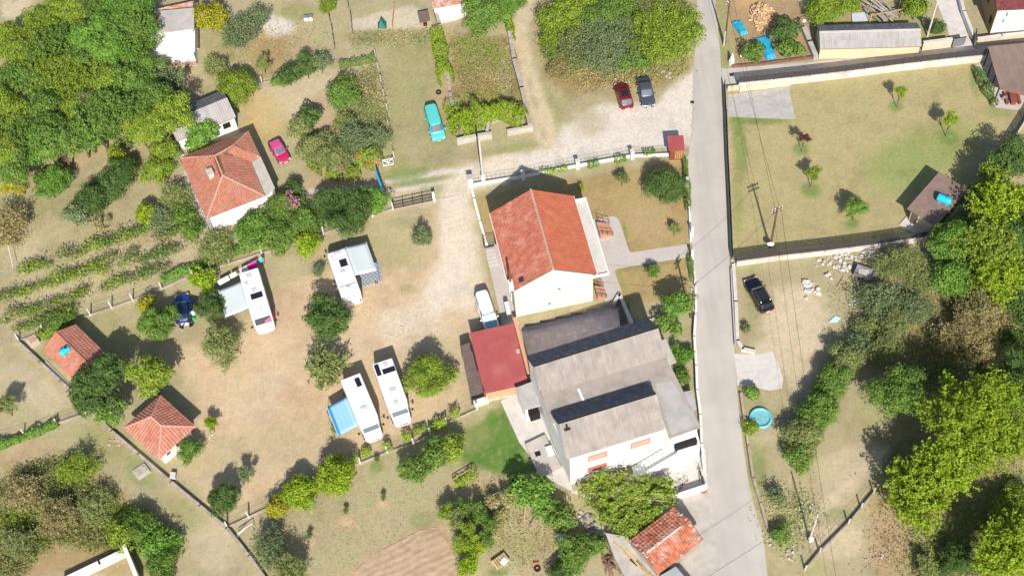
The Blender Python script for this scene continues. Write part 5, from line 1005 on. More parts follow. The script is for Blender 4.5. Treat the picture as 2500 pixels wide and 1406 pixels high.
# ------------------------------------------------------------------ poles and cables
POLEW = mat('brown_pole_timber', (.17, .085, .06), (.12, .06, .045), 3); POLEC = mat('concrete_pole', (.58, .55, .50), (.5, .47, .43), 2)
def pole(label, px, h, m_, arms=1, r=.14, rz=0, box=None, lamp=False):
    t_ = thing('utility_pole', label, 'pole', P(*px), R(rz)); mk('shaft', MB().tube([(0, 0, 0), (0, 0, h)], [r, r*.7], 8), m_, t_, True)
    for k in range(arms):
        z = h-.25-.5*k; a = mk('crossarm', MB().box((0, 0, z), (1.5, .1, .1)), m_, t_, True)
        for x in (-.65, -.25, .25, .65): mk('insulator', MB().tube([(x, 0, z+.05), (x, 0, z+.22)], .05, 6), WHITEP, a, True)
    if box: mk('meter_box', MB().box((0, -.22, box), (.45, .3, .7)), WHITEP, t_, True)
    if lamp: mk('lamp_arm', MB().tube([(0, 0, h-.1), (-.5, 0, h+.15)], .05, 6), STEEL, t_, True); mk('lamp_head', MB().box((-.75, 0, h+.17), (.65, .26, .12)), WHITEP, t_, True)
    p = P(*px); return Vector((p.x, p.y, h))
tA = pole('leaning brown utility pole with crossarms inside the lawn wall', (1880, 605), 7.9, POLEW, 2, .14, 20); pA = P(1866, 590)
dish = thing('satellite_dish', 'white round dish fixed low on the brown pole by the lawn wall', 'dish', (P(1880, 605).x-.1, P(1880, 605).y-.25, 1.3), R(-100)); ring = [[(d, math.cos(k*.524)*r_, math.sin(k*.524)*r_) for k in range(12)] for d, r_ in ((0, .05), (.03, .25), (.1, .42))]; mk('bowl', MB().loft(ring, False), WHITEP, dish, True); mk('arm', MB().tube([(0, 0, -.3), (.4, 0, 0)], .02, 5), STEEL, dish, True)
tB = pole('brown utility pole beside the road next to the stone steps', (1686, 775), 6.9, POLEW, 2, .13, 60)
tC = pole('white concrete pole at the gravel track by the cream house fence', (1181, 447), 8.2, POLEC, 0, .17, 0, 1.3)
tT = pole('pale concrete lamp pole on the lane behind the stone wall', (2264, 90), 7.0, POLEC, 0, .13, 10, None, True)
tR = pole('thin dark pole at the top of the road', (1769, 110), 8.5, POLEW, 2, .13, 50); pole('short white post beside the top of the road', (1767, 112), 2.6, POLEC, 0, .12)
tD = pole('pale pole with white box beside the rubble ditch', (1976, 1318), 6.5, POLEC, 0, .10, 10, .6)
def cable(label, pts, r=.016, sag=.6):
    a, b = Vector(pts[0]), Vector(pts[1]); mb = MB(); q = [a.lerp(b, i/14)-Vector((0, 0, sag*4*(i/14)*(1-i/14))) for i in range(15)]
    mb.tube(q, r, 4, False); o = mk('cable', mb, mat('black_cable', (.02, .02, .02), None, 1, .5)); tag(o, label, 'cable')
cable('overhead cable from the lawn pole north over the lane', (tA+Vector((-.3, 0, 0)), tR+Vector((.4, .1, 0)))); cable('second overhead cable from the lawn pole north over the lane', (tA+Vector((.3, 0, -.4)), tR+Vector((-.4, .1, -.4))))
far = P(2045, 1480, 7.0); cable('overhead cable from the lawn pole down past the black car', (tA+Vector((.4, 0, -.1)), far+Vector((.3, 0, 0))), .017, 1.0); cable('second overhead cable from the lawn pole down past the black car', (tA+Vector((-.4, 0, -.5)), far+Vector((-.5, 0, -.4))), .014, 1.2)
cable('cable crossing the road between the two brown poles', (tB, tA+Vector((0, 0, -.5))), .018, .5); cable('low cable crossing the road at the bottom', (P(1590, 1490, 5.5), P(1940, 1270, 5.5)), .018, .4)
cable('cable from the road pole to the cream house gable', (tB+Vector((0, 0, -.6)), P(1430, 682, 4.6)), .016, .4)

# ------------------------------------------------------------------ things lying about
pool = thing('paddling_pool', 'round turquoise inflatable paddling pool right of the road', 'pool', P(1857, 1022)); pr_ = P(1857, 1022)
mk('ring', MB().loft([[(math.cos(k*.196)*r_, math.sin(k*.196)*r_, z) for k in range(32)] for z, r_ in ((0, 1.2), (.18, 1.27), (.34, 1.18), (.36, 1.05), (.26, .95), (.1, .94))], False), mat('turquoise_vinyl', (.10, .40, .52), (.22, .55, .62), 2.5, .3), pool, True, True)
mk('water', MB().loft([[(math.cos(k*.196)*r_, math.sin(k*.196)*r_, .16) for k in range(32)] for r_ in (.96, .3)], False).add([(math.cos(k*.196)*.31, math.sin(k*.196)*.31, .16) for k in range(32)], [tuple(range(32))]), mat('pool_water', (.22, .50, .52), (.15, .42, .47), 2.5, .05, spec=.6), pool, True)
bt = thing('blue_crate', 'dark blue open box standing by the hedge near the paddling pool', 'box', P(1940, 1040), R(-8)); BLUD = mat('navy_plastic', (.015, .04, .18), None, 1, .4)
mk('floor', MB().box((0, 0, .1), (1.2, 1.1, .08)), BLUD, bt, True)
for x, y, a, b in ((.6, 0, .06, 1.1), (-.6, 0, .06, 1.1), (0, .53, 1.14, .06), (0, -.53, 1.14, .06)): mk('side', MB().box((x, y, .4), (a, b, .7)), BLUD, bt, True)
tag(mk('blue_tarpaulin_scrap', MB().prism([(-.35, -.3), (.3, -.4), (.4, .25), (-.1, .4)], 0, .08), mat('blue_scrap', (.06, .22, .55))), 'crumpled blue scrap at the foot of the right hedge', 'sheet').location = P(1935, 1127)
# rubble
def heap(label, px, n, rad, smin, smax, m_=None, name='rubble_heap', zmax=.3, cat='rubble'):
    p = P(*px); t_ = thing(name, label, cat, p); r_ = random.Random(label)
    for i in range(n):
        a, d = r_.uniform(0, 6.3), rad*math.sqrt(r_.random()); s = r_.uniform(smin, smax); me_ = r_.choice(stone_me)
        o = link('stone', me_, t_, (math.cos(a)*d, math.sin(a)*d*.8, s*.22+zmax*(1-d/rad)*r_.random()), (r_.uniform(-.3, .3), r_.uniform(-.3, .3), r_.uniform(0, 6)), (s*1.2, s, s*.7))
        if m_: o.material_slots[0].link = 'OBJECT'; o.material_slots[0].material = m_
    return t_
WST = mat('white_rubble', (.60, .57, .54), (.48, .45, .42), 3, .95, objvar=.2)
heap('heap of white rubble between the south lawn wall and the trailer', (2060, 640), 46, 1.7, .2, .5, WST); heap('small white rubble heap right of the main rubble', (2118, 622), 16, .8, .25, .6, WST); heap('scattered white blocks at the edge of the sandy drive', (1985, 715), 12, 1.3, .3, .7, WST); heap('two white blocks right of the sandy drive', (2023, 675), 3, .7, .35, .6, WST); heap('row of white blocks left of the main rubble', (1972, 693), 9, .7, .3, .75, WST); heap('white scraps near the olive tree on the right', (2092, 740), 9, .9, .25, .6, WST); heap('white stones by the foot of the south lawn wall', (2010, 640), 6, 1.1, .25, .5, WST)
heap('line of grey stones in the ditch at the lower right', (1965, 1250), 34, 1.5, .1, .32); heap('pale stones at the lower end of the ditch', (1915, 1340), 22, 1.6, .1, .35); heap('stones at the foot of the lower road wall', (1885, 1310), 10, .8, .1, .3); heap('stony patch below the field fence', (2135, 1360), 16, 1.2, .1, .3); heap('broken brick heap outside the boundary wall', (282, 1076), 24, .9, .12, .32, mat('brick_rubble', (.52, .36, .30), (.42, .28, .22), 3, objvar=.25)); heap('pale rubble under the grape pergola', (1400, 1265), 26, 1.3, .18, .5); heap('grey rubble and scrap beside the grape pergola', (1440, 1275), 24, 1.2, .2, .5, mat('grey_scrap', (.30, .29, .28), (.2, .2, .2), 3, objvar=.3)); heap('pale stones under the tree at the track edge', (1625, 183), 9, .9, .2, .5); heap('white stones beside the small yellow sapling', (520, 1066), 9, .5, .12, .26, WST); heap('pale stones on the grey path under the right trees', (2165, 1100), 14, 2.0, .08, .2)
# firewood
logm = mat('cut_firewood', (.58, .40, .24), (.45, .29, .16), 3, .9, objvar=.3); lme = MB().add([(-.22, -.08, 0), (.22, -.08, 0), (.22, .08, 0), (-.22, .08, 0), (-.22, 0, .13), (.22, 0, .13)], [(3, 2, 1, 0), (0, 1, 5, 4), (1, 2, 5), (2, 3, 4, 5), (3, 0, 4)]).mesh('log', logm)
fp_ = P(1862, 45); fw = thing('firewood_heap', 'large heap of split pale firewood in the upper right yard', 'firewood', fp_); rr = random.Random(5)
for i in range(230):
    a, d = rr.uniform(0, 6.3), math.sqrt(rr.random()); z = 1.3*(1-d*d)*rr.uniform(.75, 1)
    s = rr.uniform(.9, 1.6); link('log', lme, fw, (math.cos(a)*d*1.65, math.sin(a)*d*2.6, z), (rr.uniform(-.5, .5), rr.uniform(-.5, .5), rr.uniform(0, 6.3)), (s, s, s))
mk('heap_core', MB().loft([[(math.cos(k*.52)*1.5*s, math.sin(k*.52)*2.4*s, z) for k in range(12)] for z, s in ((0, 1), (.5, .85), (.95, .5), (1.15, .2))]), logm, fw, True, True)
def tarp(label, px, m_=None):
    q = [P(a, b, .35) for a, b in px]; c_ = sum(q, Vector())/4; n = 8; mb = MB(); r_ = random.Random(label); vs_ = []
    for i in range(n+1):
        for j in range(n+1):
            p = q[0].lerp(q[1], i/n).lerp(q[3].lerp(q[2], i/n), j/n); e = min(i, j, n-i, n-j); vs_.append((p.x-c_.x, p.y-c_.y, (.05 if e == 0 else .42)+r_.uniform(0, .1)))
    mb.add(vs_, [(i*(n+1)+j, (i+1)*(n+1)+j, (i+1)*(n+1)+j+1, i*(n+1)+j+1) for i in range(n) for j in range(n)]); o = mk('tarpaulin', mb, mat('blue_tarpaulin', (.02, .29, .48), (.03, .36, .54), 1.5, .35, .02, 3)); o.location = (c_.x, c_.y, 0); return tag(o, label, 'tarpaulin')
tarp('small bright blue tarpaulin nearest the road in the firewood yard', [(1785, 52), (1810, 47), (1827, 80), (1808, 85)]); tarp('long bright blue tarpaulin between the two yard bushes', [(1843, 90), (1878, 80), (1896, 140), (1872, 145)])
tag(mk('loose_board', MB().box((0, 0, .5), (1.2, .4, .06), .05), WHITEP), 'narrow white panel under the bush at the yard corner', 'panel').location = P(1817, 142)
ob = thing('white_cone_shelter', 'white pointed marker at the corner of lane and road', 'marker', P(1786, 155)); mk('cone', MB().loft([[(math.cos(k*1.05)*r_, math.sin(k*1.05)*r_, z) for k in range(6)] for z, r_ in ((0, .35), (.5, .42), (1.9, .04))]), mat('grey_white', (.62, .6, .6)), ob, True); mk('base', MB().box((0, 0, .06), (.8, .8, .12)), CONC, ob, True)
gl_ = thing('globe_lamp', 'white globe lamp on a short post beside the long shed', 'lamp', P(1959, 76)); mk('post', MB().tube([(0, 0, 0), (0, 0, 1.6)], .04, 6), IRON, gl_, True); mk('globe', MB().loft([[(math.cos(k*.63)*r_, math.sin(k*.63)*r_, z) for k in range(10)] for z, r_ in ((1.6, .08), (1.7, .2), (1.85, .24), (2.0, .17), (2.06, .04))]), WHITEP, gl_, True, True)
# timber stack shelter behind the long shed
ts = thing('timber_rack', 'open rack with stacked grey boards behind the long shed', 'rack', P(2160, 50), R(5))
for x, y in ((-2.2, -.4), (2.0, -.2), (2.3, 1.5), (-1.6, 1.6)): mk('post', MB().box((x, y, .9), (.1, .1, 1.8)), PLANK, ts, True)
mk('beam', MB().box((0, -.3, 1.8), (4.6, .12, .12), .03), PLANK, ts, True)
for i in range(22): mk('board', MB().box((-.6+random.uniform(-1.0, 1.4), .7+random.uniform(-.4, .5), .3+.06*i), (.2, 3.4+random.uniform(-.5, .5), .05), R(28+random.uniform(-14, 14))), mat('grey_boards', (.40, .35, .30), (.3, .26, .22), 3, objvar=.3), ts, True)
tag(mk('pale_sheet', MB().prism([(-1.1, -.8), (1.0, -.7), (1.1, .7), (-.9, .8)], 0, .25), mat('pale_blue_grey', (.55, .56, .60), (.48, .5, .54), 2)), 'pale grey sheet lying behind the long shed', 'sheet').location = P(2098, 45)
gn = thing('net_fence', 'green netting panel beside the timber rack', 'fence', P(2222, 30), R(-62)); mk('net', MB().box((0, 0, .6), (4.2, .05, 1.2)), mat('green_net', (.05, .10, .06)), gn, True); mk('rail', MB().box((0, .04, 1.2), (4.3, .08, .08)), PLANK, gn, True)
# fowl yard
tp = thing('green_tent', 'small pointed dark green shelter in the pale fowl yard', 'shelter', P(933, 62)); mk('canvas', MB().add([(-.5, -.6, 0), (.5, -.6, 0), (.55, .5, 0), (-.5, .5, 0), (-.05, -.3, 1.5), (0, .2, 1.3)], [(0, 1, 4), (1, 2, 5, 4), (2, 3, 5), (3, 0, 4, 5)]), mat('green_canvas', (.03, .15, .12), (.05, .2, .16), 2), tp, True); mk('ground_sheet', MB().box((0, 0, .02), (1.2, 1.3, .03)), mat('green_canvas', (.03, .15, .12)), tp, True)
cp = thing('coop', 'small coop with brown sheet roof in the pale fowl yard', 'coop', P(1037, 58), R(8)); mk('wall', MB().box((0, 0, .55), (1.1, 1.2, 1.1)), PLANK, cp, True); mk('roof', MB().slab([(-.7, -.8, 1.15), (.7, -.8, 1.15), (.7, .8, 1.5), (-.7, .8, 1.5)], .06), BRNM, cp, True); mk('opening', MB().box((0, -.61, .5), (.5, .04, .7)), DARK, cp, True)
wall_line('fowl_yard_fence', 'thin fence dividing the pale fowl yard', [(963, 20), (958, 72)], .9, .06, PLANK)
for i, (a, b, l) in enumerate(((748, 49, 'white beehive box, left of the pair in the dry plot'), (759, 48, 'white beehive box, right of the pair in the dry plot'))): o = thing('beehive', l, 'beehive', P(a, b)); mk('box', MB().box((0, 0, .3), (.5, .5, .6)), WHITEP, o, True); mk('lid', MB().box((0, 0, .63), (.56, .56, .06)), STEEL, o, True)
ty = tag(mk('tyre', MB().loft([[(math.cos(k*.393)*r_, math.sin(k*.393)*r_, z) for k in range(16)] for z, r_ in ((0, .33), (.1, .36), (.2, .33), (.2, .2), (0, .2))], False), TYRE), 'old tyre lying by the ivy wall above the turquoise van', 'tyre'); ty.location = P(1071, 227)
ty = tag(mk('tyre', MB().loft([[(math.cos(k*.393)*r_, math.sin(k*.393)*r_, z) for k in range(16)] for z, r_ in ((0, .33), (.1, .36), (.2, .33), (.2, .24), (0, .24))], False), mat('rusty_ring', (.4, .2, .13))), 'rusty ring lying on the concrete by the bicycles', 'ring'); ty.location = P(1718, 1199)
ty = tag(mk('tyre', MB().loft([[(math.cos(k*.393)*r_, math.sin(k*.393)*r_, z) for k in range(16)] for z, r_ in ((0, .33), (.1, .36), (.2, .33), (.2, .2), (0, .2))], False), TYRE), 'dark tyre on the bare garden soil at the bottom', 'tyre'); ty.location = P(1312, 1388)
def bicycle(label, px, rz):
    t_ = thing('bicycle', label, 'bicycle', P(*px), R(rz))
    for x in (-.52, .52): mk('wheel', MB().tube([(x+.33*math.cos(k*.35), 0, .34+.33*math.sin(k*.35)) for k in range(19)], .022, 4), BLKP, t_, True)
    mk('frame', MB().tube([(-.52, 0, .34), (-.1, 0, .3), (.4, 0, .8), (-.2, 0, .82), (-.1, 0, .3)], .022, 4).tube([(.52, 0, .34), (.4, 0, .95)], .02, 4), mat('bike_frame', (.2, .03, .03)), t_, True); mk('handlebar', MB().tube([(.4, -.28, .97), (.4, .28, .97)], .018, 4), IRON, t_, True); mk('saddle', MB().box((-.22, 0, .9), (.26, .14, .06)), BLKP, t_, True)
bicycle('bicycle parked in the court shade, left of the pair', (1652, 1195), 30); bicycle('bicycle parked in the court shade, right of the pair', (1668, 1187), 45); bicycle('black bicycle leaning by the roadside wall, front of the heap', (1712, 1168), 95); bicycle('black bicycle leaning by the roadside wall, back of the heap', (1708, 1160), 80)
cw = thing('court_wall', 'low wall closing the court towards the road corner', 'wall', P(1675, 1190)); pr('wall_section', [(1640, 1208), (1725, 1180), (1727, 1186), (1642, 1214)], 0, 1.0, WHITE, cw)
# well, table, benches by the hipped hut; stone blocks
wt = thing('water_trough', 'square brick trough beside the tiled gable hut', 'trough', P(82, 836), R(35)); mk('kerb', MB().box((0, 0, .25), (1.2, 1.2, .5)), CONC, wt, True); mk('brick_top', MB().box((0, 0, .52), (.7, .7, .06)), BRICK, wt, True)
tag(mk('stone_block', MB().prism([(-.3, -.35), (.3, -.3), (.35, .3), (-.2, .4)], 0, .6), CONCW), 'white stone block at the boundary wall below the hipped hut', 'block').location = P(424, 1165)
sp = thing('well_cover', 'square crumbling concrete cover outside the boundary wall', 'cover', P(346, 1152), R(35)); mk('slab', MB().box((0, 0, .12), (1.5, 1.3, .24)), CONC, sp, True); mk('rim', MB().box((0, 0, .27), (1.1, .9, .06)), WALLO, sp, True)
st_ = thing('steel_tank', 'shiny grey tank at the east wall of the hipped hut', 'tank', P(456, 1078), R(35)); mk('body', MB().tube([(-.5, 0, .5), (.5, 0, .5)], .4, 12), STEEL, st_, True, True); mk('stand', MB().box((0, 0, .08), (.9, .5, .16)), IRON, st_, True)
gf = thing('pipe_stand', 'pale angled pipe frame at the lower fence corner', 'frame', P(600, 1300), R(30)); mk('bar', MB().tube([(-.9, 0, .05), (-.8, 0, .9), (1.0, .1, .9), (1.1, .1, .05)], .05, 6), POSTW, gf, True); mk('brace', MB().tube([(-.8, 0, .5), (.2, .05, .9)], .04, 5), POSTW, gf, True)
pl = thing('pallet_bench', 'weathered pallet table with white sheet at the bottom edge', 'pallet', P(1222, 1372), R(32))
for i in range(6): mk('slat', MB().box((-.7+.28*i, 0, .5), (.2, 1.0, .05)), PLANK, pl, True)
for y in (-.4, .4): mk('runner', MB().box((0, y, .24), (1.7, .12, .46)), PLANK, pl, True)
mk('white_sheet', MB().box((.25, -.35, .55), (.7, .6, .03), .2), WHITEP, pl, True)
wtb = thing('white_garden_table', 'white plastic table in shade left of the grape pergola', 'table', P(1372, 1316), R(20)); mk('top', MB().box((0, 0, .7), (.9, .8, .05)), WHITEP, wtb, True)
for x in (-.35, .35):
    for y in (-.3, .3): mk('leg', MB().box((x, y, .34), (.06, .06, .67)), WHITEP, wtb, True)
bl = thing('brick_pile', 'small pile of orange bricks with a tyre at the bottom', 'bricks', P(1309, 1377))
for i in range(6): mk('brick', MB().box((-.2+.2*(i % 3), .1*(i//3), .06+.11*(i//3)), (.26, .12, .1), .3), mat('orange_brick', (.55, .2, .1), None, objvar=.2), bl, True)
dp = thing('scrap_timber', 'heap of brown boards and scrap left of the old tiled shed', 'timber', P(1500, 1375))
for i in range(16): mk('board', MB().box((random.uniform(-.9, .9), random.uniform(-.9, .9), .1+.05*i), (.18, 1.6+random.uniform(-.4, .6), .05), random.uniform(-.9, .9)), mat('rust_brown_boards', (.22, .1, .06), (.3, .2, .14), 3, objvar=.4), dp, True)
tag(mk('teal_barrel', MB().tube([(0, 0, 0), (0, 0, .8)], [.28, .3], 12), mat('teal_barrel', (.05, .22, .24), (.2, .3, .32), 3)), 'grey teal barrel at the corner of the plank platform', 'barrel').location = P(1466, 1318)
ld = thing('ladder', 'weathered wooden ladder frame lying near the sandy drive', 'ladder', P(2084, 797), R(70))
for y in (-.25, .25): mk('stile', MB().box((0, y, .06), (1.6, .08, .08)), PLANK, ld, True)
for i in range(5): mk('rung', MB().box((-.65+.32*i, 0, .1), (.06, .5, .05)), PLANK, ld, True)
tag(mk('rusty_beam', MB().box((0, 0, .1), (.2, 2.2, .2), R(-18)), RUST), 'rusty beam standing in weeds beside the grey olive tree', 'beam').location = P(2166, 640)
tag(mk('rusty_beam', MB().box((0, 0, .1), (.15, 1.8, .15), R(-38)), RUST), 'thin rusty beam lying left of the trailer', 'beam').location = P(2052, 690)
tag(mk('blue_wrap', MB().prism([(-.7, -.25), (.2, -.4), (.7, .1), (.1, .4)], 0, .15), mat('pale_blue_plastic', (.45, .65, .75))), 'pale blue plastic wrap on the dry grass near the ladder', 'plastic').location = P(2038, 780)
lm = thing('lumber_frame', 'pale wooden bean frame in the bare garden', 'frame', P(1130, 1165), R(28)); mk('beam', MB().tube([(-1.2, 0, .9), (1.3, 0, .9)], .05, 5), PLANK, lm, True)
for x in (-1.2, 1.2): mk('post', MB().tube([(x, 0, 0), (x, 0, .95)], .05, 5), PLANK, lm, True)
for i, (a, b, c_, d, l) in enumerate(((1280, 1270, 1282, 1235, 'left'), (1292, 1280, 1325, 1255, 'right'))):
    p, q = P(a, b, 0), P(c_, d, 1.6); o = mk('prop_pole', MB().tube([p, q], .06, 6), PLANK if i == 0 else STEEL); tag(o, f'slanting prop pole under the fig tree, {l} one', 'pole')
wall_line('vine_trellis', 'white pipe trellis at the left edge of the vineyard', [(28, 612), (40, 665)], .06, .06, WHITEP, 1.2); wall_line('manhole', 'round dark manhole cover in the lane mouth', [(1783, 183), (1789, 183)], .02, .5, IRON, .02, None, 'manhole'); wall_line('manhole', 'small dark manhole at the road edge by the parking place', [(1687, 250), (1693, 250)], .02, .4, IRON, .016, None, 'manhole')
tag(mk('reel', MB().prism([(-.3, -.3), (.3, -.3), (.3, .3), (-.3, .3)], 0, .5), WHITE), 'white bucket shaped block left of the old red house', 'block').location = P(474, 508)
wp = thing('white_crates', 'stack of white crates at the corner of the old red house', 'crates', P(430, 390)); mk('crate', MB().box((0, 0, .35), (.8, .7, .7), .3), WHITEP, wp, True); mk('crate', MB().box((.1, 1.0, .3), (.7, .6, .6), .1), WHITEP, wp, True); mk('crate', MB().box((.6, .5, .25), (.6, .5, .5), .6), CONCW, wp, True)

# loose clods and pebbles on the camp field
cl_ = MB(); rc = random.Random(12)
for i in range(420):
    x, y = (rc.uniform(880, 1080), rc.uniform(740, 830)) if i < 160 else (rc.uniform(480, 1120), rc.uniform(680, 1160)) if i < 330 else (rc.uniform(1200, 1660), rc.uniform(270, 400))
    p = P(x, y); s = rc.uniform(.03, .09); cl_.add([(p.x+s*math.cos(k*1.57+i), p.y+s*math.sin(k*1.57+i)*rc.uniform(.6, 1), 0) for k in range(4)]+[(p.x, p.y, s*.7)], [(0, 1, 4), (1, 2, 4), (2, 3, 4), (3, 0, 4)])
o = mk('clods', cl_, mat('dry_clod', (.20, .14, .09), (.28, .21, .15), 2)); tag(o, 'scattered dry clods and pebbles on the bare ground', None, None, 'stuff')
# ------------------------------------------------------------------ foliage
def leafmesh(name, c, nrm, ln, wd, m_):
    """diamond leaves: centres c (n,3), facing nrm, length ln, width wd"""
    n = len(c); nrm = nrm/(np.linalg.norm(nrm, axis=1, keepdims=True)+1e-9)
    t_ = RNG.normal(size=(n, 3)); t_ -= (t_*nrm).sum(1, keepdims=True)*nrm; t_ /= np.linalg.norm(t_, axis=1, keepdims=True)+1e-9
    b_ = np.cross(nrm, t_); L = (ln/2)[:, None]; W = (wd/2)[:, None]
    v = np.stack([c-t_*L, c+b_*W-t_*L*.15+nrm*W*.25, c+t_*L, c-b_*W-t_*L*.15+nrm*W*.25], 1).reshape(-1, 3)
    me = bpy.data.meshes.new(name); me.vertices.add(4*n); me.vertices.foreach_set('co', v.ravel()); me.loops.add(4*n); me.loops.foreach_set('vertex_index', np.arange(4*n, dtype=np.int32))
    me.polygons.add(n); me.polygons.foreach_set('loop_start', np.arange(0, 4*n, 4, dtype=np.int32)); me.update()
    if m_: me.materials.append(m_)
    return me
def sph(n):
    v = RNG.normal(size=(n, 3)); return v/np.linalg.norm(v, axis=1, keepdims=True)
CLS = (.55, .9, 1.4, 2.1, 3.1, 4.4)
KIND = {  # rz ratio, leaf length, clump radius, cover, inner leaves, shoots
    'b': dict(rz=.80, lf=.25, cl=.58, cov=3.0, inner=.16, shoot=0.0), 'd': dict(rz=.85, lf=.22, cl=.46, cov=3.4, inner=.2, shoot=0.0),
    'a': dict(rz=.85, lf=.30, cl=.34, cov=2.8, inner=.14, shoot=1.0), 'o': dict(rz=.75, lf=.20, cl=.40, cov=1.7, inner=.25, shoot=.6),
    'f': dict(rz=.70, lf=.34, cl=.52, cov=2.8, inner=.14, shoot=0.0), 'c': dict(rz=1.7, lf=.20, cl=.32, cov=2.4, inner=.2, shoot=.5), 's': dict(rz=.95, lf=.20, cl=.28, cov=2.0, inner=.3, shoot=.3)}
CROWN = {}
def crown(kind, ci, var):
    k = (kind, ci, var)
    if k in CROWN: return CROWN[k]
    K = KIND[kind]; r = CLS[ci]; small = min(1, .55+.45*r/1.4); lf = K['lf']*small*.74; cl = K['cl']*(small if r < 1.4 else 1+.12*(r-1.4))
    area = 2*math.pi*r*r*(.55+.7*K['rz']); nleaf = int(min(22000, K['cov']*area/(.5*lf*lf*.62))); per = 80 if not K['shoot'] else 44; ncl = max(6, int(nleaf*(1-K['inner'])/per))
    nl = {0: 3, 1: 4, 2: 6, 3: 8, 4: 11, 5: 15}[ci]+var; sc3 = np.array([1, 1, K['rz']])
    kk = np.arange(nl)+.5; zz = 1-1.32*kk/nl; ph = kk*2.39996+var*1.7; lo = np.stack([np.cos(ph)*np.sqrt(np.maximum(0, 1-zz*zz)), np.sin(ph)*np.sqrt(np.maximum(0, 1-zz*zz)), zz], -1)+RNG.normal(size=(nl, 3))*.16
    lo = lo*RNG.uniform(.44, .70, (nl, 1)); lr = RNG.uniform(.28, .46, nl)*(1.25 if nl < 6 else 1.0 if nl < 10 else .88)
    lo = np.concatenate([lo, [[0, 0, .15]]]); lr = np.append(lr, .5); w_ = lr**2/np.sum(lr**2); pick = RNG.choice(len(lo), ncl, p=w_)
    d = sph(ncl); d[:, 2] = np.where(d[:, 2] < -.35, -d[:, 2], d[:, 2])
    cc_ = (lo[pick]+d*(lr[pick]*RNG.uniform(.55, 1.0, ncl)**.4)[:, None])*sc3*(r-cl*.35)
    P_, N_ = [], []
    for i in range(ncl):
        if K['shoot']:
            ax_ = d[i]*np.array([1, 1, .6])+np.array([0, 0, .75])+RNG.normal(size=3)*.25; ax_ /= np.linalg.norm(ax_); t_ = RNG.uniform(-.5, .9, per)*K['shoot']*small*(1.2 if r > 2 else .8)
            q = cc_[i]+ax_*t_[:, None]+RNG.normal(size=(per, 3))*cl*.42*(1-.45*np.clip(t_, 0, 1))[:, None]; nn_ = RNG.normal(size=(per, 3))*.9+np.array([0, 0, .75])+ax_*.3
        else:
            s_ = sph(per); s_[:, 2] = np.abs(s_[:, 2])*.9-.25; cr = cl*RNG.uniform(.7, 1.3); q = cc_[i]+s_*cr*RNG.uniform(.6, 1.05, per)[:, None]; nn_ = s_*1.2+RNG.normal(size=(per, 3))*.38+np.array([0, 0, .3])
        P_.append(q); N_.append(nn_)
    ni = int(nleaf*K['inner']); di = sph(ni); q = (lo[RNG.choice(len(lo), ni, p=w_)]+di*(RNG.uniform(.05, 1, ni)**.5)[:, None]*.34)*np.array([r, r, r*K['rz']])*.9; q = q[q[:, 2] > -.6*r*K['rz']]; P_.append(q); N_.append(RNG.normal(size=q.shape)+np.array([0, 0, .4]))
    c_ = np.concatenate(P_); n_ = np.concatenate(N_); L = lf*RNG.uniform(.65, 1.25, len(c_)); CROWN[k] = leafmesh('crown', c_, n_, L, L*RNG.uniform(.5, .75, len(c_)), mat('leaf_default', (.1, .16, .02)))
    return CROWN[k]
def leaf(name, c1, c2): return mat('leaf_'+name, c1, c2, 1.1, .75, spec=.22, island=.38, objvar=.12, transl=.28, detail=2)
LEAF = {'dk': leaf('dark_green', (0.084, 0.156, 0.041), (0.120, 0.192, 0.050)), 'gr': leaf('mid_green', (0.144, 0.258, 0.048), (0.192, 0.294, 0.060)), 'fg': leaf('fresh_green', (0.138, 0.294, 0.043), (0.192, 0.336, 0.058)),
        'yg': leaf('yellow_green', (0.228, 0.342, 0.041), (0.288, 0.366, 0.050)), 'lm': leaf('lime', (.255, .385, .026), (.31, .40, .034)), 'ye': leaf('yellow', (0.420, 0.420, 0.035), (0.380, 0.360, 0.040)),
        'ol': leaf('olive', (0.246, 0.300, 0.102), (0.294, 0.324, 0.114)), 'gg': leaf('grey_green', (0.186, 0.258, 0.120), (0.240, 0.288, 0.132)), 'br': leaf('dry_brown', (0.408, 0.324, 0.162), (0.324, 0.300, 0.120)), 'pu': leaf('purple', (0.096, 0.036, 0.036), (0.132, 0.060, 0.048)), 'st': leaf('straw', (0.500, 0.462, 0.228), (0.444, 0.396, 0.168))}
BARK = mat('bark', (.16, .12, .085), (.11, .085, .06), 5, .95); TR = []
for v in range(4):
    mb = MB(); r_ = random.Random(40+v); mb.tube([(0, 0, -.02), (.02, .01, .25), (.05*r_.uniform(-1, 1), .05, .5), (.04, .0, .72)], [.075, .06, .05, .03], 6)
    for k in range(5):
        a = k*1.26+v; e = r_.uniform(.45, .75); mb.tube([(.02, .02, .3+.06*k), (math.cos(a)*e*.5, math.sin(a)*e*.5, .52+.05*k), (math.cos(a)*e, math.sin(a)*e, .72+.05*k)], [.04, .026, .008], 5)
    TR.append(mb.mesh('trunk', BARK))
_ct = [0]; REG = {}
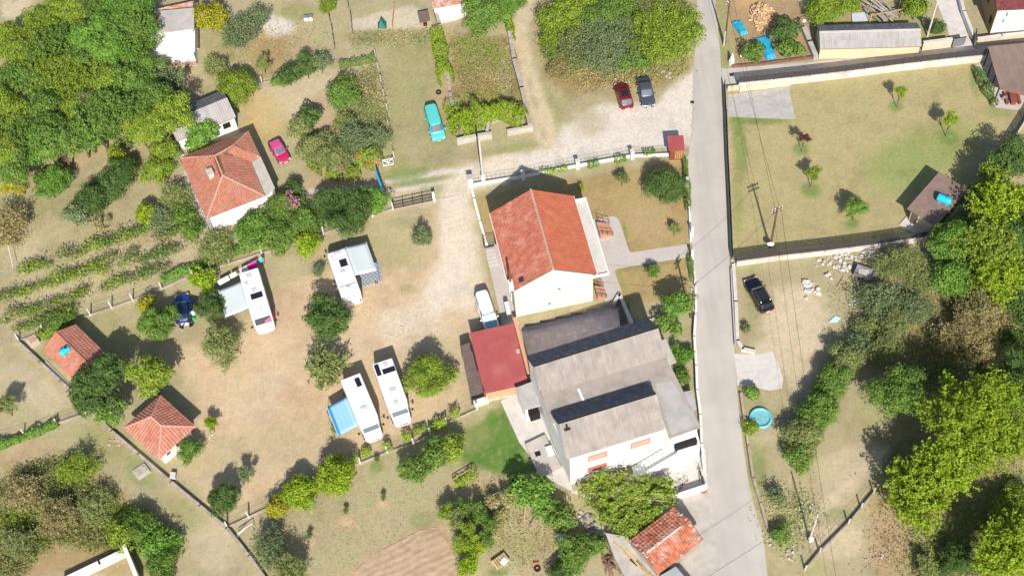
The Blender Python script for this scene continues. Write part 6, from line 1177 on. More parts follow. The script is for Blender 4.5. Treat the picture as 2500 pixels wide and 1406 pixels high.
def tree(name, label, px, wpx, kind, col, h=None, cat='tree', group=None, sq=1.0, trunk=True):
    """px: centre of the crown as seen; wpx: its width"""
    K = KIND[kind]; p0 = P(px[0], px[1], 2.0); r = wpx/2/PXM(p0); rz = r*K['rz']*sq; h = h or (2*rz*.86+min(1.0, .35*r)+.15); zc = max(rz*.62, h-rz); p = P(px[0], px[1], zc); r = wpx/2/PXM(p)
    ci = min(range(len(CLS)), key=lambda i: abs(math.log(CLS[i]/r))); _ct[0] += 1; v = _ct[0] % 3; s = 1.14*r/CLS[ci]
    t_ = thing(name, label, cat, (p.x, p.y, 0), 0, group); REG[label] = t_
    o = link('crown' if cat == 'tree' else 'foliage', crown(kind, ci, v), t_, (0, 0, zc), (0, 0, random.uniform(0, 6.28)), (s*random.uniform(.93, 1.14), s*random.uniform(.93, 1.12), s*sq*random.uniform(.95, 1.15))); o.material_slots[0].link = 'OBJECT'; o.material_slots[0].material = LEAF[col]
    if trunk: link('trunk' if cat == 'tree' else 'stem', TR[_ct[0] % 4], t_, (0, 0, 0), (0, 0, random.uniform(0, 6.28)), (r*.8, r*.8, zc+rz*.45))
    return t_
# ---- the wood in the top left corner
WOOD = [(20, 190), (60, 120), (110, 60), (100, 130), (165, 45), (215, 20), (270, 15), (325, 25), (160, 110), (215, 85), (265, 75), (330, 85), (20, 260), (60, 200), (110, 190), (165, 175), (215, 150), (260, 140), (315, 140), (345, 160), (15, 320), (60, 290), (105, 260), (150, 235), (205, 215), (255, 200), (305, 200), (345, 215), (20, 375), (65, 345), (105, 320), (150, 300), (190, 280), (235, 265), (285, 260), (340, 270), (150, 350), (110, 365), (195, 335), (240, 315), (300, 310), (345, 320), (390, 300), (385, 255), (420, 290), (30, 420), (15, 100)]
rw = random.Random(3)
ORD = ['first', 'second', 'third', 'fourth', 'fifth', 'sixth', 'seventh', 'eighth', 'ninth', 'tenth', 'eleventh', 'twelfth', 'thirteenth', 'fourteenth', 'fifteenth', 'sixteenth', 'seventeenth', 'eighteenth']
CN = {'gr': 'mid green', 'fg': 'fresh green', 'yg': 'yellow green', 'dk': 'dark green', 'gg': 'grey green', 'ol': 'olive green'}
band = {}
for q in sorted(WOOD): band.setdefault(min(7, max(0, int((q[1]-5)//52))), []).append(q)
for bi, bl_ in sorted(band.items()):
  for oi, (x, y) in enumerate(bl_):
    if x > 230 and y < 180: c_ = rw.choice(['fg', 'fg', 'gr', 'fg'])
    elif 90 < x < 200 and y < 270: c_ = rw.choice(['yg', 'yg', 'gr'])
    elif 220 < x < 310 and y > 240: c_ = rw.choice(['gg', 'gr', 'ol'])
    elif x > 320: c_ = rw.choice(['yg', 'gr', 'yg'])
    else: c_ = rw.choice(['gr', 'yg', 'yg', 'fg'])
    tree('woodland_tree', f'{CN[c_]} tree in the dense top left wood, {ORD[bi]} row down, {ORD[oi]} from left', (x+rw.uniform(-8, 8), y+rw.uniform(-8, 8)), rw.uniform(88, 122), rw.choice(['b', 'f', 'b', 'd', 'a', 'b']), c_, rw.uniform(5.5, 7.5), group='trees of the dense wood')
T = [
 # name, label, centre, width, kind, colour, height
 ('tree', 'bright yellow green tree over the arbour beside the white flat house', (512, 48), 92, 'b', 'ye', 3.8), ('tree', 'grey green tree right of the yellow arbour at the top', (588, 85), 92, 'o', 'gg', 4.2), ('tree', 'small grey green tree nearest the top edge above the dry plot', (628, 45), 62, 'o', 'gg', 3.4), ('tree', 'thin olive tree below the white flat house', (527, 172), 68, 'o', 'ol', 2.6), ('tree', 'grey green tree between the wood and the grey shed', (415, 213), 82, 'a', 'gg', 3.6), ('tree', 'bright yellow green tree above the grey shed', (578, 222), 112, 'b', 'yg', 4.0), ('tree', 'small green tree on the brown plot above the dry clearing', (643, 160), 36, 's', 'ol', 2.4),
 ('tree', 'dark green tree, left of three along the plot hedge', (705, 188), 54, 'b', 'dk', 2.8), ('tree', 'dark green tree, middle of three along the plot hedge', (748, 168), 66, 'b', 'dk', 3.2), ('tree', 'grey green tree, right of three along the plot hedge', (782, 155), 58, 'o', 'gg', 3.0), ('tree', 'dense green tree at the corner of the plot hedge', (835, 230), 84, 'b', 'gr', 3.6), ('tree', 'dark green fruit tree in the middle of the dry clearing', (757, 288), 62, 'f', 'dk', 3.0), ('tree', 'light green tree below the dark fruit tree in the clearing', (735, 318), 62, 'b', 'ol', 2.8),
 ('tree', 'olive green tree right of the pink car', (770, 362), 84, 'b', 'ol', 3.2), ('tree', 'grey leaved tree beside the orange flowering climber', (868, 350), 92, 'o', 'gg', 3.2), ('tree', 'small round topped tree at the top above the fence', (800, 20), 46, 's', 'yg', 2.6),
 ('tree', 'large green climber canopy right of the rusty roofed shed', (1180, 42), 120, 'b', 'gr', 3.2), ('tree', 'green tree at the top edge above the ivy plot', (1235, 15), 95, 'b', 'fg', 3.6), ('tree', 'large grey green tree behind the red and grey cars', (1478, 128), 195, 'o', 'gg', 6.0), ('tree', 'large yellow green tree beside the top of the road', (1628, 95), 165, 'b', 'yg', 6.5), ('tree', 'yellow olive tree at the top left of the roadside grove', (1392, 45), 165, 'b', 'yg', 5.5), ('tree', 'dark green tree in the middle of the roadside grove', (1500, 30), 150, 'b', 'gr', 6.0), ('tree', 'olive tree at the top of the grove beside the road', (1600, 18), 150, 'o', 'ol', 6.5), ('tree', 'small yellow green tree at the left edge of the grove', (1350, 105), 70, 'o', 'yg', 3.5), ('tree', 'green tree between the two big trees of the grove', (1555, 140), 95, 'b', 'gr', 4.2), ('tree', 'rounded green tree nearest the road in the grove', (1655, 45), 90, 'b', 'yg', 5.0),
 ('tree', 'dark green tree beside the firewood heap', (1915, 78), 76, 'f', 'dk', 3.6), ('tree', 'round green bush at the corner of firewood yard and lane', (1842, 130), 58, 'f', 'gr', 2.4), ('tree', 'green tree between blue tarpaulin and long shed', (1925, 122), 62, 'f', 'gr', 2.4), ('tree', 'wide yellow green tree above the left end of the long shed', (2010, 28), 100, 'b', 'yg', 3.6), ('tree', 'yellow green tree at the top edge above the long shed', (2065, 12), 70, 'b', 'yg', 3.6), ('tree', 'green tree left of the white driveway', (2236, 22), 56, 'b', 'yg', 3.2), ('tree', 'dark shrub behind the stone wall by the driveway', (2285, 70), 40, 'b', 'dk', 1.8),
 ('sapling', 'lime green sapling on the lawn nearest the board fenced lane', (2198, 228), 31, 's', 'lm', 3.4), ('sapling', 'lime green sapling on the right side of the walled lawn', (2320, 297), 38, 's', 'lm', 3.7), ('sapling', 'dark purple leaved sapling on the walled lawn', (1963, 338), 25, 's', 'pu', 3.2), ('sapling', 'pale lime sapling below the purple one on the lawn', (1985, 427), 36, 's', 'yg', 3.2), ('tree', 'round green tree on the lawn near the south wall', (2089, 510), 50, 'd', 'gr', 3.2),
 ('tree', 'dark tree behind the board fence at the right edge', (2465, 400), 95, 'b', 'dk', 5.5), ('tree', 'yellow green tree at the top of the right hand trees', (2425, 445), 80, 'a', 'yg', 5.0), ('tree', 'tall lime tree beside the brown roofed hut', (2440, 520), 140, 'a', 'lm', 7.0), ('tree', 'fresh green tree left among the right hand trees', (2325, 600), 130, 'b', 'fg', 6.0), ('tree', 'large lime tree in the middle of the right hand trees', (2395, 610), 150, 'a', 'yg', 7.5), ('tree', 'green tree at the lower left of the right hand trees', (2320, 680), 100, 'b', 'fg', 5.0), ('tree', 'lime tree at the lower end of the right hand trees', (2440, 690), 120, 'a', 'lm', 6.5), ('tree', 'dark tree at the right edge behind the lime trees', (2490, 560), 110, 'b', 'dk', 6.5),
 ('tree', 'feathery grey olive tree right of the trailer', (2205, 655), 120, 'o', 'ol', 4.0), ('tree', 'feathery olive tree below the trailer', (2150, 740), 110, 'o', 'gg', 3.0), ('tree', 'thin olive tree above the dark shaded hollow', (2180, 800), 90, 'o', 'ol', 2.6), ('tree', 'wide brown dry bush on the right', (2385, 790), 150, 'o', 'br', 2.6), ('tree', 'smaller olive bush above the wide brown dry bush', (2365, 720), 95, 'o', 'ol', 2.2),
 ('tree', 'green tree with loose crown left of the big lime tree', (2198, 965), 145, 'b', 'gr', 7.0), ('tree', 'big bright lime tree on the right', (2385, 1045), 235, 'a', 'lm', 11.0), ('tree', 'bright lime tree left below the big one', (2305, 1140), 130, 'a', 'lm', 7.0), ('tree', 'lower bright lime tree above the stone patch', (2240, 1215), 165, 'a', 'lm', 6.5), ('tree', 'lime tree at the bottom right corner', (2450, 1355), 150, 'a', 'lm', 7.0), ('tree', 'dark green shrub beside the corner lime tree', (2330, 1365), 90, 'b', 'dk', 2.2), ('tree', 'shaded tree at the right edge below the dry bush', (2500, 880), 90, 'b', 'dk', 6.0),
 ('tree', 'green olive tree at the top of the right hedge row', (2065, 880), 84, 'b', 'ol', 3.6), ('tree', 'green tree in the upper part of the right hedge row', (2035, 930), 78, 'b', 'gr', 3.2), ('tree', 'leafy tree in the middle of the right hedge row', (2000, 1005), 84, 'b', 'gr', 3.0), ('tree', 'leafy tree in the lower part of the right hedge row', (1965, 1065), 90, 'b', 'ol', 3.0), ('tree', 'green tree at the foot of the right hedge row', (1950, 1120), 66, 'b', 'gr', 2.4),
 ('tree', 'bright green tree beside the stone steps and road pole', (1655, 745), 82, 'f', 'fg', 4.4), ('tree', 'green shrub below the roadside tree at the stone steps', (1630, 795), 64, 'f', 'gr', 2.4), ('tree', 'dark green rounded tree on the lawn beside the road', (1624, 458), 106, 'b', 'dk', 3.8), ('tree', 'small thin tree on the garden lawn', (1519, 437), 33, 's', 'ol', 2.2), ('tree', 'small sapling at the garden path beside the road', (1647, 562), 27, 's', 'ol', 1.8), ('tree', 'small bushy sapling in the little lower garden', (1592, 664), 34, 's', 'gr', 2.0), ('tree', 'tiny lime bush at the shadow edge behind the cream house', (1420, 460), 20, 's', 'lm', 1.3),
 ('tree', 'dark rounded tree in the middle of the camp field', (800, 782), 108, 'd', 'dk', 4.6), ('tree', 'loose light green tree below the dark rounded camp tree', (795, 905), 96, 'a', 'ol', 3.6), ('tree', 'round green tree right of the lower motorhomes', (1046, 925), 122, 'd', 'yg', 4.4), ('tree', 'narrow grey green tree alone beside the camp drive', (1032, 587), 44, 'c', 'gg', 2.8), ('tree', 'large dark evergreen tree above the upper motorhome', (858, 525), 140, 'd', 'dk', 5.0), ('tree', 'dark tree left of the large evergreen at the camp fence', (805, 500), 80, 'b', 'dk', 3.6), ('tree', 'green tree right behind the large evergreen', (910, 490), 70, 'b', 'fg', 3.2), ('tree', 'bright yellow green tree left of the upper motorhome', (751, 600), 66, 'b', 'lm', 2.8), ('tree', 'feathery light tree in the west of the camp field', (543, 845), 110, 'o', 'ol', 3.8), ('tree', 'green tree left of the blue car', (388, 792), 98, 'd', 'gr', 4.2), ('tree', 'dark tree between the blue car and the awning', (520, 752), 78, 'd', 'dk', 3.6), ('tree', 'lime green tree at the fence above the blue car', (498, 688), 66, 'a', 'lm', 3.2), ('tree', 'small yellow bush at the fence beside the blue car tree', (362, 745), 46, 'b', 'ye', 2.0), ('tree', 'sparse twiggy shrub beside the upper motorhome', (780, 662), 34, 'o', 'gg', 1.4), ('tree', 'big dark tree between the two red roofed huts', (238, 945), 132, 'f', 'dk', 6.0), ('tree', 'yellow green tree above the hipped hut', (368, 925), 118, 'f', 'yg', 5.4), ('tree', 'dark tree leaning over the tiled gable hut', (255, 905), 90, 'f', 'dk', 6.2), ('tree', 'green tree at the lower edge of the hut trees', (270, 1005), 90, 'f', 'gr', 4.2), ('tree', 'small green tree at the east wall of the hipped hut', (463, 1102), 54, 'd', 'gr', 2.4), ('sapling', 'small lime sapling east of the hipped hut', (516, 1038), 36, 's', 'lm', 2.2), ('tree', 'dark round tree near the boundary wall corner', (548, 1222), 82, 'd', 'dk', 3.6), ('tree', 'thin young tree above the dark round corner tree', (598, 1160), 38, 's', 'gg', 2.6), ('tree', 'sparse shrub below the blue striped awning', (822, 1048), 28, 'o', 'gg', 1.2),
 ('tree', 'large yellow green tree, top of the row below the vine fence', (822, 1165), 100, 'b', 'lm', 3.8), ('tree', 'lime tree, middle of the row below the vine fence', (735, 1205), 88, 'b', 'lm', 3.2), ('tree', 'small yellow tree, lowest of the row below the vine fence', (677, 1242), 46, 'b', 'ye', 2.4),
 ('tree', 'round green tree alone on the left meadow', (130, 448), 90, 'd', 'fg', 3.0), ('tree', 'yellow round bush at the left edge', (30, 455), 50, 'd', 'ye', 2.2), ('tree', 'dark tree, lowest in the diagonal row on the left meadow', (188, 525), 66, 'b', 'gg', 2.8), ('tree', 'dark tree, second in the diagonal row on the left meadow', (228, 490), 84, 'b', 'dk', 3.4), ('tree', 'dark tree, third in the diagonal row on the left meadow', (272, 455), 84, 'b', 'dk', 3.4), ('tree', 'dark tree, top of the diagonal row on the left meadow', (305, 420), 70, 'b', 'dk', 3.4), ('tree', 'yellow green tree at the top end of the diagonal row', (283, 380), 44, 'b', 'lm', 3.0), ('tree', 'green tree left of the old red house', (385, 420), 76, 'b', 'yg', 3.6), ('tree', 'olive tree at the corner of the old red house', (430, 488), 90, 'o', 'ol', 3.0), ('tree', 'yellow green bush at the upper edge of the vineyard', (362, 530), 60, 'b', 'lm', 2.4), ('tree', 'grey green tree beside the yellow bush above the vineyard', (398, 540), 62, 'o', 'gg', 2.6), ('tree', 'small tree at the left edge with bare long shadow', (12, 990), 50, 's', 'ol', 3.4), ('tree', 'brown withered weeping shrub at the left edge', (25, 565), 100, 'o', 'br', 1.8), ('tree', 'little dry sapling above the vineyard', (243, 552), 40, 's', 'st', 1.4), ('tree', 'dark green tree covering the corner of the grey shed', (490, 335), 86, 'f', 'fg', 3.6),
 ('tree', 'lush fig tree below the old red house', (620, 562), 88, 'f', 'fg', 3.2), ('tree', 'pink flowering shrub at the corner of the old red house', (695, 505), 84, 'b', 'gr', 3.2), ('tree', 'green tree right of the pink flowering shrub', (745, 545), 70, 'b', 'gr', 2.8), ('tree', 'olive green shrub between fig tree and camp fence', (680, 580), 80, 'b', 'gr', 2.4), ('tree', 'light olive tree at the end of the vineyard', (530, 612), 96, 'o', 'ol', 2.6), ('tree', 'dark shrub at the foot of the old house terrace', (715, 465), 50, 'b', 'dk', 2.0),
 ('tree', 'persimmon tree, left of three on the lower lawn edge', (1012, 1150), 80, 'f', 'gr', 3.2), ('tree', 'leafy tree, middle of three on the lower lawn edge', (1062, 1112), 76, 'b', 'gr', 3.2), ('tree', 'leafy tree, right of three on the lower lawn edge', (1105, 1095), 66, 'b', 'yg', 3.0), ('tree', 'large fig tree left of the white house corner', (1300, 1205), 108, 'f', 'fg', 3.4), ('tree', 'green tree below the large fig tree', (1350, 1262), 84, 'f', 'gr', 2.6), ('tree', 'bush below the grape pergola', (1405, 1352), 96, 'b', 'gr', 2.0), ('tree', 'dark bush at the bottom edge below the grape pergola', (1370, 1395), 60, 'b', 'dk', 1.8), ('tree', 'dark green tree filling the gap under the lime trees at the right edge', (2470, 620), 120, 'b', 'gr', 5.0), ('tree', 'dark tree at the far right below the lime group', (2490, 740), 110, 'b', 'dk', 5.5), ('tree', 'yellow green tree right of the brown roofed hut', (2405, 490), 70, 'a', 'yg', 4.5), ('tree', 'green tree just below the brown roofed hut', (2350, 575), 80, 'b', 'gr', 4.0), ('tree', 'tall dark tree in shade at the right edge above the lime group', (2490, 960), 100, 'b', 'gr', 6.5), ('tree', 'olive shrub left of the dark shaded hollow', (2110, 805), 70, 'o', 'ol', 2.0), ('tree', 'sparse olive shrub between sandy drive and hedge row', (2090, 840), 60, 'o', 'gg', 2.0), ('tree', 'green shrub closing the gap in the right hedge row', (2015, 965), 62, 'b', 'gr', 2.4), ('tree', 'leafy shrub low in the right hedge row', (1980, 1035), 60, 'b', 'yg', 2.2), ('tree', 'yellow green shrub at the right edge below the big lime group', (2480, 1230), 90, 'b', 'yg', 2.5), ('tree', 'lime tree cut by the right edge near the bottom', (2495, 1320), 110, 'a', 'lm', 6.0), ('tree', 'green shrub at the bottom near the stone patch', (2260, 1390), 70, 'o', 'ol', 1.8), ('tree', 'brown dry bush below the wide dry bush', (2400, 860), 100, 'o', 'br', 2.0), ('tree', 'low brown bush left of the wide dry bush', (2310, 830), 90, 'o', 'br', 1.8),
 ('tree', 'olive bush on the upper right of the bottom left thicket', (185, 1150), 90, 'o', 'yg', 1.7), ('tree', 'olive bush in the middle of the bottom left thicket', (240, 1240), 90, 'o', 'ol', 1.7), ('tree', 'green bush at the right end of the bottom left thicket', (335, 1285), 90, 'b', 'gr', 2.4), ('tree', 'green bush lower at the right end of the bottom left thicket', (300, 1310), 80, 'b', 'yg', 2.0), ('tree', 'brown bush at the left of the bottom left thicket', (60, 1210), 100, 'o', 'br', 1.6), ('tree', 'olive bush at the lower left of the bottom left thicket', (50, 1330), 90, 'o', 'ol', 1.5), ('tree', 'brown bush in the heart of the bottom left thicket', (150, 1260), 100, 'o', 'br', 1.4), ('tree', 'feathery olive tree between trailer and right hand trees', (2255, 690), 80, 'o', 'ol', 3.4), ('tree', 'feathery grey tree above the shaded hollow', (2230, 760), 90, 'o', 'gg', 2.8), ('tree', 'olive tree left above the loose crowned green tree', (2150, 860), 80, 'o', 'ol', 2.6),
 ('tree', 'olive tree at the lower left of the roadside grove', (1395, 135), 115, 'o', 'ol', 3.6), ('tree', 'yellow green tree behind the grey car in the grove', (1580, 80), 120, 'b', 'yg', 5.0), ('tree', 'green tree at the top of the grove above the red car', (1455, 50), 110, 'b', 'gr', 5.5), ('tree', 'olive shrub at the left foot of the grove', (1370, 175), 70, 'o', 'br', 1.8),
 ('tree', 'leafy tree filling the hedge left of the orange climber', (820, 385), 80, 'b', 'ol', 2.8), ('tree', 'green shrub below the grey leaved tree in the hedge', (845, 300), 60, 'o', 'ol', 2.0), ('tree', 'grey green shrub at the right end of the brush plot', (925, 345), 56, 'o', 'gg', 2.2), ('tree', 'green shrub at the left end of the plot hedge', (688, 200), 36, 'b', 'gr', 1.8), ('tree', 'leafy shrub at the wood edge left of the old house', (400, 370), 70, 'b', 'yg', 3.4), ('tree', 'green shrub at the house corner above the vineyard', (450, 530), 60, 'b', 'gr', 2.2), ('tree', 'dark shrub where the vineyard meets the old house', (470, 565), 60, 'b', 'gr', 2.0), ('tree', 'green shrub at the lower left end of the vineyard', (150, 790), 60, 'b', 'gr', 1.8), ('tree', 'green shrub left of the gable hut at the fence', (115, 815), 44, 'b', 'yg', 1.5), ('tree', 'yellow green tree behind the fence left of the upper motorhome', (640, 590), 60, 'f', 'gr', 2.8), ('tree', 'bush beside the plank platform at the bottom', (1450, 1330), 60, 'b', 'gr', 1.6), ('tree', 'dark shrub beside the lower lawn below the fig tree', (1265, 1180), 50, 'b', 'dk', 2.6),
 ('tree', 'grey green tree at the bottom below the vine fence', (660, 1345), 96, 'o', 'gg', 3.0), ('tree', 'grey green tree at the bottom edge with a wide shadow', (715, 1400), 90, 'o', 'ol', 3.4), ('tree', 'green tree above the white upright wall at the bottom left', (385, 1330), 96, 'b', 'fg', 2.6), ('tree', 'fresh green tree right of the white upright wall', (395, 1390), 84, 'b', 'gr', 2.4), ('tree', 'spiky round ornamental grass clump beside the road', (1665, 872), 56, 's', 'fg', 1.6), ('tree', 'green shrub below the ornamental grass clump', (1665, 920), 44, 'b', 'gr', 1.5), ('tree', 'leafy vine by the dry stone at the lower road', (1905, 1305), 44, 'b', 'gr', 1.5), ('tree', 'thin weed shrub on the plot left of the right hedge', (1895, 1215), 46, 'o', 'gg', 1.6), ('tree', 'small shrub at the driveway mouth right of the road', (1832, 958), 46, 'f', 'gr', 1.4), ('tree', 'low shrub left of the paddling pool', (1832, 1045), 36, 'b', 'yg', 1.0), ('tree', 'small shrub against the roadside wall by the black car', (1822, 805), 26, 's', 'ol', 1.2)]
for n_, l_, p_, w_, k_, c_, h_ in T:
    tree(n_, l_, p_, w_, k_, c_, h_, cat='tree' if 'shrub' not in l_ and 'bush' not in l_ and 'grass' not in l_ else 'shrub')
# upright feathery plants in the lower garden
for i, (x, y, w_, c_) in enumerate(((1095, 1255, 42, 'yg'), (1118, 1275, 44, 'ol'), (1125, 1330, 38, 'yg'), (1135, 1245, 40, 'gr'), (1145, 1300, 44, 'yg'), (1150, 1385, 52, 'lm'), (1160, 1335, 48, 'lm'), (1172, 1262, 46, 'gr'), (1180, 1320, 42, 'gr'), (1196, 1285, 40, 'gr'))):
    tree('bamboo_clump', f'upright {CN.get(c_, "lime")} feathery plant in the lower garden clump, {ORD[i]} counted from the left', (x, y), w_, 'c', c_, 2.8, cat='plant', group='feathery plants of the lower garden')
for i, (x, y) in enumerate(((1208, 1232), (1215, 1290), (1222, 1262), (1235, 1225))): tree('dry_stalks', f'dry straw coloured stalks right of the feathery clump, {ORD[i]} from the left', (x, y), 32, 'c', 'st', 2.0, cat='plant', group='dry stalks in the lower garden', trunk=False)
for i, (x, y, l) in enumerate(((845, 1248, 'tiny sapling in the middle soil ring of the lower garden'), (935, 1215, 'tiny sapling in the upper soil ring of the lower garden'), (756, 1308, 'tiny sapling in the lowest soil ring of the lower garden'), (920, 1122, 'tiny sapling just below the vine fence'))): tree('sapling', l, (x, y), 16, 's', 'gr', 1.1)
# ---- hedges, ivy, vines along a line
def hedge(name, label, px, wd, h, col, lf=.2, dens=120, cat='hedge', base=0.0, group=None, bumpy=.35):
    pts = [P(a, b) for a, b in px]; c0 = sum(pts, Vector())/len(pts); t_ = thing(name, label, cat, (c0.x, c0.y, 0), 0, group); REG[label] = t_; C_, N_ = [], []
    for a, b in zip(pts, pts[1:]):
        L = (b-a).length; n = int(L*dens*(wd+h)); s = RNG.uniform(0, 1, n); th = RNG.uniform(-.25, 1.25, n)*math.pi; rr_ = RNG.uniform(.55, 1, n)**.5
        ph = fbm(s*L*.9+a.x*3, np.full(n, a.y), 5, 2); k = 1+bumpy*(ph-.5)*3.0
        lat = np.cos(th)*wd/2*rr_*k; z = base+(h-base)*(.45+.55*np.sin(th)*rr_)*np.clip(k, .5, 1.5); d = (b-a)/L; nx, ny = -d.y, d.x
        C_.append(np.stack([a.x+(b.x-a.x)*s+nx*lat-c0.x, a.y+(b.y-a.y)*s+ny*lat-c0.y, np.maximum(.03, z)], -1)); N_.append(np.stack([nx*np.cos(th), ny*np.cos(th), np.sin(th)+.5], -1)+RNG.normal(size=(n, 3))*.55)
    c_ = np.concatenate(C_); n_ = np.concatenate(N_); L = lf*RNG.uniform(.6, 1.25, len(c_)); me_ = leafmesh('foliage', c_, n_, L, L*.65, LEAF[col]); link('foliage', me_, t_)
    mb = MB()
    for p, _ in along(px, 1.6): mb.tube([(p.x-c0.x, p.y-c0.y, 0), (p.x-c0.x+.05, p.y-c0.y, h*.6)], .03, 4)
    link('stem', mb.mesh('stem', BARK), t_); return t_
hedge('ivy', 'bright lime ivy over the west ruined wall', [(1068, 95), (1078, 140), (1084, 185), (1094, 215)], 2.0, 2.6, 'lm', .17, 170, 'ivy'); hedge('ivy', 'bright lime ivy at the left end of the ruined house', [(1106, 275), (1120, 305), (1135, 335)], 2.8, 3.0, 'lm', .17, 150, 'ivy'); hedge('ivy', 'bright lime ivy along the front of the ruined house', [(1122, 338), (1150, 315), (1185, 298), (1222, 285), (1255, 300), (1285, 312)], 2.4, 3.4, 'lm', .17, 140, 'ivy'); hedge('ivy', 'ivy hanging on the east ruined wall at the top', [(1236, 45), (1246, 75), (1252, 105)], 1.1, 1.8, 'lm', .17, 150, 'ivy'); hedge('ivy', 'thin ivy on the middle of the east ruined wall', [(1250, 120), (1258, 150)], .7, 1.5, 'yg', .17, 130, 'ivy')
hedge('hedge', 'clipped green hedge beside the veranda', [(2382, 178), (2400, 215), (2428, 262)], 1.1, 1.5, 'gr', .16, 170); hedge('hedge', 'narrow green climber on the roadside fence beside the dark lawn tree', [(1672, 400), (1676, 450), (1680, 520)], .7, 1.4, 'gr', .17, 130); hedge('hedge', 'narrow climber on the roadside fence above the small garden', [(1684, 640), (1690, 690)], .6, 1.2, 'gr', .17, 110)
hedge('hedge', 'dry green hedge along the top of the brush plot', [(830, 168), (870, 160), (918, 150)], .9, 1.2, 'gr', .17, 110); hedge('hedge', 'mixed flowering hedge along the clearing, lower end', [(765, 400), (800, 425), (845, 435), (880, 425)], 1.9, 1.6, 'yg', .2, 100); hedge('hedge', 'olive hedge along the clearing, upper end', [(745, 330), (765, 375), (790, 410)], 1.6, 1.6, 'ol', .2, 100); hedge('hedge', 'green hedge along the camp fence below the old house', [(590, 615), (650, 595), (720, 580), (790, 555)], 1.7, 1.9, 'gr', .22, 100); hedge('hedge', 'yellow green hedge under the large evergreen', [(745, 535), (790, 530), (830, 545)], 1.4, 1.6, 'yg', .22, 90)
hedge('climber', 'trumpet climber with orange flowers by the white gate', [(865, 395), (890, 390), (925, 410)], 2.4, 2.2, 'yg', .2, 130, 'climber'); hedge('vine_row', 'low green vine hedge at the left edge fence', [(-10, 1095), (45, 1075), (100, 1055), (142, 1035)], 1.2, 1.0, 'fg', .24, 110, 'vine'); hedge('hedge', 'lime green bushes joining the row below the vine fence', [(665, 1252), (720, 1222), (790, 1185), (865, 1150)], 2.0, 1.8, 'lm', .2, 90); hedge('hedge', 'long diagonal olive hedge on the slope right of the road', [(2090, 850), (2050, 905), (2005, 990), (1965, 1070), (1940, 1135)], 3.2, 2.0, 'ol', .2, 60); hedge('hedge', 'leafy thicket along the board fence behind the brown roofed hut', [(2300, 570), (2370, 510), (2430, 440), (2490, 350)], 2.6, 2.2, 'dk', .22, 60); hedge('bean_row', 'yellow green bean row on the wooden frame', [(1112, 1185), (1140, 1172), (1162, 1155)], 1.0, .9, 'lm', .2, 110, 'beans')
hedge('pergola_vine', 'thick green vine on the fence at the end of the vineyard', [(395, 690), (450, 668), (520, 645), (600, 610)], 1.2, 1.4, 'fg', .24, 100, 'vine')
hedge('fence_climber', 'leafy climber low on the front fence beside the kiosk', [(1570, 380), (1600, 376)], .7, .9, 'fg', .2, 100, 'climber'); hedge('fence_climber', 'leafy climber in the middle of the front fence', [(1500, 398), (1528, 392)], .7, .9, 'fg', .2, 100, 'climber'); hedge('fence_climber', 'leafy climber left of the second front fence post', [(1435, 410), (1462, 405)], .7, .9, 'fg', .2, 90, 'climber'); hedge('fence_climber', 'sparse climber on the left part of the front fence', [(1320, 430), (1385, 416)], .6, .9, 'yg', .2, 80, 'climber')
for i, px in enumerate(([(860, 1130), (875, 1122)], [(885, 1115), (905, 1105)], [(940, 1100), (955, 1093)], [(985, 1078), (1005, 1070)], [(1010, 1062), (1042, 1050)], [(1050, 1052), (1090, 1036)], [(1100, 1022), (1120, 1010)])): hedge('fence_vine', f'yellow green vine on the fence below the motorhomes, {ORD[i]} from the left', px, .9, 1.3, 'lm' if i % 2 else 'yg', .22, 95, 'vine', .2, 'grape vines on the lower camp fence')
# orange and pink blossoms
def blossoms(owner, px, n, rad, z, m_):
    p = P(px[0], px[1], z); t_ = REG[owner]; c_ = sph(n)*np.array([rad, rad, .5])*RNG.uniform(.4, 1, (n, 1)); o = link('blossom', leafmesh('blossom', c_, sph(n)+np.array([0, 0, 1]), np.full(n, .17), np.full(n, .15), m_), t_, p-t_.location); o['kind'] = 'stuff'
OF = mat('orange_petals', (.75, .16, .02), None, 1, .7); PF = mat('pink_petals', (.55, .16, .28), (.62, .25, .36), 3, .7)
for px, n, rad in (((872, 378), 26, .5), ((905, 402), 24, .8), ((925, 398), 12, .4)): blossoms('trumpet climber with orange flowers by the white gate', px, n, rad, 2.3, OF)
blossoms('pink flowering shrub at the corner of the old red house', (715, 495), 120, 1.0, 3.0, PF); blossoms('pink flowering shrub at the corner of the old red house', (705, 475), 60, .7, 2.8, PF); blossoms('mixed flowering hedge along the clearing, lower end', (828, 412), 45, .6, 1.8, PF)
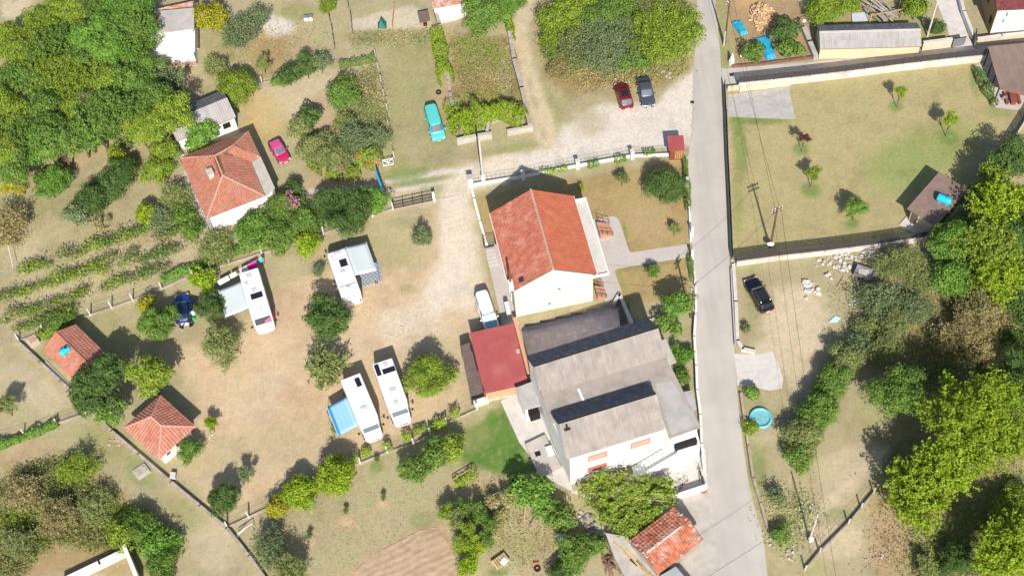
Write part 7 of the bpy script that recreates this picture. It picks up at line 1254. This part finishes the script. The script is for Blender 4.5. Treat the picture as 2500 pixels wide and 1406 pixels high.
# ---- vineyard: every vine its own plant
VM = []
for v in range(4):
    n = 240; s = RNG.normal(size=(n, 3))*np.array([.55, .26, .24]); VM.append(leafmesh('foliage', s+np.array([0, 0, .95]), s+RNG.normal(size=(n, 3))*.4+np.array([0, 0, .4]), RNG.uniform(.13, .26, n), RNG.uniform(.09, .18, n), LEAF['gr']))
VS = MB().tube([(0, 0, 0), (.03, .02, .5), (0, 0, .9)], .035, 5).tube([(-.5, 0, .9), (.5, 0, .92)], .02, 4).mesh('stem', BARK); VP = MB().box((0, 0, .75), (.07, .07, 1.5)).mesh('post', PLANK)
rv = random.Random(9)
for ri, (px, nm) in enumerate((([(70, 668), (210, 622), (360, 572)], 'topmost'), ([(150, 690), (300, 630), (480, 560)], 'second'), ([(-5, 742), (130, 700), (280, 660), (430, 622)], 'middle'), ([(15, 790), (150, 745), (290, 705), (400, 668)], 'fourth'), ([(45, 812), (120, 790), (175, 770)], 'lowest'))):
    vi = 0
    for i, (p, a) in enumerate(along(px, 1.25)):
        if rv.random() < .10: continue
        vi += 1
        t_ = thing('grape_vine', f'{ORD[vi-1]} staked grape vine from the left in the {nm} vineyard row', 'vine', (p.x+rv.uniform(-.15, .15), p.y+rv.uniform(-.25, .25), 0), a, f'vines in the {nm} vineyard row'); s = rv.uniform(.8, 1.4)
        o = link('foliage', VM[i % 4], t_, (0, 0, 0), (0, 0, rv.uniform(-.3, .3)), (s, s, s)); o.material_slots[0].link = 'OBJECT'; o.material_slots[0].material = LEAF[rv.choice(['gr', 'ol', 'ol', 'yg', 'yg'])]; link('stem', VS, t_)
        if i % 3 == 0: link('stake', VP, t_, (.1, 0, 0), (rv.uniform(-.06, .06), rv.uniform(-.06, .06), 0))
# ---- grape pergola in the court
pg = thing('grape_pergola', 'wide grape pergola covering the yard below the white house', 'pergola', P(1520, 1225)); corner = [(1415, 1200), (1470, 1150), (1540, 1165), (1640, 1170), (1645, 1225), (1590, 1280), (1540, 1315), (1470, 1270)]
pp_ = [tuple(P(a, b, 2.2))[:2] for a, b in corner]; xs = [q[0] for q in pp_]; ys = [q[1] for q in pp_]; n = 20000
X = RNG.uniform(min(xs), max(xs), n); Y = RNG.uniform(min(ys), max(ys), n); k = in_poly(X, Y, pp_) & (fbm(X*.9, Y*.9, 77) > .41); X, Y = X[k]+RNG.normal(size=k.sum())*.3, Y[k]+RNG.normal(size=k.sum())*.3; Z = 2.2+(fbm(X*1.1, Y*1.1, 8)-.45)*2.2+RNG.uniform(-.25, .15, len(X))
L = RNG.uniform(.16, .30, len(X)); link('foliage', leafmesh('foliage', np.stack([X-pg.location.x, Y-pg.location.y, Z], -1), RNG.normal(size=(len(X), 3))*.8+np.array([0, 0, .8]), L, L*.8, LEAF['yg']), pg)
for q in pp_: mk('post', MB().tube([(q[0], q[1], 0), (q[0], q[1], 2.2)], .06, 6), PLANK, pg)
for a, b in ((0, 4), (1, 5), (2, 6), (7, 3)): mk('beam', MB().tube([(*pp_[a], 2.15), (*pp_[b], 2.15)], .04, 5), PLANK, pg)
# ---- uncountable rough growth
def scrub(name, label, px, n, h, cols, lf=.28, z0=0.02, thr=.0, up=.9, freq=.55, seed=50, rag=.55):
    pl_ = [tuple(P(a, b, h*.4))[:2] for a, b in px]; xs = [q[0] for q in pl_]; ys = [q[1] for q in pl_]; N_ = n*4
    X = RNG.uniform(min(xs), max(xs), N_); Y = RNG.uniform(min(ys), max(ys), N_); f = fbm(X*freq, Y*freq, seed); f2_ = fbm(X*.25, Y*.25, seed+3); k = in_poly(X, Y, pl_) & (f > thr); X, Y, f, f2_ = X[k][:n], Y[k][:n], f[k][:n], f2_[k][:n]; jx = RNG.normal(size=(2, len(X)))*rag; X = X+jx[0]; Y = Y+jx[1]
    Z = z0+h*np.clip((f-.25)*1.9, .06, 1)*RNG.uniform(.25, 1, len(X)); nn_ = RNG.normal(size=(len(X), 3))*.8+np.array([0, 0, up]); L = lf*RNG.uniform(.5, 1.3, len(X)); sel = np.clip(((f2_-.5)*3.2+.5+RNG.normal(size=len(X))*.22)*len(cols), 0, len(cols)-1).astype(int)
    me_ = leafmesh(name, np.stack([X, Y, Z], -1), nn_, L, L*.55, None)
    for c_ in cols: me_.materials.append(LEAF[c_])
    me_.polygons.foreach_set('material_index', sel.astype(np.int32)); o = bpy.data.objects.new(name, me_); COL.objects.link(o); tag(o, label, None, None, 'stuff'); return o
scrub('brush', 'tangled brown and green brush at the bottom left', [(-20, 1185), (60, 1140), (150, 1112), (195, 1135), (230, 1205), (300, 1235), (360, 1265), (430, 1305), (445, 1345), (400, 1365), (330, 1340), (300, 1330), (240, 1345), (130, 1320), (70, 1370), (30, 1430), (-20, 1430)], 30000, 1.2, ['ol', 'br', 'ol', 'br', 'gr', 'yg'], .22, rag=.4, freq=.9)
scrub('dry_weeds', 'dry weeds and grass inside the ruined plot', [(1100, 90), (1235, 100), (1275, 265), (1140, 290)], 5200, .5, ['st', 'br', 'ol', 'yg'], .24, freq=1.4)
scrub('dry_weeds', 'brown weeds beside the thin plot fence', [(872, 178), (915, 160), (945, 330), (900, 320), (858, 280)], 4600, .7, ['br', 'st', 'gg', 'ol'], .24, freq=1.2)
scrub('dry_weeds', 'weeds below the pale fowl yard', [(860, 88), (960, 80), (1055, 78), (1060, 98), (865, 115)], 1600, .45, ['st', 'ol', 'gg'], .22, freq=1.4)
scrub('dry_weeds', 'dry undergrowth below the roadside grove', [(1325, 70), (1365, 185), (1420, 215), (1560, 200), (1670, 178), (1680, 130), (1500, 150), (1400, 100)], 4600, .7, ['br', 'br', 'st', 'ol'], .26, freq=1.2, rag=.7)
scrub('dry_weeds', 'rough grass under the right hand trees', [(2120, 820), (2300, 700), (2500, 700), (2500, 1406), (2150, 1406), (2140, 1220), (2220, 1020)], 14000, .4, ['dk', 'gr', 'dk', 'br'], .2, freq=2.2, rag=1.2)
scrub('undergrowth', 'dense dark undergrowth at the right edge', [(2420, 700), (2520, 560), (2520, 1010), (2440, 960), (2400, 900), (2440, 800)], 16000, .9, ['dk', 'gr', 'dk', 'fg'], .22, freq=1.2, rag=.9)
scrub('undergrowth', 'shaded green undergrowth around the hollow on the right', [(2230, 850), (2330, 870), (2420, 900), (2330, 960), (2250, 930)], 6000, .5, ['dk', 'gr', 'br'], .2, freq=1.6, rag=1.0)
scrub('undergrowth', 'green growth at the bottom right corner', [(2230, 1320), (2400, 1230), (2520, 1150), (2520, 1420), (2240, 1420)], 9000, .6, ['gr', 'ol', 'dk', 'yg'], .22, freq=1.2, rag=1.0)
scrub('dry_weeds', 'rough weeds around the white rubble', [(2040, 610), (2230, 590), (2260, 720), (2120, 850), (2060, 760)], 2600, .3, ['st', 'ol', 'br'], .18, freq=2.2, rag=1.2)
scrub('dry_weeds', 'weeds along the ditch at the lower right', [(1870, 1200), (1960, 1200), (2000, 1240), (1960, 1330), (1890, 1330)], 2000, .4, ['ol', 'gr', 'st'], .2, freq=2.2, rag=.9)
scrub('grass_tufts', 'tufts in the dry garden at the bottom', [(660, 1240), (900, 1150), (1060, 1200), (1050, 1290), (850, 1390), (650, 1400)], 2400, .1, ['ol', 'st', 'st'], .13, thr=.5, freq=3, rag=1.0)
scrub('grass_tufts', 'tufts of grass in the left meadow and vineyard', [(0, 480), (330, 480), (560, 560), (560, 640), (150, 800), (0, 840)], 3600, .1, ['ol', 'st', 'ol'], .13, thr=.5, freq=3, rag=1.0)
scrub('grass_tufts', 'dry growth in the brown plot at the top left', [(560, 60), (790, 60), (810, 150), (660, 195), (560, 180)], 2600, .25, ['br', 'st', 'ol'], .18, freq=2, rag=1.0)
scrub('grass_tufts', 'green weeds around the lower court garden', [(1180, 1190), (1300, 1170), (1400, 1300), (1300, 1406), (1200, 1340)], 2200, .2, ['gr', 'ol', 'st'], .18, freq=2, rag=1.0)
